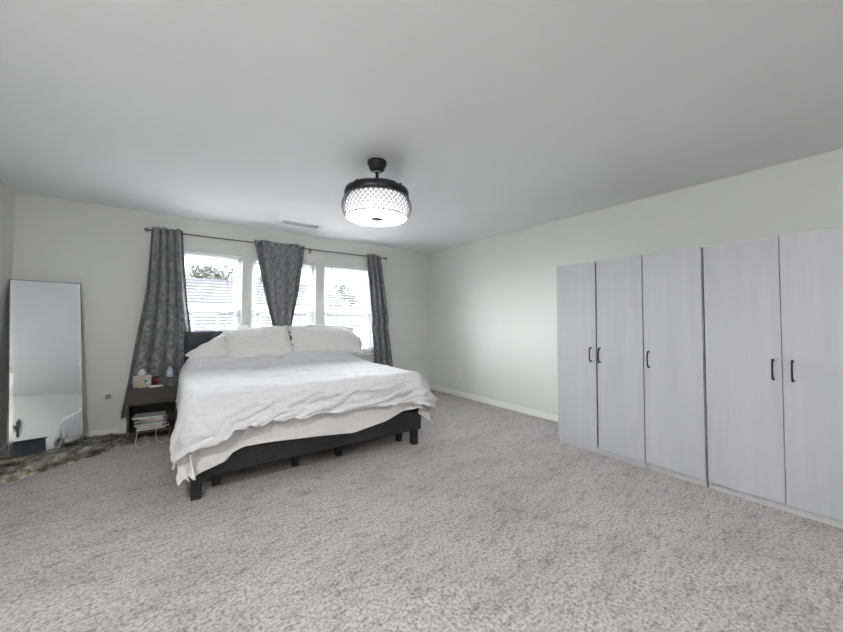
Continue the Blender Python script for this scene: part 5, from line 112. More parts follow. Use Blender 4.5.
9,27,3,-8,2,-1,-7,-1,1,-2,-1,1,3,1,-2,7,0,0,-5,0,0,9,-1,-2,-8,2,4,-1,-1,1,3,0,-2,2,0,-1,0,1,0,-1,0,0,1,0,-2,0,1,0,1,0,-5,-3,0,13,2,-1,3,-1,2,-8,-1,-2,0,-1,1,-4,2,-2,-5,-1,2,8,1,-1,4,0,1,-3,-2,-1,-7,0,0,4,1,0,-4,0,0,3,0,1,-1,0,1,7,0,1,2,1,0,2,0,-1,-4,-1,-1,-3,0,-1,-2,-1,0,-1,0,-1,-2,0,1,6,0,1,0,0,-1,3,0,0,-2,-1,0,-2,-3,-1,-6,2,1,7,6,-7,15,-3,6,-13,-1,0,3,3,0,-6,-2,0,3,0,1,0,0,0,-4,-1,1,1,1,1,-1,-2,1,4,1,-1,0,1,-1,-3,0,-1,3,-2,-5,11,0,4,-9,1,-3,5,0,4,-9,1,1,-3,-1,0,8,-1,0,-12,-1,-1,6,1,-1,3,0,0,-1,1,0,0,-1,0,1,1,0,-2,-1,0,-1,1,0,1,0,1,0,0,-1,0,-1,2,-1,0,0,1,1,-1,3,-1,0,0,-1,1,0,-2,0,-2,8,-2,6,-9,1,-12,-1,-2,1,7,1,6,-2,1,-2,5,-1,1,-10,0,-2,15,-1,1,-10,1,-1,1,0,1,1,1,-1,2,-1,0,-7,1,0,-1,0,-1,
-2,28,1,10,-1,1,-1,1,0,-4,1,-1,-4,-1,1,-3,0,1,5,0,-1,-6,1,2,9,0,-4,-2,1,1,-3,-1,2,1,0,-1,0,0,-1,1,0,0,0,1,0,-1,0,0,0,0,2,3,-2,-13,-3,2,10,0,-1,5,0,0,-1,0,-1,1,-1,1,-5,2,-2,-9,-1,2,7,0,-1,6,2,0,5,-2,1,-11,0,-1,3,0,0,-5,1,0,1,0,0,-4,0,-1,-4,-1,0,-2,0,1,7,1,1,11,-1,0,1,0,0,-7,0,0,3,0,0,-6,-1,-1,8,0,1,0,0,1,0,0,-1,0,-1,0,-1,-2,-1,-4,0,0,-4,4,0,11,1,0,-5,-2,0,3,0,0,1,1,1,-4,0,1,-2,0,0,4,0,0,-5,-1,1,8,0,-1,9,-2,3,-5,0,-6,7,1,2,-17,0,-1,-5,0,0,-3,1,0,5,-2,-2,14,1,1,-20,1,1,13,0,1,-7,-1,0,4,1,0,-2,0,0,1,0,0,-1,-1,0,0,0,0,1,0,0,0,0,1,0,0,0,1,1,0,-1,-1,1,1,0,0,-1,-1,-1,0,3,-1,5,1,0,2,1,1,1,0,0,-1,-2,-1,-2,-3,0,-3,2,-1,0,-3,0,0,11,-1,2,-10,1,-2,0,0,0,2,1,0,1,-1,1,-1,1,-1,4,-1,0,-4,1,0,
-3,29,3,-1,0,-1,4,-1,0,3,0,0,2,1,0,-2,-1,-1,-2,1,2,-4,0,0,-5,-1,3,3,1,-1,2,0,-1,4,1,-2,0,1,0,0,1,0,1,-1,-1,1,0,-1,-1,0,1,0,0,0,1,-1,-12,-1,0,8,0,0,4,0,-1,3,1,-1,7,-2,2,-8,0,-2,-12,0,0,0,-2,2,9,2,-2,6,-1,1,-4,1,0,1,-1,0,-3,1,-1,-1,-1,1,-2,0,0,5,0,0,-5,1,-1,-3,-1,0,6,0,0,1,0,0,-4,0,0,7,0,0,-12,0,0,0,-2,1,8,2,0,4,-2,-1,-3,1,0,4,0,-1,5,0,0,-1,0,1,-2,2,1,-2,-2,-1,1,-1,1,-7,0,-1,4,1,0,-1,-1,0,0,4,0,-10,-4,0,12,0,-3,12,0,6,-5,0,2,-2,-1,-1,-4,0,-2,-3,-1,-1,5,1,0,-15,2,1,9,0,0,-3,-1,-2,8,0,-1,-10,0,1,5,0,0,0,0,0,0,-1,0,1,1,0,0,-1,0,1,1,0,0,0,2,-3,-1,-1,-3,1,0,4,0,-1,1,1,1,1,-2,-1,-2,-1,0,-3,-4,-1,-2,3,1,3,3,1,2,0,-1,0,1,0,2,0,1,-1,1,0,0,2,0,0,1,1,0,-3,-1,0,2,0,0,-2,-1,1,0,1,-1,1,-1,1,
-1,29,2,3,0,0,-2,0,0,-2,0,0,0,0,0,0,0,0,-3,-1,0,14,-2,-5,4,-1,-3,0,0,0,-9,4,4,-5,0,4,2,0,-1,0,0,0,0,0,0,0,0,-1,1,0,0,-1,0,7,1,1,-3,1,0,-11,0,0,5,-1,0,1,-1,-1,3,1,-2,11,0,1,1,-1,4,-12,1,-1,-9,-1,1,5,0,-2,4,0,-2,2,0,0,-1,-1,1,-6,1,-1,11,0,1,-6,-1,-2,9,0,1,-6,1,1,-5,-1,-1,-2,0,0,5,0,0,-5,0,-3,15,-2,4,-10,1,0,-11,0,1,10,-1,0,-1,1,0,0,0,0,0,-1,-3,7,2,1,-3,-4,-2,6,4,4,-8,-1,-1,0,0,0,-2,0,0,0,0,0,3,-1,0,-1,4,-1,-10,-3,1,10,0,0,1,1,-1,6,-2,2,-3,-1,1,-4,1,-1,-5,1,1,4,-1,0,1,0,0,2,1,0,-6,0,-1,4,0,-2,-1,-1,0,0,-1,0,0,1,0,-1,-1,1,1,1,0,0,-1,-1,0,1,0,-1,0,0,3,0,0,-4,0,1,1,0,-1,0,1,0,1,1,0,1,1,0,0,-2,0,-1,-1,0,-1,0,0,1,0,0,-1,5,0,3,-8,0,-2,4,1,0,-3,-1,0,5,0,0,-4,0,0,2,1,0,-2,-1,0,8,1,1,
-3,29,3,2,0,-1,2,1,0,-1,0,0,-2,0,1,2,0,0,6,-1,-2,-10,0,5,0,1,0,5,1,-5,7,-3,-4,-3,1,1,-5,0,3,1,-1,-1,0,1,0,0,-1,0,0,0,0,1,1,-1,-1,-2,11,1,-1,2,-1,4,-16,3,1,3,0,1,-6,-1,2,6,-1,-1,8,2,-5,11,-2,3,-9,0,0,-8,0,0,-1,-1,-1,4,0,-1,1,0,0,-3,-2,-1,3,0,-3,8,1,4,-10,0,-1,1,0,0,-2,0,1,-1,0,0,2,0,0,3,-3,-1,5,1,-5,10,1,0,0,-7,6,-25,7,0,11,-1,0,-4,1,0,-2,0,0,1,-1,-1,3,0,0,0,2,-1,-3,-1,1,3,0,1,-2,-1,0,-1,1,0,0,0,0,-1,0,1,-3,2,-1,-6,-1,1,5,-1,-2,3,3,0,6,-3,0,-5,0,1,0,-1,0,-3,0,-1,-3,0,0,-2,1,0,4,0,0,8,-1,1,0,0,-1,0,1,1,0,-1,0,1,1,-1,0,-1,0,-2,0,1,-3,0,-1,1,0,1,-2,0,-1,1,1,0,0,0,0,1,0,0,-1,-2,0,-1,0,0,0,2,0,2,1,0,1,0,1,0,-1,0,-1,-3,-1,-1,7,0,2,-8,-1,-1,6,1,0,-3,0,0,2,0,0,0,0,0,-1,1,0,-7,-2,-1,
-11,31,3,-3,0,1,6,1,-1,1,0,0,4,1,-1,-3,1,1,3,1,-1,7,0,-3,0,1,-1,-5,-1,5,-3,-1,2,0,-3,-1,5,-1,-3,0,-1,0,0,0,-1,1,0,0,-1,0,0,0,-1,-1,1,1,-3,-1,0,6,2,-4,13,-3,5,-15,2,1,-1,3,-1,-11,-1,4,9,-1,0,-5,0,-4,22,-2,1,-7,0,0,-5,0,0,2,1,-1,2,-1,1,0,2,0,-8,-2,0,6,0,-3,4,-1,2,-6,0,-1,0,0,0,1,0,0,0,-4,-4,10,4,4,-10,-2,-2,9,0,-2,8,5,-5,8,-3,6,-7,0,-1,-3,-2,2,-5,1,1,-5,1,1,-1,0,0,-2,-1,0,1,1,-1,-3,-1,0,1,1,0,-2,-1,0,2,0,0,0,-2,-2,9,2,3,-13,1,-1,-6,0,2,4,-5,-3,-7,3,2,14,0,-1,2,0,1,-1,0,0,1,0,-1,2,-1,-1,2,0,1,-6,0,-1,1,1,2,-2,-1,-1,1,1,0,0,0,0,-1,0,0,-1,0,0,-1,0,0,-2,0,0,0,0,0,-1,1,0,3,0,1,-1,0,0,0,0,-1,1,-1,1,-1,-1,-1,-2,-1,0,-1,2,0,2,2,0,3,3,0,0,-6,0,-1,4,0,1,-2,0,-1,2,0,0,0,0,0,1,0,-1,6,-1,1,4,1,-1,
14,26,0,-14,3,0,-9,0,1,4,1,0,1,-1,1,8,1,-2,-6,1,3,4,2,-3,-3,0,2,-6,-1,2,0,-1,0,4,1,-2,1,-2,0,3,0,-1,0,-1,0,-1,0,3,0,0,2,0,0,-2,-1,0,0,2,0,-3,-1,1,-1,1,-6,16,0,1,-1,-1,2,-1,1,2,-23,-1,0,9,2,0,-8,1,-2,21,-2,3,-8,1,2,-5,-2,1,7,0,0,0,0,2,-4,0,2,0,0,0,-1,0,-2,1,0,-2,3,-1,-1,-2,-3,-5,9,3,3,-7,-1,-1,1,2,1,-4,-2,-1,3,2,-4,10,3,-7,8,-1,2,0,-1,3,-4,-3,5,-9,0,0,-4,1,1,-1,1,0,0,0,-1,2,-1,1,-4,-1,0,-1,1,0,2,-2,-3,7,2,2,-6,0,-1,5,0,0,-3,-5,-2,-19,4,2,21,1,-1,0,-1,3,-9,0,-1,6,-1,-2,8,0,-3,5,0,3,-2,1,2,-4,0,2,-5,0,-2,4,1,-1,2,0,0,-1,-1,2,-11,-1,-1,-4,1,0,0,0,0,1,0,0,0,0,1,0,0,0,1,0,-1,0,1,0,1,1,0,1,1,0,1,-1,0,-1,-1,1,-1,-2,-1,-3,2,1,2,-3,0,-1,6,-1,2,1,0,-1,0,0,1,-1,0,0,-1,0,-1,2,0,1,-2,0,-1,0,0,1,
13,34,-3,4,-2,1,-4,-1,1,-6,-1,1,-5,0,-1,-7,-1,2,10,0,-3,-9,-1,5,-4,0,2,2,0,-1,3,1,0,0,-1,0,6,0,-4,-2,0,0,-1,0,3,2,0,-10,-3,0,10,-1,-1,7,0,-2,1,-1,1,0,13,5,-7,-1,1,-6,-3,-1,3,-2,-2,4,0,-5,9,0,2,-5,-1,1,-3,0,1,-9,1,-1,12,-3,1,-2,0,2,-7,0,0,8,-1,1,1,1,1,-11,-1,2,1,-1,1,7,-1,3,-2,1,1,10,2,6,-13,0,2,-7,0,2,-6,-1,2,-6,0,2,-7,-2,1,0,0,-1,8,0,-3,10,1,-6,11,1,-6,10,-2,1,-3,4,3,-15,-2,1,-5,0,0,6,0,-2,8,-1,0,0,-2,0,-1,1,4,-9,-1,2,-6,-1,1,-2,-1,2,0,4,3,17,0,1,-4,-2,0,1,-1,-2,7,-1,0,-1,0,3,-7,-1,4,-7,-1,-1,-2,-3,-2,4,-1,-2,2,-2,0,-3,-2,0,-3,-2,-1,0,25,-33,32,-6,8,-10,-3,2,-8,-1,0,-3,0,0,-1,0,0,1,0,-1,-2,1,-1,1,-4,0,-4,-1,0,-2,0,-1,0,1,1,2,2,0,2,3,0,4,-2,0,-2,3,0,1,-2,2,-2,-5,-1,1,7,-1,1,-2,0,-1,3,1,1,-3,-1,-1,3,1,1,-8,-2,-1,
-1,32,-2,5,2,0,3,1,-1,2,1,0,0,-1,1,0,-2,1,-7,-2,2,2,-1,-1,4,-1,-1,5,-1,-3,1,-1,-1,-2,1,1,-11,1,6,-4,-1,3,5,1,-8,0,0,7,3,-2,-18,0,-3,-4,-3,4,9,-4,0,11,2,-1,-2,0,0,0,0,0,0,0,0,0,0,0,0,0,0,0,0,0,0,0,0,0,0,0,0,0,0,0,0,0,0,0,0,0,0,0,0,0,0,0,0,0,0,0,0,0,0,0,0,0,0,0,0,0,0,0,0,0,0,0,0,0,0,0,0,0,0,0,0,0,0,0,0,0,0,0,0,0,0,0,0,0,0,0,0,0,0,0,0,0,0,0,0,0,0,0,0,0,0,0,0,0,0,0,0,0,0,0,0,0,0,0,0,0,0,0,0,0,0,0,0,0,0,0,0,0,0,0,0,0,0,0,0,0,0,0,0,0,0,0,0,0,0,0,0,0,0,0,0,0,0,0,0,0,1,-1,15,7,-7,6,-4,5,-4,-3,4,-6,-3,2,-7,-1,-1,-6,1,0,3,1,0,1,4,0,4,1,-1,2,1,0,1,-2,0,-3,-3,0,-2,-2,1,-3,0,0,0,1,0,2,0,-1,0,7,1,0,-9,0,-1,5,0,0,-3,-1,0,1,0,0,-11,-2,1,8,3,0,
])
random.seed(4)
sc = bpy.context.scene
C = sc.collection
PI = math.pi
R = math.radians
# ------------------------------------------------------------------ room sizes
XL, XR, YB, YR, H = -1.152, 3.815, 4.943, -2.35, 2.44

# ------------------------------------------------------------------ helpers
def link(name, me, m=None, parent=None, smooth=False):
    o = bpy.data.objects.new(name, me)
    C.objects.link(o)
    if m is not None:
        for k in (m if isinstance(m, (list, tuple)) else [m]):
            me.materials.append(k)
    if parent is not None:
        o.parent = parent
    if smooth:
        for p in me.polygons:
            p.use_smooth = True
    return o

def obj(name, bm, m=None, parent=None, smooth=False, bevel=0.0, seg=2):
    me = bpy.data.meshes.new(name)
    bmesh.ops.recalc_face_normals(bm, faces=bm.faces[:])
    bm.to_mesh(me)
    bm.free()
    o = link(name, me, m, parent, smooth)
    if bevel:
        b = o.modifiers.new('bevel', 'BEVEL')
        b.width = bevel
        b.segments = seg
        b.limit_method = 'ANGLE'
    return o

def BM():
    return bmesh.new()

def bx(bm, x0, x1, y0, y1, z0, z1, mat=None):
    r = bmesh.ops.create_cube(bm, size=1)
    for v in r['verts']:
        v.co = Vector(((x0 + x1) / 2 + v.co.x * (x1 - x0), (y0 + y1) / 2 + v.co.y * (y1 - y0), (z0 + z1) / 2 + v.co.z * (z1 - z0)))
        if mat is not None:
            v.co = mat @ v.co
    return r['verts']

def lathe(bm, prof, n=48, c=(0, 0, 0)):
    rings = []
    for r, z in prof:
        if r < 1e-5:
            rings.append([bm.verts.new((c[0], c[1], c[2] + z))])
        else:
            rings.append([bm.verts.new((c[0] + r * math.cos(2 * PI * k / n), c[1] + r * math.sin(2 * PI * k / n), c[2] + z)) for k in range(n)])
    for a, b in zip(rings, rings[1:]):
        for k in range(n):
            k2 = (k + 1) % n
            if len(a) == 1 and len(b) == 1:
                continue
            if len(a) == 1:
                bm.faces.new((a[0], b[k2], b[k]))
            elif len(b) == 1:
                bm.faces.new((a[k], a[k2], b[0]))
            else:
                bm.faces.new((a[k], a[k2], b[k2], b[k]))

def tube(bm, pts, r, n=8, cap=True):
    pts = [Vector(p) for p in pts]
    rings = []
    up = None
    for i, p in enumerate(pts):
        t = (pts[min(i + 1, len(pts) - 1)] - pts[max(i - 1, 0)]).normalized()
        if up is None:
            up = t.orthogonal().normalized()
        up = (up - t * up.dot(t)).normalized()
        s = t.cross(up)
        rr = r[i] if isinstance(r, (list, tuple)) else r
        rings.append([bm.verts.new(p + (up * math.cos(2 * PI * k / n) + s * math.sin(2 * PI * k / n)) * rr) for k in range(n)])
    for a, b in zip(rings, rings[1:]):
        for k in range(n):
            bm.faces.new((a[k], a[(k + 1) % n], b[(k + 1) % n], b[k]))
    if cap:
        bm.faces.new(rings[0][::-1])
        bm.faces.new(rings[-1])

def tag(o, label, cat, group=None, kind=None):
    o['label'] = label
    o['category'] = cat
    if group:
        o['group'] = group
    if kind:
        o['kind'] = kind
    return o

def thing(name, label, cat, loc=(0, 0, 0), rz=0.0, group=None):
    o = bpy.data.objects.new(name, None)
    o.empty_display_size = 0.1
    C.objects.link(o)
    o.location = loc
    o.rotation_euler = (0, 0, rz)
    return tag(o, label, cat, group)

def struct(o):
    o['kind'] = 'structure'
    return o

def dup(root, loc, label):
    r = root.copy()
    C.objects.link(r)
    r.location = loc
    r['label'] = label
    for ch in list(root.children):
        c = ch.copy()
        C.objects.link(c)
        c.parent = r
        for g in ch.children:
            d = g.copy()
            C.objects.link(d)
            d.parent = c
    return r

# ------------------------------------------------------------------ materials
class NT:
    def __init__(s, name):
        s.m = bpy.data.materials.new(name)
        s.m.use_nodes = True
        s.t = s.m.node_tree
        s.b = s.t.nodes['Principled BSDF']
    def n(s, typ, **kw):
        nd = s.t.nodes.new(typ)
        for k, v in kw.items():
            if k.startswith('i_'):
                key = k[2:].replace('_', ' ')
                nd.inputs[key].default_value = v
            else:
                setattr(nd, k, v)
        return nd
    def l(s, a, b):
        s.t.links.new(a, b)
    def coords(s, scale=(1, 1, 1), src='Object', rot=(0, 0, 0)):
        tc = s.n('ShaderNodeTexCoord')
        mp = s.n('ShaderNodeMapping')
        mp.inputs['Scale'].default_value = scale
        mp.inputs['Rotation'].default_value = rot
        s.l(tc.outputs[src], mp.inputs['Vector'])
        return mp.outputs['Vector']
    def noise(s, vec, scale, detail=4, rough=.55):
        nd = s.n('ShaderNodeTexNoise')
        nd.inputs['Scale'].default_value = scale
        nd.inputs['Detail'].default_value = detail
        nd.inputs['Roughness'].default_value = rough
        s.l(vec, nd.inputs['Vector'])
        return nd.outputs['Fac']
    def ramp(s, fac, stops):
        r = s.n('ShaderNodeValToRGB')
        el = r.color_ramp.elements
        while len(el) < len(stops):
            el.new(.5)
        for e, (p, c) in zip(el, stops):
            e.position = p
            e.color = (*c, 1) if len(c) == 3 else c
        s.l(fac, r.inputs['Fac'])
        return r.outputs['Color']
    def bump(s, h, strength, dist=.01, prev=None):
        b = s.n('ShaderNodeBump')
        b.inputs['Strength'].default_value = strength
        b.inputs['Distance'].default_value = dist
        s.l(h, b.inputs['Height'])
        if prev is not None:
            s.l(prev, b.inputs['Normal'])
        return b.outputs['Normal']
    def mix(s, a, b, fac, mode='MIX'):
        m = s.n('ShaderNodeMix', data_type='RGBA', blend_type=mode)
        for k, v in ((0, fac), (6, a), (7, b)):
            if hasattr(v, 'is_linked') or hasattr(v, 'links'):
                s.l(v, m.inputs[k])
            else:
                m.inputs[k].default_value = (*v, 1) if isinstance(v, tuple) and len(v) == 3 else v
        return m.outputs[2]
    def math(s, op, a, b=None, c=None):
        m = s.n('ShaderNodeMath', operation=op)
        for k, v in enumerate((a, b, c)):
            if v is None:
                continue
            if isinstance(v, (int, float)):
                m.inputs[k].default_value = v
            else:
                s.l(v, m.inputs[k])
        return m.outputs[0]
    def base(s, c):
        if isinstance(c, tuple):
            s.b.inputs['Base Color'].default_value = (*c, 1)
        else:
            s.l(c, s.b.inputs['Base Color'])
    def set(s, **kw):
        for k, v in kw.items():
            s.b.inputs[k.replace('_', ' ')].default_value = v
    def normal(s, nrm):
        s.l(nrm, s.b.inputs['Normal'])

def simple(name, c, rough=.5, metal=0., noisy=.06, bump=0., scale=40.):
    t = NT(name)
    v = t.coords()
    f = t.noise(v, scale, 3)
    d = tuple(max(0, x * (1 - noisy)) for x in c)
    u = tuple(min(1, x * (1 + noisy)) for x in c)
    t.base(t.ramp(f, [(.3, d), (.7, u)]))
    t.set(Roughness=rough, Metallic=metal)
    if bump:
        t.normal(t.bump(f, bump, .002))
    return t.m

def wall_mat(name, c):
    t = NT(name)
    v = t.coords()
    a = t.noise(v, 1.3, 2)
    t.base(t.ramp(a, [(.3, tuple(x * .985 for x in c)), (.7, tuple(min(1, x * 1.01) for x in c))]))
    t.set(Roughness=.72)
    t.normal(t.bump(t.noise(v, 220, 3), .08, .002))
    return t.m

M = {}
M['wall'] = wall_mat('wall_paint', (.735, .745, .728))
M['ceil'] = wall_mat('ceiling_paint', (.87, .88, .895))
M['trim'] = simple('white_trim', (.88, .88, .87), .45, noisy=.02)
M['vinyl'] = simple('white_vinyl', (.85, .85, .86), .35, noisy=.01)
M['black'] = simple('black_metal', (.004, .004, .006), .38, noisy=.2)
M['chrome'] = simple('chrome', (.7, .7, .72), .12, 1.0, noisy=.02)
M['pewter'] = simple('pewter_metal', (.16, .155, .16), .38, .8, noisy=.1)
M['plastic'] = simple('white_plastic', (.78, .78, .76), .35, noisy=.01)
M['dark'] = simple('dark_void', (.02, .02, .02), .8)

def carpet():
    t = NT('carpet')
    v = t.coords()
    fine = t.noise(v, 210, 3, .7)
    tuft = t.noise(v, 62, 4, .75)
    vor = t.n('ShaderNodeTexVoronoi')
    vor.inputs['Scale'].default_value = 95
    t.l(v, vor.inputs['Vector'])
    col = t.ramp(tuft, [(.36, (.18, .168, .166)), (.46, (.42, .403, .40)), (.60, (.62, .60, .598))])
    # brushed pile: patches that lie the other way
    vb = t.coords((1.0, 2.3, 1.0), rot=(0, 0, R(-30)))
    big = t.noise(vb, 1.7, 5, .62)
    sh = t.ramp(big, [(.36, (.84, .835, .83)), (.55, (1, 1, 1)), (.7, (1.0, 1.0, 1.0))])
    col = t.mix(col, sh, 1.0, 'MULTIPLY')
    spot = t.noise(t.coords((1, 2.6, 1), rot=(0, 0, R(-25))), 9, 5, .7)
    sp = t.ramp(spot, [(.37, (.55, .54, .54)), (.48, (1, 1, 1))])
    col = t.mix(col, sp, .75, 'MULTIPLY')
    col = t.mix(col, t.ramp(fine, [(.3, (.72, .72, .72)), (.6, (1, 1, 1))]), .8, 'MULTIPLY')
    t.base(col)
    t.set(Roughness=1.0, Specular_IOR_Level=.1, Sheen_Weight=.25)
    n1 = t.bump(tuft, .55, .012)
    n2 = t.bump(fine, .5, .005, n1)
    t.normal(t.bump(vor.outputs['Distance'], .5, .006, n2))
    return t.m
M['carpet'] = carpet()

def linen(name, c, wr=.5, scale=4.0):
    t = NT(name)
    wv = t.noise(t.coords(), 600, 2)
    t.base(t.ramp(wv, [(.3, tuple(x * .98 for x in c)), (.7, c)]))
    t.set(Roughness=.85, Sheen_Weight=.15)
    n = None
    for (sc3, rt, k, wd) in (((1.0, 2.6, 2.0), (R(10), 0, R(26)), 1.0, .05), ((2.6, .9, 1.3), (R(20), 0, R(-36)), .8, .05), ((1.0, 3.2, 2.4), (0, R(15), R(8)), .7, .035)):
        nz = t.noise(t.coords(sc3, rot=rt), scale * (.7 + k), 2, .5)
        rid = t.math('ABSOLUTE', t.math('SUBTRACT', nz, .5))
        mr_ = t.n('ShaderNodeMapRange', interpolation_type='SMOOTHSTEP')
        t.l(rid, mr_.inputs[0])
        mr_.inputs[2].default_value = wd
        n = t.bump(mr_.outputs[0], wr * k, .012, n)
    big = t.noise(t.coords((1, 1.6, 1), rot=(0, 0, R(20))), scale * 1.6, 2, .5)
    t.normal(t.bump(big, wr * .8, .06, n))
    return t.m
M['duvet'] = linen('duvet_cotton', (.635, .635, .655), .22, 2.4)
M['sheet'] = linen('sheet_cotton', (.76, .74, .745), .3, 3)
M['pillow'] = linen('pillow_cotton', (.76, .755, .75), .35, 4)

def upholstery():
    t = NT('charcoal_upholstery')
    v = t.coords()
    a = t.noise(v, 420, 2)
    t.base(t.ramp(a, [(.3, (.034, .036, .044)), (.7, (.06, .063, .074))]))
    t.set(Roughness=.75)
    t.normal(t.bump(a, .4, .002))
    return t.m
M['upholstery'] = upholstery()
M['bedframe'] = simple('black_bed_frame', (.016, .017, .019), .55, noisy=.25, bump=.1)

def curtain_mat():
    t = NT('curtain_velvet')
    uv = t.coords(src='UV')
    v = t.coords((1, 1, .6), src='UV')
    a = t.noise(v, 17, 6, .8)
    base = t.ramp(a, [(.36, (.07, .07, .077)), (.5, (.175, .177, .187)), (.66, (.34, .34, .355))])
    # woven diamonds: two crossing sets of pale lines
    sep = t.n('ShaderNodeSeparateXYZ')
    t.l(uv, sep.inputs[0])
    x, y = sep.outputs[0], sep.outputs[1]
    d1 = t.math('PINGPONG', t.math('ADD', t.math('MULTIPLY', x, 3.6), t.math('MULTIPLY', y, 3.0)), .5)
    d2 = t.math('PINGPONG', t.math('SUBTRACT', t.math('MULTIPLY', x, 3.6), t.math('MULTIPLY', y, 3.0)), .5)
    ln = t.math('LESS_THAN', t.math('MINIMUM', d1, d2), .025)
    vl = t.math('LESS_THAN', t.math('PINGPONG', t.math('MULTIPLY', x, 3.6), .5), .02)
    ln = t.math('MAXIMUM', ln, vl)
    col = t.mix(base, (.46, .46, .475), t.math('MULTIPLY', ln, .4))
    t.base(col)
    t.set(Roughness=.7, Sheen_Weight=.4)
    t.normal(t.bump(a, .25, .004))
    return t.m
M['curtain'] = curtain_mat()

def wood(name, c0, c1, axis='Z', rough=.45, sc_=6, contrast=(.35, .65)):
    t = NT(name)
    s = {'Z': (1, 1, .05), 'X': (.05, 1, 1), 'Y': (1, .05, 1)}[axis]
    v = t.coords(s)
    a = t.noise(v, sc_ * 6, 6, .65)
    b = t.noise(v, sc_, 3, .5)
    f = t.math('ADD', t.math('MULTIPLY', a, .6), t.math('MULTIPLY', b, .4))
    t.base(t.ramp(f, [(contrast[0], c0), (contrast[1], c1)]))
    t.set(Roughness=rough)
    t.normal(t.bump(a, .06, .002))
    return t.m
M['wardrobe'] = wood('pale_ash_laminate', (.455, .46, .485), (.53, .53, .56), 'Z', .5, 2.5)
M['wardrobe_side'] = wood('pale_ash_carcass', (.50, .50, .52), (.60, .60, .61), 'Z', .5, 4)
M['nightstand'] = wood('charcoal_oak', (.022, .022, .020), (.062, .060, .055), 'X', .5, 5)

def glass_mat():
    t = NT('window_glass')
    out = t.t.nodes['Material Output']
    tr = t.n('ShaderNodeBsdfTransparent')
    tr.inputs[0].default_value = (.97, .98, .98, 1)
    gl = t.n('ShaderNodeBsdfGlossy')
    gl.inputs['Roughness'].default_value = .02
    lw = t.n('ShaderNodeLayerWeight')
    lw.inputs['Blend'].default_value = .15
    mx = t.n('ShaderNodeMixShader')
    t.l(t.math('MULTIPLY', lw.outputs['Fresnel'], .6), mx.inputs[0])
    t.l(tr.outputs[0], mx.inputs[1])
    t.l(gl.outputs[0], mx.inputs[2])
    t.l(mx.outputs[0], out.inputs['Surface'])
    return t.m
M['glass'] = glass_mat()

def emis(name, c, s):
    t = NT(name)
    t.base((.85, .85, .85))
    t.b.inputs['Emission Color'].default_value = (*c, 1)
    t.b.inputs['Emission Strength'].default_value = s
    return t.m

EM = {'drum': emis('lit_drum', (.97, .97, 1), .55), 'disc': emis('lit_diffuser', (1, .99, .97), 5.5), 'fill_near': emis('fill_glow_near', (1, .985, .96), 105.0), 'fill_far': emis('fill_glow_far', (1, .985, .96), 62.0)}  # the last two glow in the added fill lamps

# ------------------------------------------------------------------ room shell
WIN = [(-.035, .795, .70, 2.055), (.905, 1.748, .70, 2.055), (1.874, 2.70, .70, 2.055)]
T = .15
bm = BM()
bx(bm, XL - T, XR + T, YR - T, YB + T, -.12, 0)
struct(obj('floor', bm, M['carpet']))
bm = BM()
bx(bm, XL - T, XR + T, YR - T, YB + T, H, H + .12)
struct(obj('ceiling', bm, M['ceil']))
bm = BM()
xs = [XL - T]
for (a, b, z0, z1) in WIN:
    xs += [a, b]
xs.append(XR + T)
for k in range(0, len(xs), 2):
    bx(bm, xs[k], xs[k + 1], YB, YB + T, 0, H)
for (a, b, z0, z1) in WIN:
    bx(bm, a, b, YB, YB + T, 0, z0)
    bx(bm, a, b, YB, YB + T, z1, H)
struct(obj('wall_back', bm, M['wall']))
for nm, a in (('wall_left', (XL - T, XL, YR, YB)), ('wall_right', (XR, XR + T, YR, YB)), ('wall_front', (XL - T, XR + T, YR - T, YR))):
    bm = BM()
    bx(bm, *a, 0, H)
    struct(obj(nm, bm, M['wall']))

def baseboard(name, x0, x1, y0, y1):
    bm = BM()
    bx(bm, x0, x1, y0, y1, 0, .078)
    o = struct(obj(name, bm, M['trim'], bevel=.004))
    return o
baseboard('baseboard_back', XL, XR, YB - .014, YB)
baseboard('baseboard_right', XR - .014, XR, YR, YB - .014)
baseboard('baseboard_left', XL, XL + .014, YR, YB - .014)
baseboard('baseboard_front', XL + .014, XR - .014, YR, YR + .014)

# windows: double hung sashes set back in the plaster opening, panes, sill
def make_window(n, a, b, z0, z1):
    root = bpy.data.objects.new('window_%d' % n, None)
    root.empty_display_size = .1
    C.objects.link(root)
    struct(root)
    root.location = ((a + b) / 2, YB + .10, z0)
    w, h = (b - a) / 2, z1 - z0
    fr = BM()
    f = .042
    for s in (-1, 1):
        bx(fr, min(s * w, s * (w - f)), max(s * w, s * (w - f)), -.02, .05, 0, h)
    bx(fr, -w + f, w - f, -.02, .05, 0, f)
    bx(fr, -w + f, w - f, -.02, .05, h - f, h)
    obj('window_frame', fr, M['vinyl'], root, bevel=.004)
    zm = 1.345 - z0
    for nm, y, za, zb in (('upper_sash', .028, zm - .02, h - f), ('lower_sash', -.004, f, zm + .02)):
        s_ = BM()
        t = .034
        for s in (-1, 1):
            xa, xb = sorted((s * (w - f), s * (w - f - t)))
            bx(s_, xa, xb, y - .012, y + .012, za, zb)
        bx(s_, -w + f + t, w - f - t, y - .012, y + .012, za, za + .04)
        bx(s_, -w + f + t, w - f - t, y - .012, y + .012, zb - .04, zb)
        sash = obj(nm, s_, M['vinyl'], root, bevel=.003)
        g = BM()
        bx(g, -w + f + t, w - f - t, y - .003, y + .003, za + .04, zb - .04)
        obj('pane', g, M['glass'], sash)
    sl = BM()
    bx(sl, -w - .02, w + .02, -.135, -.025, -.022, 0)
    obj('window_sill', sl, M['trim'], root, bevel=.004)
for k, w_ in enumerate(WIN):
    make_window(k + 1, *w_)

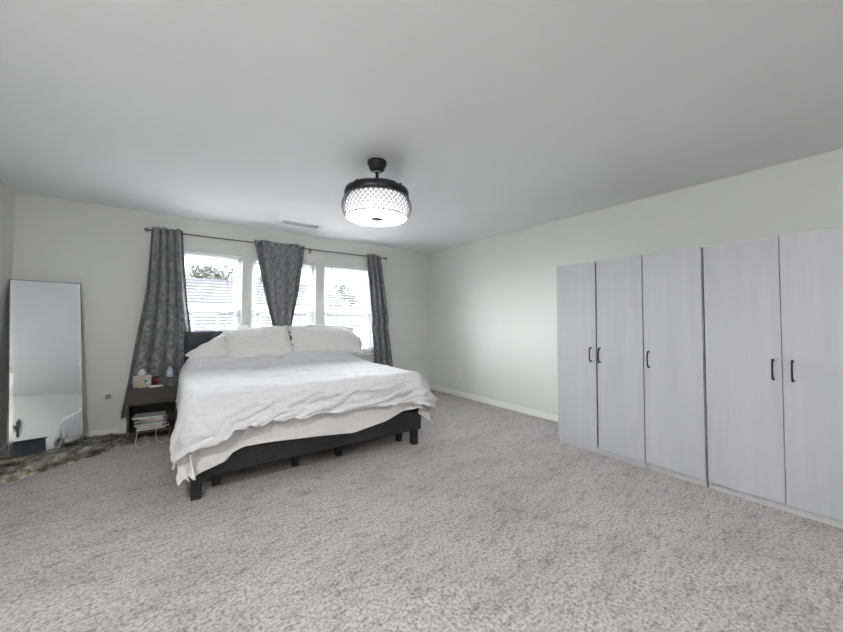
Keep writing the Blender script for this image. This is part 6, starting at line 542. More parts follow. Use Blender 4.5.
def make_blind(label, a, b, z0, z1, gap, tilt):
    root = thing('window_blind', label, 'blind', ((a + b) / 2, YB + .045, z1), group='white blinds hung inside the three windows')
    w = (b - a) / 2 - .006
    bm = BM()
    bx(bm, -w, w, -.022, .022, -.038, -.001)
    obj('headrail', bm, M['vinyl'], root, bevel=.003)
    bm = BM()
    n = int((z1 - z0 - .07) / gap)
    for k in range(n):
        z = -.06 - k * gap
        mt = Matrix.Translation((0, 0, z)) @ Matrix.Rotation(R(tilt), 4, 'X')
        bx(bm, -w, w, -.021, .021, -.0012, .0012, mt)
    obj('slats', bm, M['vinyl'], root)
    bm = BM()
    zb = -.06 - n * gap
    bx(bm, -w, w, -.02, .02, zb - .008, zb + .008)
    obj('bottom_rail', bm, M['vinyl'], root, bevel=.002)
    for s in (-.62, .62):
        bm = BM()
        bx(bm, s * w - .004, s * w + .004, -.0235, -.0225, zb, -.038)
        obj('ladder_tape', bm, M['vinyl'], root)
    bm = BM()
    tube(bm, [(-w + .11, -.027, -.03), (-w + .11, -.027, -.55)], .003, 6)
    obj('tilt_wand', bm, M['pewter'], root)
for k, lb in enumerate(('white slatted blind in the left window, beside the widest curtain',
                        'white slatted blind in the middle window, behind the pinched curtain',
                        'white slatted blind in the right window, beside the narrow curtain')):
    make_blind(lb, *WIN[k], .038, 6)

# ------------------------------------------------------------------ world outside
def ext_mat(name, c, rough=.8, wave=None):
    t = NT(name)
    if wave:
        v = t.coords()
        w = t.n('ShaderNodeTexWave', bands_direction='Z')
        w.inputs['Scale'].default_value = wave
        t.l(v, w.inputs['Vector'])
        t.base(t.ramp(w.outputs['Fac'], [(.05, tuple(x * .7 for x in c)), (.25, c)]))
    else:
        t.base(t.ramp(t.noise(t.coords(), 6, 4), [(.3, tuple(x * .85 for x in c)), (.7, c)]))
    t.set(Roughness=rough, Specular_IOR_Level=0.0)
    return t.m
M['siding'] = ext_mat('pale_siding', (.36, .36, .40), wave=2.4)
M['shingle'] = ext_mat('grey_shingles', (.045, .045, .052), wave=1.6)
M['grass'] = ext_mat('lawn', (.055, .065, .04))
M['leaf'] = ext_mat('tree_leaves', (.13, .14, .125))
M['bark'] = ext_mat('tree_bark', (.12, .09, .07))
M['darkglass'] = simple('neighbour_glass', (.22, .23, .27), .3)

bm = BM()
bx(bm, -60, 90, YB + .6, 120, -3.2, -3.0)
struct(obj('ground_outside', bm, M['grass']))

def house(label, x0, x1, y0, y1, ze, zr, wins, grp):
    root = thing('neighbour_house', label, 'house', (x0, y0, -3.0), group=grp)
    L, D = x1 - x0, y1 - y0
    he, hr = ze + 3, zr + 3
    bm = BM()
    bx(bm, 0, L, 0, D, 0, he)
    for xx in (0.0, L):      # gable ends
        a = [bm.verts.new((xx, 0, he)), bm.verts.new((xx, D, he)), bm.verts.new((xx, D / 2, hr))]
        bm.faces.new(a)
    obj('house_wall', bm, M['siding'], root)
    bm = BM()
    o_ = .35
    sl = (hr - he) / (D / 2)
    for s in (0, 1):
        ya, yb = (-o_, D / 2) if s == 0 else (D + o_, D / 2)
        za = he - sl * o_
        q = [(-.3, ya, za), (L + .3, ya, za), (L + .3, yb, hr), (-.3, yb, hr)]
        lo = [bm.verts.new(p) for p in q]
        hi = [bm.verts.new((p[0], p[1], p[2] + .12)) for p in q]
        bm.faces.new(lo)
        bm.faces.new(hi[::-1])
        for i in range(4):
            bm.faces.new((lo[i], lo[(i + 1) % 4], hi[(i + 1) % 4], hi[i]))
    obj('roof', bm, M['shingle'], root)
    bm = BM()
    bx(bm, -.3, L + .3, -o_ - .05, -o_, he - sl * o_ - .14, he - sl * o_ + .12)
    obj('fascia', bm, M['vinyl'], root)
    for (wx, wz) in wins:
        bm = BM()
        bx(bm, wx - .55, wx + .55, -.05, .03, wz - .65, wz + .65)
        f = obj('house_window', bm, M['vinyl'], root)
        bm = BM()
        bx(bm, wx - .46, wx + .46, -.07, -.04, wz - .56, wz - .03)
        bx(bm, wx - .46, wx + .46, -.07, -.04, wz + .03, wz + .56)
        obj('house_pane', bm, M['darkglass'], f)
house('nearer neighbouring house with grey roof, seen through the left window', -5.0, 8.6, 20, 28, 1.95, 3.5, [(3.2, 3.9), (6.6, 3.9), (9.6, 3.9), (12.2, 3.9)], 'houses across the yard')
house('farther neighbouring house seen low through the right window', 10.4, 24, 25, 33, 1.35, 2.3, [(1.6, 3.3), (4.2, 3.3), (6.6, 3.3), (9.4, 3.3)], 'houses across the yard')

def tree(label, x, y, zc, r, seed, n=1500):
    rnd = random.Random(seed)
    root = thing('garden_tree', label, 'tree', (x, y, -3.0), group='trees beyond the houses')
    bm = BM()
    h = zc + 3
    tube(bm, [(0, 0, 0), (.08, .05, h * .4), (-.05, 0, h * .75), (0, 0, h)], [.22, .17, .12, .05], 8)
    for k in range(9):
        a = k * 2.4
        tube(bm, [(0, 0, h * (.45 + .05 * k)), (math.cos(a) * r * .5, math.sin(a) * r * .5, h * (.55 + .05 * k)), (math.cos(a) * r * .85, math.sin(a) * r * .85, h * (.62 + .055 * k))], [.08, .05, .02], 6)
    obj('trunk', bm, M['bark'], root)
    bm = BM()
    cl = [(Vector((rnd.gauss(0, .42), rnd.gauss(0, .42), rnd.gauss(0, .38))) * r, rnd.uniform(.25, .45) * r) for _ in range(16)]
    for k in range(n):
        c, cr = rnd.choice(cl)
        d = Vector((rnd.gauss(0, 1), rnd.gauss(0, 1), rnd.gauss(0, 1))).normalized()
        p = Vector((0, 0, h)) + c + d * cr * rnd.uniform(.6, 1)
        s = rnd.uniform(.10, .2)
        u = d.orthogonal().normalized() * s
        w = d.cross(u).normalized() * s * .6
        q = Matrix.Rotation(rnd.uniform(0, 6), 3, d)
        u, w = q @ u, q @ w
        tip = d * s * .3
        bm.faces.new([bm.verts.new(p - u), bm.verts.new(p - w + tip), bm.verts.new(p + u), bm.verts.new(p + w + tip)])
    obj('foliage', bm, M['leaf'], root)
tree('round leafy tree rising behind the roof in the left window', 2.7, 33, 4.6, 2.1, 1)
tree('leafy tree at the right edge of the left window, above the roof', 6.6, 38, 4.4, 1.6, 2)
tree('leafy tree seen in the upper part of the right window', 16.2, 36, 3.4, 2.2, 3)

# ------------------------------------------------------------------ curtain rod
RY = YB - .075
root = thing('curtain_rod', 'thin dark curtain rod with end finials above the windows', 'curtain rod', (0, RY, 2.225))
bm = BM()
tube(bm, [(-.125, 0, 0), (2.83, 0, 0)], .008, 12)
obj('rod', bm, M['pewter'], root, True)
for s, x in ((-1, -.125), (1, 2.83)):
    bm = BM()
    tube(bm, [(x, 0, 0), (x + s * .012, 0, 0), (x + s * .018, 0, 0), (x + s * .04, 0, 0), (x + s * .062, 0, 0), (x + s * .066, 0, 0)], [.009, .013, .009, .021, .013, .003], 14)
    obj('finial', bm, M['pewter'], root, True)
for x in (-.09, 1.657, 2.79):
    bm = BM()
    bx(bm, x - .008, x + .008, -.004, .073, -.018, -.010)
    bx(bm, x - .012, x + .012, .069, .0745, -.05, .025)
    bx(bm, x - .008, x + .008, -.012, -.008, -.014, .006)
    bx(bm, x - .003, x + .003, -.003, .003, -.04, -.014)
    obj('bracket', bm, M['pewter'], root, bevel=.001)

def interp(tab, z):
    zs = [t[1] for t in tab][::-1]
    xs_ = [t[0] for t in tab][::-1]
    return float(np.interp(z, zs, xs_))

def curtain(label, left, right, zt, zb, folds, amp, phase, flat, grommets, width, ybase=0.0, uoff=0.0, tuck=False, seed=0):
    root = thing('curtain', label, 'curtain', (0, RY, 0), group='grey patterned curtains on the rod')
    nu, nz = 150, 60
    vs, fs, uv = [], [], []
    for j in range(nz + 1):
        z = zt + (zb - zt) * j / nz
        xl, xr = interp(left, z), interp(right, z)
        wd = xr - xl
        for i in range(nu + 1):
            u = i / nu
            ph = 2 * PI * folds * u + phase
            f = flat(u) if flat else 1.0
            drop = min(1, j / (nz * .25))
            am = amp * f * (.62 + .38 * drop) * (1 + .35 * noise.noise(Vector((u * 2.5 + seed, z * .8, seed))))
            x = xl + wd * u + math.sin(2 * ph + .6 + .8 * noise.noise(Vector((u * 3, z, seed + 4)))) * wd / folds * .10 * f * (.3 + .7 * drop)
            wv = abs(math.cos(ph / 2 + .3 * noise.noise(Vector((u * 1.5, z * 1.1, seed + 9)))))
            y = am * (1 - 2 * wv ** .65) + .006 * noise.noise(Vector((u * 14, z * 5, seed + 1)))
            y += ybase - (.004 if tuck else .012)
            y = min(y, .064)
            if z < 1.16 and x > .10:
                y = max(y, -.028)
            vs.append((x, y, z + .006 * math.sin(ph * .5 + seed)))
            uv.append((u * width + uoff, z))
    for j in range(nz):
        for i in range(nu):
            a = j * (nu + 1) + i
            fs.append((a, a + 1, a + nu + 2, a + nu + 1))
    me = bpy.data.meshes.new('fabric')
    me.from_pydata(vs, [], fs)
    ul = me.uv_layers.new(name='UVMap')
    for lp in me.loops:
        ul.data[lp.index].uv = uv[lp.vertex_index]
    o = link('fabric', me, M['curtain'], root, True)
    s = o.modifiers.new('thick', 'SOLIDIFY')
    s.thickness = .003
    s.offset = 0
    for gu in grommets:
        j = int(round((zt - 2.225) / (zt - zb) * nz))
        i = int(round(gu * nu))
        p = Vector(vs[j * (nu + 1) + i])
        q = Vector(vs[j * (nu + 1) + min(nu, i + 1)]) - Vector(vs[j * (nu + 1) + max(0, i - 1)])
        q.z = 0
        q.normalize()
        nrm = Vector((q.y, -q.x, 0))
        bm = BM()
        ring = []
        for a in range(25):
            an = 2 * PI * a / 24
            ring.append(Vector((p.x, p.y, 2.225)) + nrm * .003 + (q * math.cos(an) + Vector((0, 0, 1)) * math.sin(an)) * .021)
        tube(bm, ring, .0055, 8, False)
        obj('grommet', bm, M['chrome'], root, True)
    return root
c1l = [(-.121, 2.27), (-.133, 1.888), (-.153, 1.557), (-.213, 1.121), (-.278, .591), (-.329, .251), (-.34, .1)]
c1r = [(.155, 2.27), (.178, 1.805), (.205, 1.459), (.244, 1.113), (.27, .6), (.28, .2)]
curtain('grey patterned curtain at the left end of the rod, behind the nightstand', c1l, c1r, 2.262, .19, 4.2, .052, 2.2, None, (.07, .31, .54, .78), 1.15, seed=2)
c2l = [(.896, 2.27), (.959, 1.936), (1.022, 1.616), (1.137, 1.148), (1.20, .9), (1.19, .2)]
c2r = [(1.558, 2.27), (1.519, 1.989), (1.468, 1.639), (1.379, 1.119), (1.33, .9), (1.38, .2)]
curtain('grey patterned curtain in the middle, pinched to a point behind the pillows', c2l, c2r, 2.262, .30, 3.5, .058, .8, lambda u: .12 + .88 * min(1, max(0, abs(u - .5) - .12) * 3.4), (.08, .34, .62, .90), .95, uoff=.3, tuck=True, seed=5)
c3l = [(2.503, 2.27), (2.558, 1.538), (2.631, .833), (2.66, .3)]
c3r = [(2.77, 2.27), (2.865, 1.548), (2.98, .671), (3.04, .2)]
curtain('narrow grey patterned curtain at the right end of the rod', c3l, c3r, 2.262, .19, 3.3, .05, .4, None, (.1, .42, .74), .9, uoff=.7, seed=8)

# ------------------------------------------------------------------ bed
BED = (.125, 2.83, 0)
BR = R(-1.3)
def to_world(x, y, z=0):
    return Vector((BED[0] + x * math.cos(BR) - y * math.sin(BR), BED[1] + x * math.sin(BR) + y * math.cos(BR), z))
bed = thing('platform_bed', 'king platform bed with black frame and charcoal tufted headboard', 'bed', BED, BR)
BW, BL = 1.93, 1.93
bm = BM()
bx(bm, .018, BW, 0, .028, .15, .335)
obj('foot_rail', bm, M['bedframe'], bed, bevel=.004)
for x in (.018, BW - .028):
    bm = BM()
    bx(bm, x, x + .028, .0285, BL, .15, .335)
    obj('side_rail', bm, M['bedframe'], bed, bevel=.004)
bm = BM()
for k in range(13):
    y = .06 + k * .148
    bx(bm, .03, BW - .03, y, y + .07, .31, .328)
obj('slats', bm, M['bedframe'], bed)
bm = BM()
bx(bm, BW / 2 - .03, BW / 2 + .03, .03, BL, .25, .309)
obj('centre_beam', bm, M['bedframe'], bed)
def leg(x, y, w, z1, nm='leg'):
    bm = BM()
    v = bx(bm, x - w / 2, x + w / 2, y - w / 2, y + w / 2, 0, z1)
    obj(nm, bm, M['bedframe'], bed, bevel=.003)
for x in (.070, BW - .05):
    leg(x, .055, .062, .149)
    leg(x, BL - .06, .062, .149)
for x in (.20, .78, 1.16, BW - .13):
    leg(x, .21, .05, .309, 'support_leg')
for x in (.4, 1.5):
    leg(x, 1.05, .05, .309, 'support_leg')
# a dark angle bracket that sticks out at the foot corners
for x0, x1 in ((-.03, .017), (BW + .001, BW + .05)):
    bm = BM()
    bx(bm, x0, x1, .06, .12, .335 - .02 if x0 > 1 else .155, .34 if x0 > 1 else .185)
    obj('corner_bracket', bm, M['bedframe'], bed, bevel=.003)
# headboard: padded panel cut by seams into squares
hb = BM()
nx_, nz_ = 96, 44
hv = {}
HX0, HX1, HZ0, HZ1 = .02, BW, .20, 1.095
colw, roww = (HX1 - HX0) / 8, .19
for j in range(nz_ + 1):
    for i in range(nx_ + 1):
        x = HX0 + (HX1 - HX0) * i / nx_
        z = HZ1 - (HZ1 - HZ0) * j / nz_
        fx = abs(((x - HX0) / colw + .5) % 1 - .5) * colw
        fz = abs(((HZ1 - z) / roww + .5) % 1 - .5) * roww
        d = .026 * (1 - math.exp(-fx / .012)) * (1 - math.exp(-fz / .012))
        if i in (0, nx_) or j in (0, nz_):
            d = -.02
        hv[i, j] = hb.verts.new((x, 1.945 - d, z))
for j in range(nz_):
    for i in range(nx_):
        hb.faces.new((hv[i, j], hv[i + 1, j], hv[i + 1, j + 1], hv[i, j + 1]))
obj('headboard_padding', hb, M['upholstery'], bed, True)
bm = BM()
bx(bm, HX0, HX1, 1.955, 1.99, .20, 1.092)
obj('headboard', bm, M['upholstery'], bed, bevel=.01, seg=3)
for x in (.3, BW - .3):
    bm = BM()
    bx(bm, x - .04, x + .04, 1.955, 1.985, 0, .2)
    obj('headboard_strut', bm, M['bedframe'], bed)

# mattress
bm = BM()
bx(bm, .012, BW - .012, .012, 1.915, .337, .655)
bmesh.ops.bevel(bm, geom=bm.edges[:], offset=.05, segments=5, affect='EDGES', profile=.5)
o = obj('mattress', bm, M['sheet'], None, True)
o.location = BED
o.rotation_euler = (0, 0, BR)
tag(o, 'thick white mattress lying on the black bed frame, mostly hidden under bedding', 'mattress')

# ---- draped cloth: rest shapes stored as second differences (millimetres)
def unpack(shape, nums):
    a = np.array(nums, dtype=np.int64).reshape(shape)
    return np.cumsum(np.cumsum(a, axis=0), axis=1) * .001

def squeeze(P):
    y = P[..., 1]
    P[..., 1] = np.where(y > 1.5, 1.5 + (y - 1.5) * .80, y)
    x = P[..., 0]
    P[..., 0] = np.where(x < .0, x * .45, x)
    return P

def refine(P, k):
    def up1(A):
        n = A.shape[0]
        t_ = np.linspace(0, n - 1, (n - 1) * k + 1)
        i = np.clip(t_.astype(int), 0, n - 2)
        f = (t_ - i)[:, None, None]
        a, b, c, d = A[np.clip(i - 1, 0, n - 1)], A[i], A[i + 1], A[np.clip(i + 2, 0, n - 1)]
        return .5 * (2 * b + (c - a) * f + (2 * a - 5 * b + 4 * c - d) * f ** 2 + (3 * b - a - 3 * c + d) * f ** 3)
    return up1(up1(P).transpose(1, 0, 2)).transpose(1, 0, 2)

def grid_mesh(name, P, m, thick, off=1):
    ny, nx = P.shape[:2]
    vs = [tuple(v) for v in P.reshape(-1, 3)]
    fs = [(j * nx + i, j * nx + i + 1, (j + 1) * nx + i + 1, (j + 1) * nx + i) for j in range(ny - 1) for i in range(nx - 1)]
    me = bpy.data.meshes.new(name)
    me.from_pydata(vs, [], fs)
    o = link(name, me, m, None, True)
    o.location = BED
    o.rotation_euler = (0, 0, BR)
    s = o.modifiers.new('thick', 'SOLIDIFY')
    s.thickness = thick
    s.offset = off
    q = o.modifiers.new('smooth', 'SUBSURF')
    q.levels = 1
    q.render_levels = 1 if len(vs) > 9000 else 2
    return o
Sh = refine(squeeze(unpack(*SHEET)), 3)
# the loose corner of the sheet hangs lower, up to a sharp fold
sx = Sh[..., 0]
low = np.clip((.262 - sx) / .012, 0, 1) * np.clip((sx - .01) / .04, 0, 1) * np.clip(-Sh[..., 1] / .015, 0, 1)
Sh[..., 2] = np.where(Sh[..., 2] < .55, Sh[..., 2] - (.55 - Sh[..., 2]) * low * (.34 - .2 * sx / .26), Sh[..., 2])
Sh[..., 1] -= low * .012
o = grid_mesh('bed_sheet', Sh, M['sheet'], .003)
tag(o, 'thin white sheet over the mattress, its corner hanging low at the foot', 'sheet')
Dv = squeeze(unpack(*DUVET))
lift = np.clip((Dv[..., 0] - .5) / .7, 0, 1) * np.clip(-Dv[..., 1] / .02, 0, 1) * .24
Dv[..., 2] = np.where(Dv[..., 2] < .64, Dv[..., 2] + (.64 - Dv[..., 2]) * lift, Dv[..., 2])

for _ in range(2):
    q_ = Dv.copy()
    q_[1:-1, 1:-1] = (Dv[:-2, 1:-1] + Dv[2:, 1:-1] + Dv[1:-1, :-2] + Dv[1:-1, 2:]) / 4
    Dv = Dv * .62 + q_ * .38
Df = refine(Dv, 3)
dx_ = np.gradient(Df, axis=1)
dy_ = np.gradient(Df, axis=0)
nr = np.cross(dx_, dy_)
nr /= np.linalg.norm(nr, axis=2, keepdims=True) + 1e-9
ny_, nx2 = Df.shape[:2]
disp = np.zeros((ny_, nx2))
for j in range(ny_):
    v_ = j / (ny_ - 1) * 2.0
    for i in range(nx2):
        u_ = i / (nx2 - 1) * 2.5
        h_ = 0.0
        # long creases: (angle, pitch along, pitch across, height, seed)
        for (an, al, ac, am_, sd) in ((-.42, .45, 4.5, .0060, 1.0), (.30, .5, 5.0, .0030, 5.0), (-.05, .35, 3.6, .0052, 9.0)):
            ca, sa = math.cos(an), math.sin(an)
            p_, q_ = u_ * ca + v_ * sa, -u_ * sa + v_ * ca
            n_ = noise.noise(Vector((p_ * al + sd, q_ * ac + .6 * noise.noise(Vector((u_ * 1.5, v_ * 1.5, sd))), sd)))
            m_ = .5 + .8 * noise.noise(Vector((u_ * 1.1 + sd, v_ * 1.1, sd + 3)))
            h_ += am_ * max(0, m_) * math.exp(-(abs(n_) * 9) ** 1.4)
        disp[j, i] = h_
edge = np.ones_like(disp)
edge[:24] *= np.linspace(.0, 1, 24)[:, None]
Df = Df + nr * (disp * edge)[..., None] * np.sign(nr[ny_ // 2, nx2 // 2, 2])
o = grid_mesh('duvet', Df, M['duvet'], .010)
tag(o, 'rumpled white duvet spread over the bed and hanging over its foot', 'duvet')

def pillow(label, loc, tilt, roll, yaw, W, Hh, T_, flange=0.0, bend=0., seed=0, droop=(.05, .05)):
    nu, nv = 72, 52
    fu, fv = 1 - .035, 1 - .05
    vs, fs, idx = [], [], {}
    for side in (1, -1):
        for j in range(nv + 1):
            for i in range(nu + 1):
                edge = i in (0, nu) or j in (0, nv)
                if side < 0 and edge:
                    idx[side, i, j] = idx[1, i, j]
                    continue
                u, v = -1 + 2 * i / nu, -1 + 2 * j / nv
                # body of the filling, zero over the sewn border
                pu, pv = min(1, abs(u) / fu), min(1, abs(v) / fv)
                th = T_ / 2 * max(0, (1 - pu ** 3.2)) ** .55 * max(0, (1 - pv ** 2.6)) ** .6
                th *= 1 + .10 * noise.noise(Vector((u * 1.6 + seed, v * 1.3, seed)))
                x = W / 2 * u * (1 - .02 * (1 - v * v)) 
                y = Hh / 2 * v * (1 - .03 * (1 - u * u))
                # creases that run in from the corners and short sides
                cr = noise.noise(Vector((u * 1.5 + seed, v * 9 + 1.5 * u, seed * 2.0)))
                cr2 = noise.noise(Vector((u * 7 + v * 4, v * 2.5 - u * 2, seed + 5.0)))
                k_ = min(1, abs(u) ** 2 + .25)
                z = side * (th + .010 * k_ * cr * (th / (T_ / 2) + .1) + .007 * cr2 * min(1, th * 20))
                if th < .004:
                    fl = 1 if flange == 0 else 2.4
                    z += fl * .008 * math.sin(9 * v + 17 * u + seed) * (1 - side * .0)
                    x *= 1 + (.02 + flange) * (math.sin(13 * v + seed) * .5 + .5) * (1 if abs(u) > fu else 0)
                z += bend * (x * x - .03) + .03 * noise.noise(Vector((x * 3 + seed, y * 3, seed + 2)))
                y += .016 * noise.noise(Vector((x * 4, seed, 3))) - droop[0 if u < 0 else 1] * max(0, abs(u) - .45) ** 1.4 * max(0, v + .3)
                idx[side, i, j] = len(vs)
                vs.append((x, y, z))
    for side in (1, -1):
        for j in range(nv):
            for i in range(nu):
                q = (idx[side, i, j], idx[side, i + 1, j], idx[side, i + 1, j + 1], idx[side, i, j + 1])
                fs.append(q if side > 0 else q[::-1])
    me = bpy.data.meshes.new('pillow')
    me.from_pydata(vs, [], fs)
    o = link('pillow', me, M['pillow'], None, True)
    o.matrix_world = Matrix.Translation(loc) @ Matrix.Rotation(yaw, 4, 'Z') @ Matrix.Rotation(tilt, 4, 'X') @ Matrix.Rotation(roll, 4, 'Z')
    tag(o, label, 'pillow', 'white pillows at the head of the bed')
    return o
pillow('front left white pillow leaning up at the head of the bed', (.905, 4.43, .968), R(50), R(3), R(-1), .71, .46, .16, seed=1, droop=(.10, .03))
pillow('front right white pillow with ruffled outer end, at the head of the bed', (1.74, 4.44, .962), R(46), R(-3), R(-2), .93, .46, .17, .05, seed=4, droop=(.04, .30))
pillow('rear left white pillow slumping sideways beside the dark headboard', (.61, 4.515, .905), R(50), R(33), R(4), .78, .42, .15, seed=7)
pillow('rear right white pillow whose top shows behind the front one', (1.80, 4.585, .960), R(62), R(-2), R(-2), .78, .45, .12, seed=10)

# ------------------------------------------------------------------ nightstand
NX0, NX1, NY0, NY1 = -.275, .125, 4.45, 4.785
ns = thing('nightstand', 'dark charcoal wood nightstand with one drawer and a full open shelf', 'nightstand', ((NX0 + NX1) / 2, (NY0 + NY1) / 2, 0))
w2, d2 = (NX1 - NX0) / 2, (NY1 - NY0) / 2
bm = BM()
bx(bm, -w2, w2, -d2, d2, .532, .548)
obj('table_top', bm, M['nightstand'], ns, bevel=.002)
for x in (-w2, w2 - .018):
    bm = BM()
    bx(bm, x, x + .018, -d2, d2, .10, .5315)
    obj('side_panel', bm, M['nightstand'], ns, bevel=.001)
bm = BM()
bx(bm, -w2 + .0185, w2 - .0185, -d2 + .01, d2, .10, .118)
obj('shelf', bm, M['nightstand'], ns)
bm = BM()
bx(bm, -w2 + .0185, w2 - .0185, d2 - .012, d2 - .002, .1185, .53)
obj('back_panel', bm, M['nightstand'], ns)
bm = BM()
bx(bm, -w2 + .002, w2 - .002, -d2 - .018, -d2 - .001, .388, .545)
dr = obj('drawer', bm, M['nightstand'], ns, bevel=.002)
bm = BM()
bx(bm, -w2 + .02, w2 - .02, -d2, d2 - .03, .40, .41)
obj('drawer_box', bm, M['nightstand'], dr)
for x in (-w2 + .03, w2 - .06):
    for y in (-d2 + .06, d2 - .05):
        bm = BM()
        bx(bm, x, x + .03, y, y + .03, 0, .0995)
        obj('leg', bm, M['nightstand'], ns)

# things on the nightstand
def stuffmat(name, c, **k):
    return simple(name, c, **k)
TB = thing('tissue_box', 'floral cube tissue box with a tissue pulled up, on the nightstand', 'tissue box', (-.165, 4.555, .548), R(40))
t = NT('tissue_box_print')
v = t.coords()
n1 = t.noise(v, 26, 3)
t.base(t.ramp(n1, [(.40, (.62, .57, .48)), (.5, (.50, .36, .20)), (.56, (.70, .66, .58)), (.64, (.10, .36, .38)), (.7, (.72, .70, .66))]))
bm = BM()
bx(bm, -.052, .052, -.052, .052, 0, .115)
obj('carton', bm, t.m, TB, bevel=.002)
t = NT('teal_sticker')
t.base(t.ramp(t.noise(t.coords(), 40, 2), [(.45, (.02, .30, .32)), (.55, (.75, .78, .76))]))
bm = BM()
mt = Matrix.Translation((.0, -.0535, .06)) @ Matrix.Rotation(R(35), 4, 'Y')
bx(bm, -.03, .03, -.0008, .0008, -.022, .022, mt)
obj('printed_swirl', bm, t.m, TB)
bm = BM()
pts = []
rr = [(.03, 0), (.035, .02), (.03, .04), (.018, .055), (.004, .064)]
rings = []
for k, (r_, z) in enumerate(rr):
    rings.append([bm.verts.new((r_ * math.cos(a * PI / 7) * (1 + .35 * math.sin(a * 2 + k)), r_ * .55 * math.sin(a * PI / 7) * (1 + .4 * math.cos(a * 3)), .112 + z + .008 * math.sin(a * 1.7 + k))) for a in range(14)])
for a, b in zip(rings, rings[1:]):
    for k in range(14):
        bm.faces.new((a[k], a[(k + 1) % 14], b[(k + 1) % 14], b[k]))
obj('tissue', bm, M['duvet'], TB, True)

bm = BM()
bx(bm, -.08, .08, -.055, .055, 0, .03)
bx(bm, -.072, .072, -.05, .05, .034, .072)
bx(bm, -.08, .08, -.055, .055, .074, .082)
t = NT('patterned_tin')
t.base(t.ramp(t.noise(t.coords(), 45, 4, .7), [(.38, (.02, .025, .022)), (.5, (.07, .08, .075)), (.62, (.22, .23, .22))]))
o = obj('trinket_box', bm, t.m, bevel=.003)
o.location = (.045, 4.535, .549)
o.rotation_euler = (0, 0, R(4))
tag(o, 'dark mottled trinket box under the lilac bottle on the nightstand', 'box')

bt = thing('lotion_bottle', 'lilac bottle with pale cap standing on the dark trinket box', 'bottle', (.06, 4.53, .6315))
bm = BM()
lathe(bm, [(0, 0), (.027, 0), (.030, .004), (.030, .06), (.026, .072), (.012, .078), (0, .078)], 28)
obj('bottle_body', bm, simple('lilac_plastic', (.42, .42, .60), .3, noisy=.03), bt, True)
bm = BM()
lathe(bm, [(0, .078), (.012, .078), (.012, .094), (.006, .097), (.006, .106), (0, .107)], 20)
obj('bottle_cap', bm, simple('pale_lilac_cap', (.60, .60, .70), .3), bt, True)

bm = BM()
bmesh.ops.create_uvsphere(bm, u_segments=24, v_segments=16, radius=1)
for v in bm.verts:
    s = 1 + .12 * noise.noise(v.co * 2.2)
    v.co = Vector((v.co.x * .062 * s, v.co.y * .04 * s, max(-.8, v.co.z) * .042 * s))
o = obj('zip_pouch', bm, None, None, True)
t = NT('dark_red_fabric')
t.base(t.ramp(t.noise(t.coords(), 18, 3), [(.42, (.02, .018, .022)), (.55, (.16, .012, .03))]))
o.data.materials.append(t.m)
o.location = (-.06, 4.70, .5825)
tag(o, 'dark red and black soft pouch at the back of the nightstand', 'pouch')

bm = BM()
bx(bm, -.055, .055, -.018, .018, 0, .014)
for k in range(5):
    bx(bm, -.04 + k * .018, -.03 + k * .018, -.008, .008, .0142, .0165)
o = obj('remote_control', bm, simple('ivory_plastic', (.72, .72, .68), .35), bevel=.004)
o.location = (-.055, 4.475, .549)
o.rotation_euler = (0, 0, R(14))
tag(o, 'slim white remote control at the front edge of the nightstand', 'remote control')

# paper stack on the shelf
papc = [(.62, .62, .60), (.45, .45, .46), (.66, .66, .66), (.36, .22, .22), (.55, .54, .50), (.30, .31, .33), (.60, .58, .60), (.50, .38, .36), (.66, .65, .62), (.42, .43, .44), (.62, .62, .62)]
pl = ['lowest thick magazine', 'second magazine from the bottom', 'third magazine from the bottom', 'reddish magazine low', 'pale folded paper above the reddish magazine', 'dark grey booklet', 'light booklet above the dark grey one', 'dull pink envelope', 'pale folder above the pink envelope', 'grey folder near the top', 'topmost white folded paper']
z = .1185
for k, c in enumerate(papc):
    th = [.018, .012, .014, .010, .012, .016, .010, .008, .014, .010, .012][k]
    bm = BM()
    L_, W_ = .115 + .02 * math.sin(k * 2.1), .105
    n_ = 10
    top, bot = [], []
    for j in range(2):
        for i in range(n_ + 1):
            x = -L_ + 2 * L_ * i / n_
            y = -W_ if j == 0 else W_
            zz = 0
            top.append(bm.verts.new((x, y, zz + th * .92)))
            bot.append(bm.verts.new((x, y, zz)))
    m_ = n_ + 1
    for i in range(n_):
        bm.faces.new((top[i], top[i + 1], top[m_ + i + 1], top[m_ + i]))
        bm.faces.new((bot[i], bot[m_ + i], bot[m_ + i + 1], bot[i + 1]))
        bm.faces.new((bot[i], bot[i + 1], top[i + 1], top[i]))
        bm.faces.new((bot[m_ + i], top[m_ + i], top[m_ + i + 1], bot[m_ + i + 1]))
    bm.faces.new((bot[0], top[0], top[m_], bot[m_]))
    bm.faces.new((bot[n_], bot[m_ + n_], top[m_ + n_], top[n_]))
    o = obj('magazine', bm, simple('paper_%d' % k, c, .6, noisy=.15, scale=60))
    o.location = (-.085 + .014 * math.sin(k * 1.7), 4.585 + .012 * math.cos(k * 2.3), z)
    o.rotation_euler = (0, 0, R(7 * math.sin(k * 2.9)))
    z += th
    tag(o, pl[k] + ' in the pile on the nightstand shelf', 'magazine', 'papers piled on the nightstand shelf')

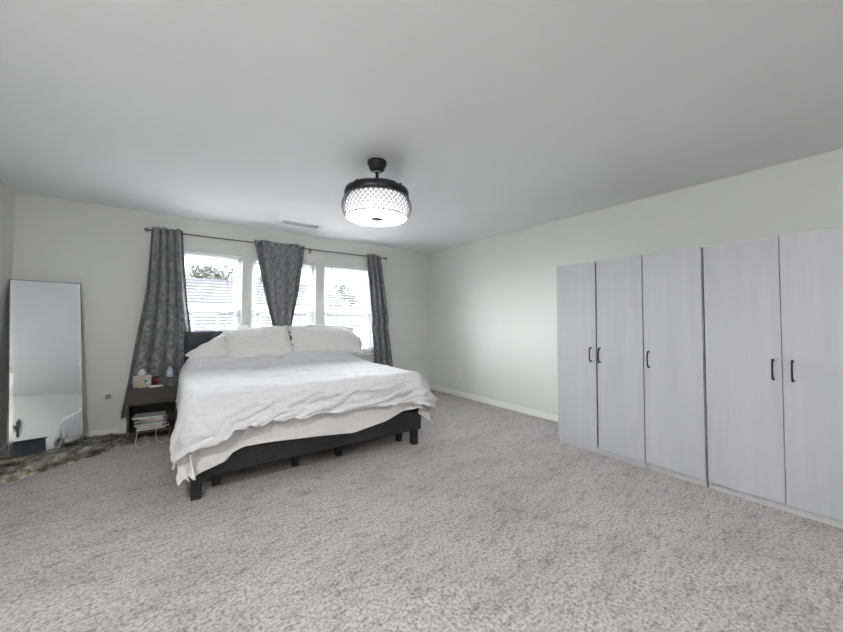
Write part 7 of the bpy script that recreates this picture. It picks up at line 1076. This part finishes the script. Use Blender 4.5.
# white cords that spill from the shelf onto the carpet
cd = [((-.17, 4.50, .124), (-.19, 4.432, .122), (-.20, 4.40, .04), (-.19, 4.36, .006), (-.15, 4.34, .006), (-.10, 4.39, .006), (-.10, 4.47, .006), (-.13, 4.54, .006)),
      ((-.04, 4.50, .124), (-.045, 4.432, .122), (-.04, 4.41, .04), (.0, 4.38, .006), (.03, 4.40, .006), (.04, 4.47, .006), (.02, 4.52, .006))]
for k, pts in enumerate(cd):
    cu = []
    P = [Vector(p) for p in pts]
    for i in range(len(P) - 1):
        p0, p1, p2, p3 = P[max(i - 1, 0)], P[i], P[i + 1], P[min(i + 2, len(P) - 1)]
        for s in range(6):
            t_ = s / 6
            cu.append(.5 * ((2 * p1) + (p2 - p0) * t_ + (2 * p0 - 5 * p1 + 4 * p2 - p3) * t_ ** 2 + (3 * p1 - p0 - 3 * p2 + p3) * t_ ** 3))
    cu.append(P[-1])
    bm = BM()
    tube(bm, cu, .0028, 8)
    o = obj('charging_cord', bm, M['plastic'], None, True)
    tag(o, ['white cord looping onto the carpet below the left of the nightstand', 'short white cord hanging from the middle of the nightstand shelf'][k], 'cord', 'cords under the nightstand')

# ------------------------------------------------------------------ mirror leaning in the corner
mBL, mBR = Vector((-1.036, 4.482, .052)), Vector((-.592, 4.622, .052))
mTL, mTR = Vector((-1.142, 4.768, 1.598)), Vector((-.698, 4.908, 1.598))
ux = (mBR - mBL).normalized()
uy = (mTL - mBL).normalized()
un = ux.cross(uy).normalized()     # towards the room
W_, L_ = (mBR - mBL).length, (mTL - mBL).length
mr = thing('floor_mirror', 'tall thin-framed floor mirror leaning in the corner on the shaggy rug', 'mirror', mBL)
rot = Matrix((ux, uy, un)).transposed()
mr.rotation_euler = rot.to_euler()
def mbox(name, x0, x1, y0, y1, z0, z1, m, bev=0, par=None):
    bm = BM()
    bx(bm, x0, x1, y0, y1, z0, z1)
    return obj(name, bm, m, par or mr, bevel=bev)
t = NT('mirror_silver')
t.base((.83, .85, .87))
t.set(Metallic=1.0, Roughness=.015)
M['mirror'] = t.m
t = NT('mirror_bevel')
t.base((.88, .90, .92))
t.set(Metallic=1.0, Roughness=.06)
M['bevel'] = t.m
mbox('mirror_glass', .004, W_ - .004, .004, L_ - .004, -.003, 0, M['mirror'])
fr = mbox('mirror_frame', 0, .0035, 0, L_, -.02, .004, M['pewter'])
mbox('mirror_frame', W_ - .0035, W_, 0, L_, -.02, .004, M['pewter'])
mbox('mirror_frame', .0036, W_ - .0036, L_ - .0035, L_, -.02, .004, M['pewter'])
mbox('mirror_frame', .0036, W_ - .0036, 0, .0035, -.02, .004, M['pewter'])
mbox('mirror_back', .004, W_ - .004, .004, L_ - .004, -.02, -.0035, M['dark'])
for x0, x1, y0, y1, sx in ((.004, .026, .004, L_ - .004, 1), (W_ - .026, W_ - .004, .004, L_ - .004, -1)):
    bm = BM()
    a = [(x0, y0), (x1, y0), (x1, y1), (x0, y1)]
    hs = [.0004, .0009, .0009, .0004] if sx > 0 else [.0009, .0004, .0004, .0009]
    lo = [bm.verts.new((p[0], p[1], 0.0002)) for p in a]
    hi = [bm.verts.new((p[0], p[1], h_)) for p, h_ in zip(a, hs)]
    bm.faces.new(hi)
    bm.faces.new(lo[::-1])
    for i in range(4):
        bm.faces.new((lo[i], lo[(i + 1) % 4], hi[(i + 1) % 4], hi[i]))
    obj('bevelled_edge', bm, M['bevel'], mr)
for x in (.012, W_ - .018):  # white chips stand in for window reflections on the bevel
    bm = BM()
    bx(bm, x - .006, x + .010, L_ * .46, L_ * .46 + .05, .004, .008)
    obj('edge_glint', bm, M['plastic'], mr, bevel=.001)

# ------------------------------------------------------------------ shaggy rug
rp = [(-.98, 3.97), (-.57, 4.24), (-.10, 4.64), (-.24, 4.80), (-.50, 4.915), (-1.12, 4.915), (-1.13, 3.90)]
rug = thing('shag_rug', 'olive and grey shaggy faux fur rug under the leaning mirror', 'rug', (-.8, 4.5, 0))
def inside(x, y, poly):
    c = False
    n = len(poly)
    for i in range(n):
        x1, y1 = poly[i]
        x2, y2 = poly[(i + 1) % n]
        if (y1 > y) != (y2 > y) and x < (x2 - x1) * (y - y1) / (y2 - y1) + x1:
            c = not c
    return c
bm = BM()
lo = [bm.verts.new((x + .8, y - 4.5, .001)) for x, y in rp]
hi = [bm.verts.new((x + .8, y - 4.5, .012)) for x, y in rp]
bm.faces.new(hi)
bm.faces.new(lo[::-1])
for i in range(len(rp)):
    j = (i + 1) % len(rp)
    bm.faces.new((lo[i], lo[j], hi[j], hi[i]))
t = NT('shag_fur')
v = t.coords()
a = t.noise(v, 13, 4, .65)
t.base(t.ramp(a, [(.36, (.05, .052, .04)), (.46, (.20, .20, .14)), (.54, (.44, .44, .35)), (.66, (.74, .74, .66))]))
t.set(Roughness=.8, Sheen_Weight=.3)
M['fur'] = t.m
obj('rug_backing', bm, M['fur'], rug)
rnd = random.Random(11)
vs, fs = [], []
cnt = 0
while cnt < 15000:
    x, y = rnd.uniform(-1.13, -.09), rnd.uniform(3.88, 4.92)
    if not inside(x, y, rp):
        continue
    cnt += 1
    ax = 6 * noise.noise(Vector((x * 5, y * 5, 0))) + rnd.uniform(-.7, .7)
    ln = rnd.uniform(.035, .055)
    dx, dy = math.cos(ax) * ln * .75, math.sin(ax) * ln * .75
    h = rnd.uniform(.022, .038)
    if x + dx < -1.135 or y + dy > 4.922:
        dx, dy = -abs(dx) if y + dy > 4.922 else abs(dx), -abs(dy)
        if x + dx < -1.135:
            dx = abs(dx)
    w = rnd.uniform(.0022, .004)
    px, py = -math.sin(ax) * w, math.cos(ax) * w
    x0, y0 = x + .8, y - 4.5
    b = len(vs)
    vs += [(x0 - px, y0 - py, .011), (x0 + px, y0 + py, .011), (x0 + dx * .4 + px * .8, y0 + dy * .4 + py * .8, .011 + h * .8), (x0 + dx * .4 - px * .8, y0 + dy * .4 - py * .8, .011 + h * .8), (x0 + dx, y0 + dy, .011 + h)]
    fs += [(b, b + 1, b + 2, b + 3), (b + 3, b + 2, b + 4)]
me = bpy.data.meshes.new('pile')
me.from_pydata(vs, [], fs)
o = link('pile', me, M['fur'], rug)
o['kind'] = 'stuff'

# ------------------------------------------------------------------ wardrobes
WXF = 3.188
WT = 1.774
def handle(parent, y, z, xf):
    bm = BM()
    hh = .062
    pts = [(xf + .001, y, z - hh), (xf - .020, y, z - hh * 1.0)]
    for k in range(9):
        s = -1 + 2 * k / 8
        pts.append((xf - .024 - .010 * (1 - s * s), y, z + s * hh * .92))
    pts += [(xf - .020, y, z + hh), (xf + .001, y, z + hh)]
    tube(bm, pts, .0052, 8)
    for s in (-1, 1):
        tube(bm, [(xf + .0, y, z + s * hh), (xf - .004, y, z + s * hh)], .0085, 10)
    obj('door_handle', bm, M['black'], parent, True)

def wardrobe(label, y0, y1, doors):
    # origin at the front edge on the floor, y0 = nearer end
    root = thing('wardrobe', label, 'wardrobe', (WXF, y0, 0), group='pale wardrobes along the right wall')
    w, d = y1 - y0, 3.795 - WXF
    t = .018
    bm = BM()
    for y in (0.002, w - t - .002):
        bx(bm, .021, d, y, y + t, 0.0, WT)
    bx(bm, .021, d, t + .002, w - t - .002, WT - t, WT)
    bx(bm, .021, d, t + .002, w - t - .002, .05, .068)
    bx(bm, d - .006, d, t + .002, w - t - .002, .068, WT - t)
    obj('carcass', bm, M['wardrobe_side'], root)
    bm = BM()
    bx(bm, .028, .042, t + .002, w - t - .002, 0, .0495)
    obj('plinth', bm, M['wardrobe_side'], root)
    for (a, b, hy, ajar, hinge) in doors:      # a..b door span, hy handle y, all local
        hg = bpy.data.objects
        bm = BM()
        ya, yb = a + .0015, b - .0015
        # build around the hinge edge so that an ajar door swings on it
        hp = yb if hinge == 'far' else ya
        bx(bm, -.019, -.001, ya - hp, yb - hp, .052, WT)
        dr = obj('door', bm, M['wardrobe'], root, bevel=.0012)
        dr.location = (.019, hp, 0)
        dr.rotation_euler = (0, 0, ajar)
        handle(dr, hy - hp, .906, -.019)
    return root
A0, A1, A2 = 1.217, 1.6145, 2.003
wardrobe('far two-door pale wardrobe beside the bare wall, its left door slightly ajar', A0, A2,
         [(0, A1 - A0 - .016, 1.574 - A0, 0, 'near'), (A1 - A0, A2 - A0, 1.662 - A0, R(1.6), 'far')])
wardrobe('narrow single-door pale wardrobe between the two double ones', .812, A0 - .001,
         [(.004, .402, 1.177 - .812, R(-.6), 'near')])
wardrobe('near two-door pale wardrobe reaching the right edge of the picture', .005, .806,
         [(0, .403, .362 - .005, 0, 'near'), (.4035, .799, .450 - .005, 0, 'far')])

# ------------------------------------------------------------------ ceiling fan lamp
FX, FY = 1.287, 2.314
fan = thing('ceiling_fan_lamp', 'black ceiling fan lamp with crystal drum and bright round diffuser', 'ceiling lamp', (FX, FY, H))
bm = BM()
lathe(bm, [(0, 0), (.073, 0), (.073, -.022), (.067, -.030), (.054, -.066), (.042, -.076), (0, -.076)], 40)
obj('canopy', bm, M['black'], fan, True)
bm = BM()
lathe(bm, [(.028, -.076), (.030, -.081), (.030, -.088), (.014, -.092), (0, -.092)], 32)
obj('canopy_collar', bm, M['chrome'], fan, True)
bm = BM()
lathe(bm, [(0, -.09), (.0135, -.09), (.0135, -.15), (.020, -.175), (.036, -.196), (0, -.196)], 28)
obj('downrod', bm, M['black'], fan, True)
HOUS = [(0, -.192), (.10, -.194), (.19, -.206), (.230, -.224), (.243, -.242), (.243, -.278), (.236, -.284), (0, -.284)]
bm = BM()
lathe(bm, HOUS, 72)
obj('motor_housing', bm, M['black'], fan, True)
for k in range(4):
    a0 = k * PI / 2 + .3
    bm = BM()
    sec = []
    for i in range(19):
        a = a0 + i / 18 * 1.35
        ro = .238
        ri = ro - .06 * math.sin(PI * min(1, (i + 1.5) / 20)) - .004
        hz = lambda q: float(np.interp(q, [h_[0] for h_ in HOUS[:5]], [h_[1] for h_ in HOUS[:5]]))
        sec.append([bm.verts.new((r_ * math.cos(a), r_ * math.sin(a), zz_)) for r_, zz_ in ((ri, hz(ri) + .002), (ro, hz(ro) + .002), (ro, hz(ro) + .007), (ri, hz(ri) + .007))])
    for p, q in zip(sec, sec[1:]):
        for i in range(4):
            bm.faces.new((p[i], p[(i + 1) % 4], q[(i + 1) % 4], q[i]))
    bm.faces.new(sec[0][::-1])
    bm.faces.new(sec[-1])
    bl = obj('folded_blade', bm, M['black'], fan)
    bm = BM()
    lathe(bm, [(0, 0), (.009, 0), (.009, .006), (0, .008)], 14, (.222 * math.cos(a0 + .08), .222 * math.sin(a0 + .08), -.214))
    obj('blade_pivot', bm, M['chrome'], bl)
# glowing inner drum, faceted crystal band and dark wire lattice in front of it
def band_r(s):          # s 0 top .. 1 bottom
    return .234 + .027 * math.sin(PI * min(1, s * .93 + .05))
Z0, Z1 = -.284, -.430
bm = BM()
prof = [(band_r(s / 8) - .022, Z0 + (Z1 - Z0) * s / 8) for s in range(9)]
lathe(bm, prof, 64)
obj('inner_diffuser', bm, EM['drum'], fan, True)
t = NT('crystal')
out = t.t.nodes['Material Output']
tr = t.n('ShaderNodeBsdfTransparent')
tr.inputs[0].default_value = (.93, .93, .96, 1)
gl = t.n('ShaderNodeBsdfGlossy')
gl.inputs['Roughness'].default_value = .05
lw = t.n('ShaderNodeLayerWeight')
lw.inputs['Blend'].default_value = .4
mx = t.n('ShaderNodeMixShader')
t.l(lw.outputs['Fresnel'], mx.inputs[0])
t.l(tr.outputs[0], mx.inputs[1])
t.l(gl.outputs[0], mx.inputs[2])
t.l(mx.outputs[0], out.inputs['Surface'])
bm = BM()
NC, NRW = 44, 7
for r_ in range(NRW):
    for k in range(NC):
        a = 2 * PI * (k + .5 * (r_ % 2)) / NC
        s = (r_ + .5) / NRW
        rad = band_r(s) - .004
        z = Z0 + (Z1 - Z0) * s
        er = Vector((math.cos(a), math.sin(a), 0))
        et = Vector((-math.sin(a), math.cos(a), 0))
        c = er * rad + Vector((0, 0, z))
        hw, hh_ = PI * rad / NC * .92, abs(Z1 - Z0) / NRW * .9
        e = [c + et * hw, c + Vector((0, 0, hh_)), c - et * hw, c - Vector((0, 0, hh_))]
        ev = [bm.verts.new(p) for p in e]
        tip = bm.verts.new(c + er * .008)
        for i in range(4):
            bm.faces.new((ev[i], ev[(i + 1) % 4], tip))
obj('crystal_band', bm, t.m, fan)
bm = BM()
for k in range(NC):
    for sgn in (-1, 1):
        pts = []
        for i in range(15):
            s = i / 14
            a = 2 * PI * (k + .25 + sgn * s * NRW / 2 * 1.0) / NC
            pts.append(((band_r(s) + .001) * math.cos(a), (band_r(s) + .001) * math.sin(a), Z0 + (Z1 - Z0) * s))
        tube(bm, pts, .0030, 5)
obj('wire_lattice', bm, M['pewter'], fan)
bm = BM()
lathe(bm, [(.228, Z1 + .002), (.236, Z1 + .002), (.236, Z1 - .006), (.228, Z1 - .008)], 64)
obj('lower_ring', bm, M['chrome'], fan, True)
bm = BM()
lathe(bm, [(0, Z1 - .014), (.12, Z1 - .012), (.20, Z1 - .006), (.228, Z1 - .001), (.20, Z1 + .001), (0, Z1 + .001)], 64)
obj('round_diffuser', bm, EM['disc'], fan, True)
bm = BM()
lathe(bm, [(0, Z1 - .019), (.03, Z1 - .0185), (.044, Z1 - .017), (.048, Z1 - .0135), (0, Z1 - .0135)], 32)
obj('centre_cap', bm, M['pewter'], fan, True)

# ------------------------------------------------------------------ ceiling vent
vt = thing('ceiling_vent', 'white rectangular ceiling vent in front of the windows', 'vent', (1.38, 4.43, H))
bm = BM()
for x0, x1, y0, y1 in ((-.235, .235, -.075, -.055), (-.235, .235, .055, .075), (-.235, -.212, -.055, .055), (.212, .235, -.055, .055)):
    bx(bm, x0, x1, y0, y1, -.008, -.0005)
obj('vent_frame', bm, M['trim'], vt, bevel=.002)
bm = BM()
for k in range(9):
    y = -.048 + k * .012
    mt = Matrix.Translation((0, y, -.006)) @ Matrix.Rotation(R(35), 4, 'X')
    bx(bm, -.211, .211, -.004, .004, -.0006, .0006, mt)
obj('vent_louvres', bm, M['trim'], vt)
bm = BM()
bx(bm, -.211, .211, -.055, .055, -.002, -.0006)
obj('vent_duct', bm, M['dark'], vt)
bm = BM()
bx(bm, .17, .176, -.085, -.062, -.022, -.008)
obj('damper_lever', bm, M['pewter'], vt)

# ------------------------------------------------------------------ outlets
def outlet(label, loc, rz):
    root = thing('wall_outlet', label, 'outlet', loc, rz, 'outlets low on the walls')
    bm = BM()
    bx(bm, -.035, .035, -.006, -.0003, -.057, .057)
    obj('cover_plate', bm, M['plastic'], root, bevel=.002)
    for z in (-.02, .02):
        bm = BM()
        bx(bm, -.016, .016, -.0085, -.006, z - .014, z + .014)
        s = obj('socket', bm, M['plastic'], root, bevel=.003)
        bm = BM()
        for x in (-.006, .006):
            bx(bm, x - .001, x + .001, -.0092, -.0086, z - .005, z + .005)
        obj('slot', bm, M['dark'], s)
    return root
outlet('white outlet plate on the window wall between mirror and nightstand', (-.467, YB, .439), 0)
outlet('white outlet plate low on the right wall past the bed', (XR, 4.12, .372), R(-90))
pg = thing('plug_adapter', 'small grey plug-in adapter in the outlet beside the mirror', 'plug', (-.455, YB - .0095, .425))
bm = BM()
bx(bm, -.022, .022, -.03, 0, -.022, .022)
obj('adapter_body', bm, simple('grey_plastic', (.33, .33, .33), .4), pg, bevel=.006, seg=3)
bm = BM()
bx(bm, -.018, .018, -.018, 0, .022, .048)
obj('adapter_lens', bm, M['plastic'], pg, bevel=.004)

# ------------------------------------------------------------------ end of the room behind the camera (seen in the mirror)
tvm = thing('wall_mount', 'dark metal wall bracket above a low cabinet, seen only in the mirror', 'bracket', (1.86, YR, 1.66))
bm = BM()
bx(bm, -.02, .02, .0, .02, -.16, .20)
bx(bm, -.14, .02, .02, .05, .06, .10)
bx(bm, -.15, -.12, .03, .16, .03, .13)
bx(bm, .0, .03, .02, .05, .10, .24)
obj('bracket_arm', bm, M['pewter'], tvm, bevel=.003)
cb = thing('low_cabinet', 'black cabinet on the far wall, seen only in the mirror', 'cabinet', (1.32, YR + .25, 0))
bm = BM()
bx(bm, -.8, .8, -.235, .2, .05, 1.31)
obj('cabinet_body', bm, M['bedframe'], cb, bevel=.003)
for k in range(4):
    bm = BM()
    bx(bm, -.79 + k * .395, -.40 + k * .395, .201, .22, .07, 1.29)
    d_ = obj('cabinet_door', bm, M['bedframe'], cb, bevel=.002)
bm = BM()
bx(bm, -.82, .82, -.235, .23, 1.311, 1.335)
obj('cabinet_top', bm, M['bedframe'], cb, bevel=.003)
for x in (-.7, .66):
    for y in (-.2, .12):
        bm = BM()
        bx(bm, x, x + .04, y, y + .04, 0, .049)
        obj('foot', bm, M['bedframe'], cb)

# ------------------------------------------------------------------ light
w = bpy.data.worlds.new('World')
sc.world = w
w.use_nodes = True
wt = w.node_tree
bg = wt.nodes['Background']
tc = wt.nodes.new('ShaderNodeTexCoord')
mp = wt.nodes.new('ShaderNodeMapping')
mp.inputs['Scale'].default_value = (1, 1, 2.5)
nz = wt.nodes.new('ShaderNodeTexNoise')
nz.inputs['Scale'].default_value = 2.2
nz.inputs['Detail'].default_value = 5
rp_ = wt.nodes.new('ShaderNodeValToRGB')
rp_.color_ramp.elements[0].position = .35
rp_.color_ramp.elements[0].color = (.80, .87, 1, 1)
rp_.color_ramp.elements[1].position = .6
rp_.color_ramp.elements[1].color = (1, 1, 1, 1)
wt.links.new(tc.outputs['Generated'], mp.inputs['Vector'])
wt.links.new(mp.outputs['Vector'], nz.inputs['Vector'])
wt.links.new(nz.outputs['Fac'], rp_.inputs['Fac'])
wt.links.new(rp_.outputs['Color'], bg.inputs['Color'])
bg.inputs['Strength'].default_value = SKY
s = bpy.data.lights.new('Sun', 'SUN')
s.energy = SUN
s.angle = R(150)
s.color = (.985, .99, 1.0)
so = bpy.data.objects.new('Sun', s)
C.objects.link(so)
d = Vector((math.sin(R(-6)) * math.cos(R(28)), math.cos(R(-6)) * math.cos(R(28)), math.sin(R(28))))
so.rotation_euler = d.to_track_quat('Z', 'Y').to_euler()
so.location = (1, 12, 8)

# two out-of-view fill lamps added on the ceiling to brighten the room
def flush(label, x, y, e):
    root = thing('added_fill_lamp', label, 'ceiling lamp', (x, y, H), group='added fill lamps beside and behind the camera')
    bm = BM()
    lathe(bm, [(0, 0), (.17, 0), (.17, -.02), (.155, -.025), (0, -.025)], 40)
    obj('fill_lamp_base', bm, M['plastic'], root, True)
    bm = BM()
    lathe(bm, [(.15, -.025), (.14, -.05), (.10, -.075), (.05, -.088), (0, -.092)], 40)
    obj('fill_lamp_dome', bm, EM['fill_near' if e else 'fill_far'], root, True)
flush('added unseen fill lamp on the ceiling behind the camera, nearer the wardrobes', 0.55, -1.3, 0)
flush('added unseen fill lamp on the ceiling beside the camera, near the left wall', -0.66, .42, 1)

# ------------------------------------------------------------------ camera
cam = bpy.data.cameras.new('Camera')
co = bpy.data.objects.new('Camera', cam)
C.objects.link(co)
sc.camera = co
co.location = (0, 0, 1.2316)
co.rotation_euler = (R(90 + 1.57), 0, R(-36.86))
cam.sensor_width = 36
cam.lens = 346.58 / 843 * 36
cam.shift_x = -2.33 / 843
cam.shift_y = -5.91 / 843
cam.clip_start = .02
cam.clip_end = 300

sc.view_settings.view_transform = 'Standard'
sc.view_settings.look = 'None'
sc.view_settings.gamma = 1
sc.view_settings.use_curve_mapping = False
sc.view_settings.exposure = EXPO
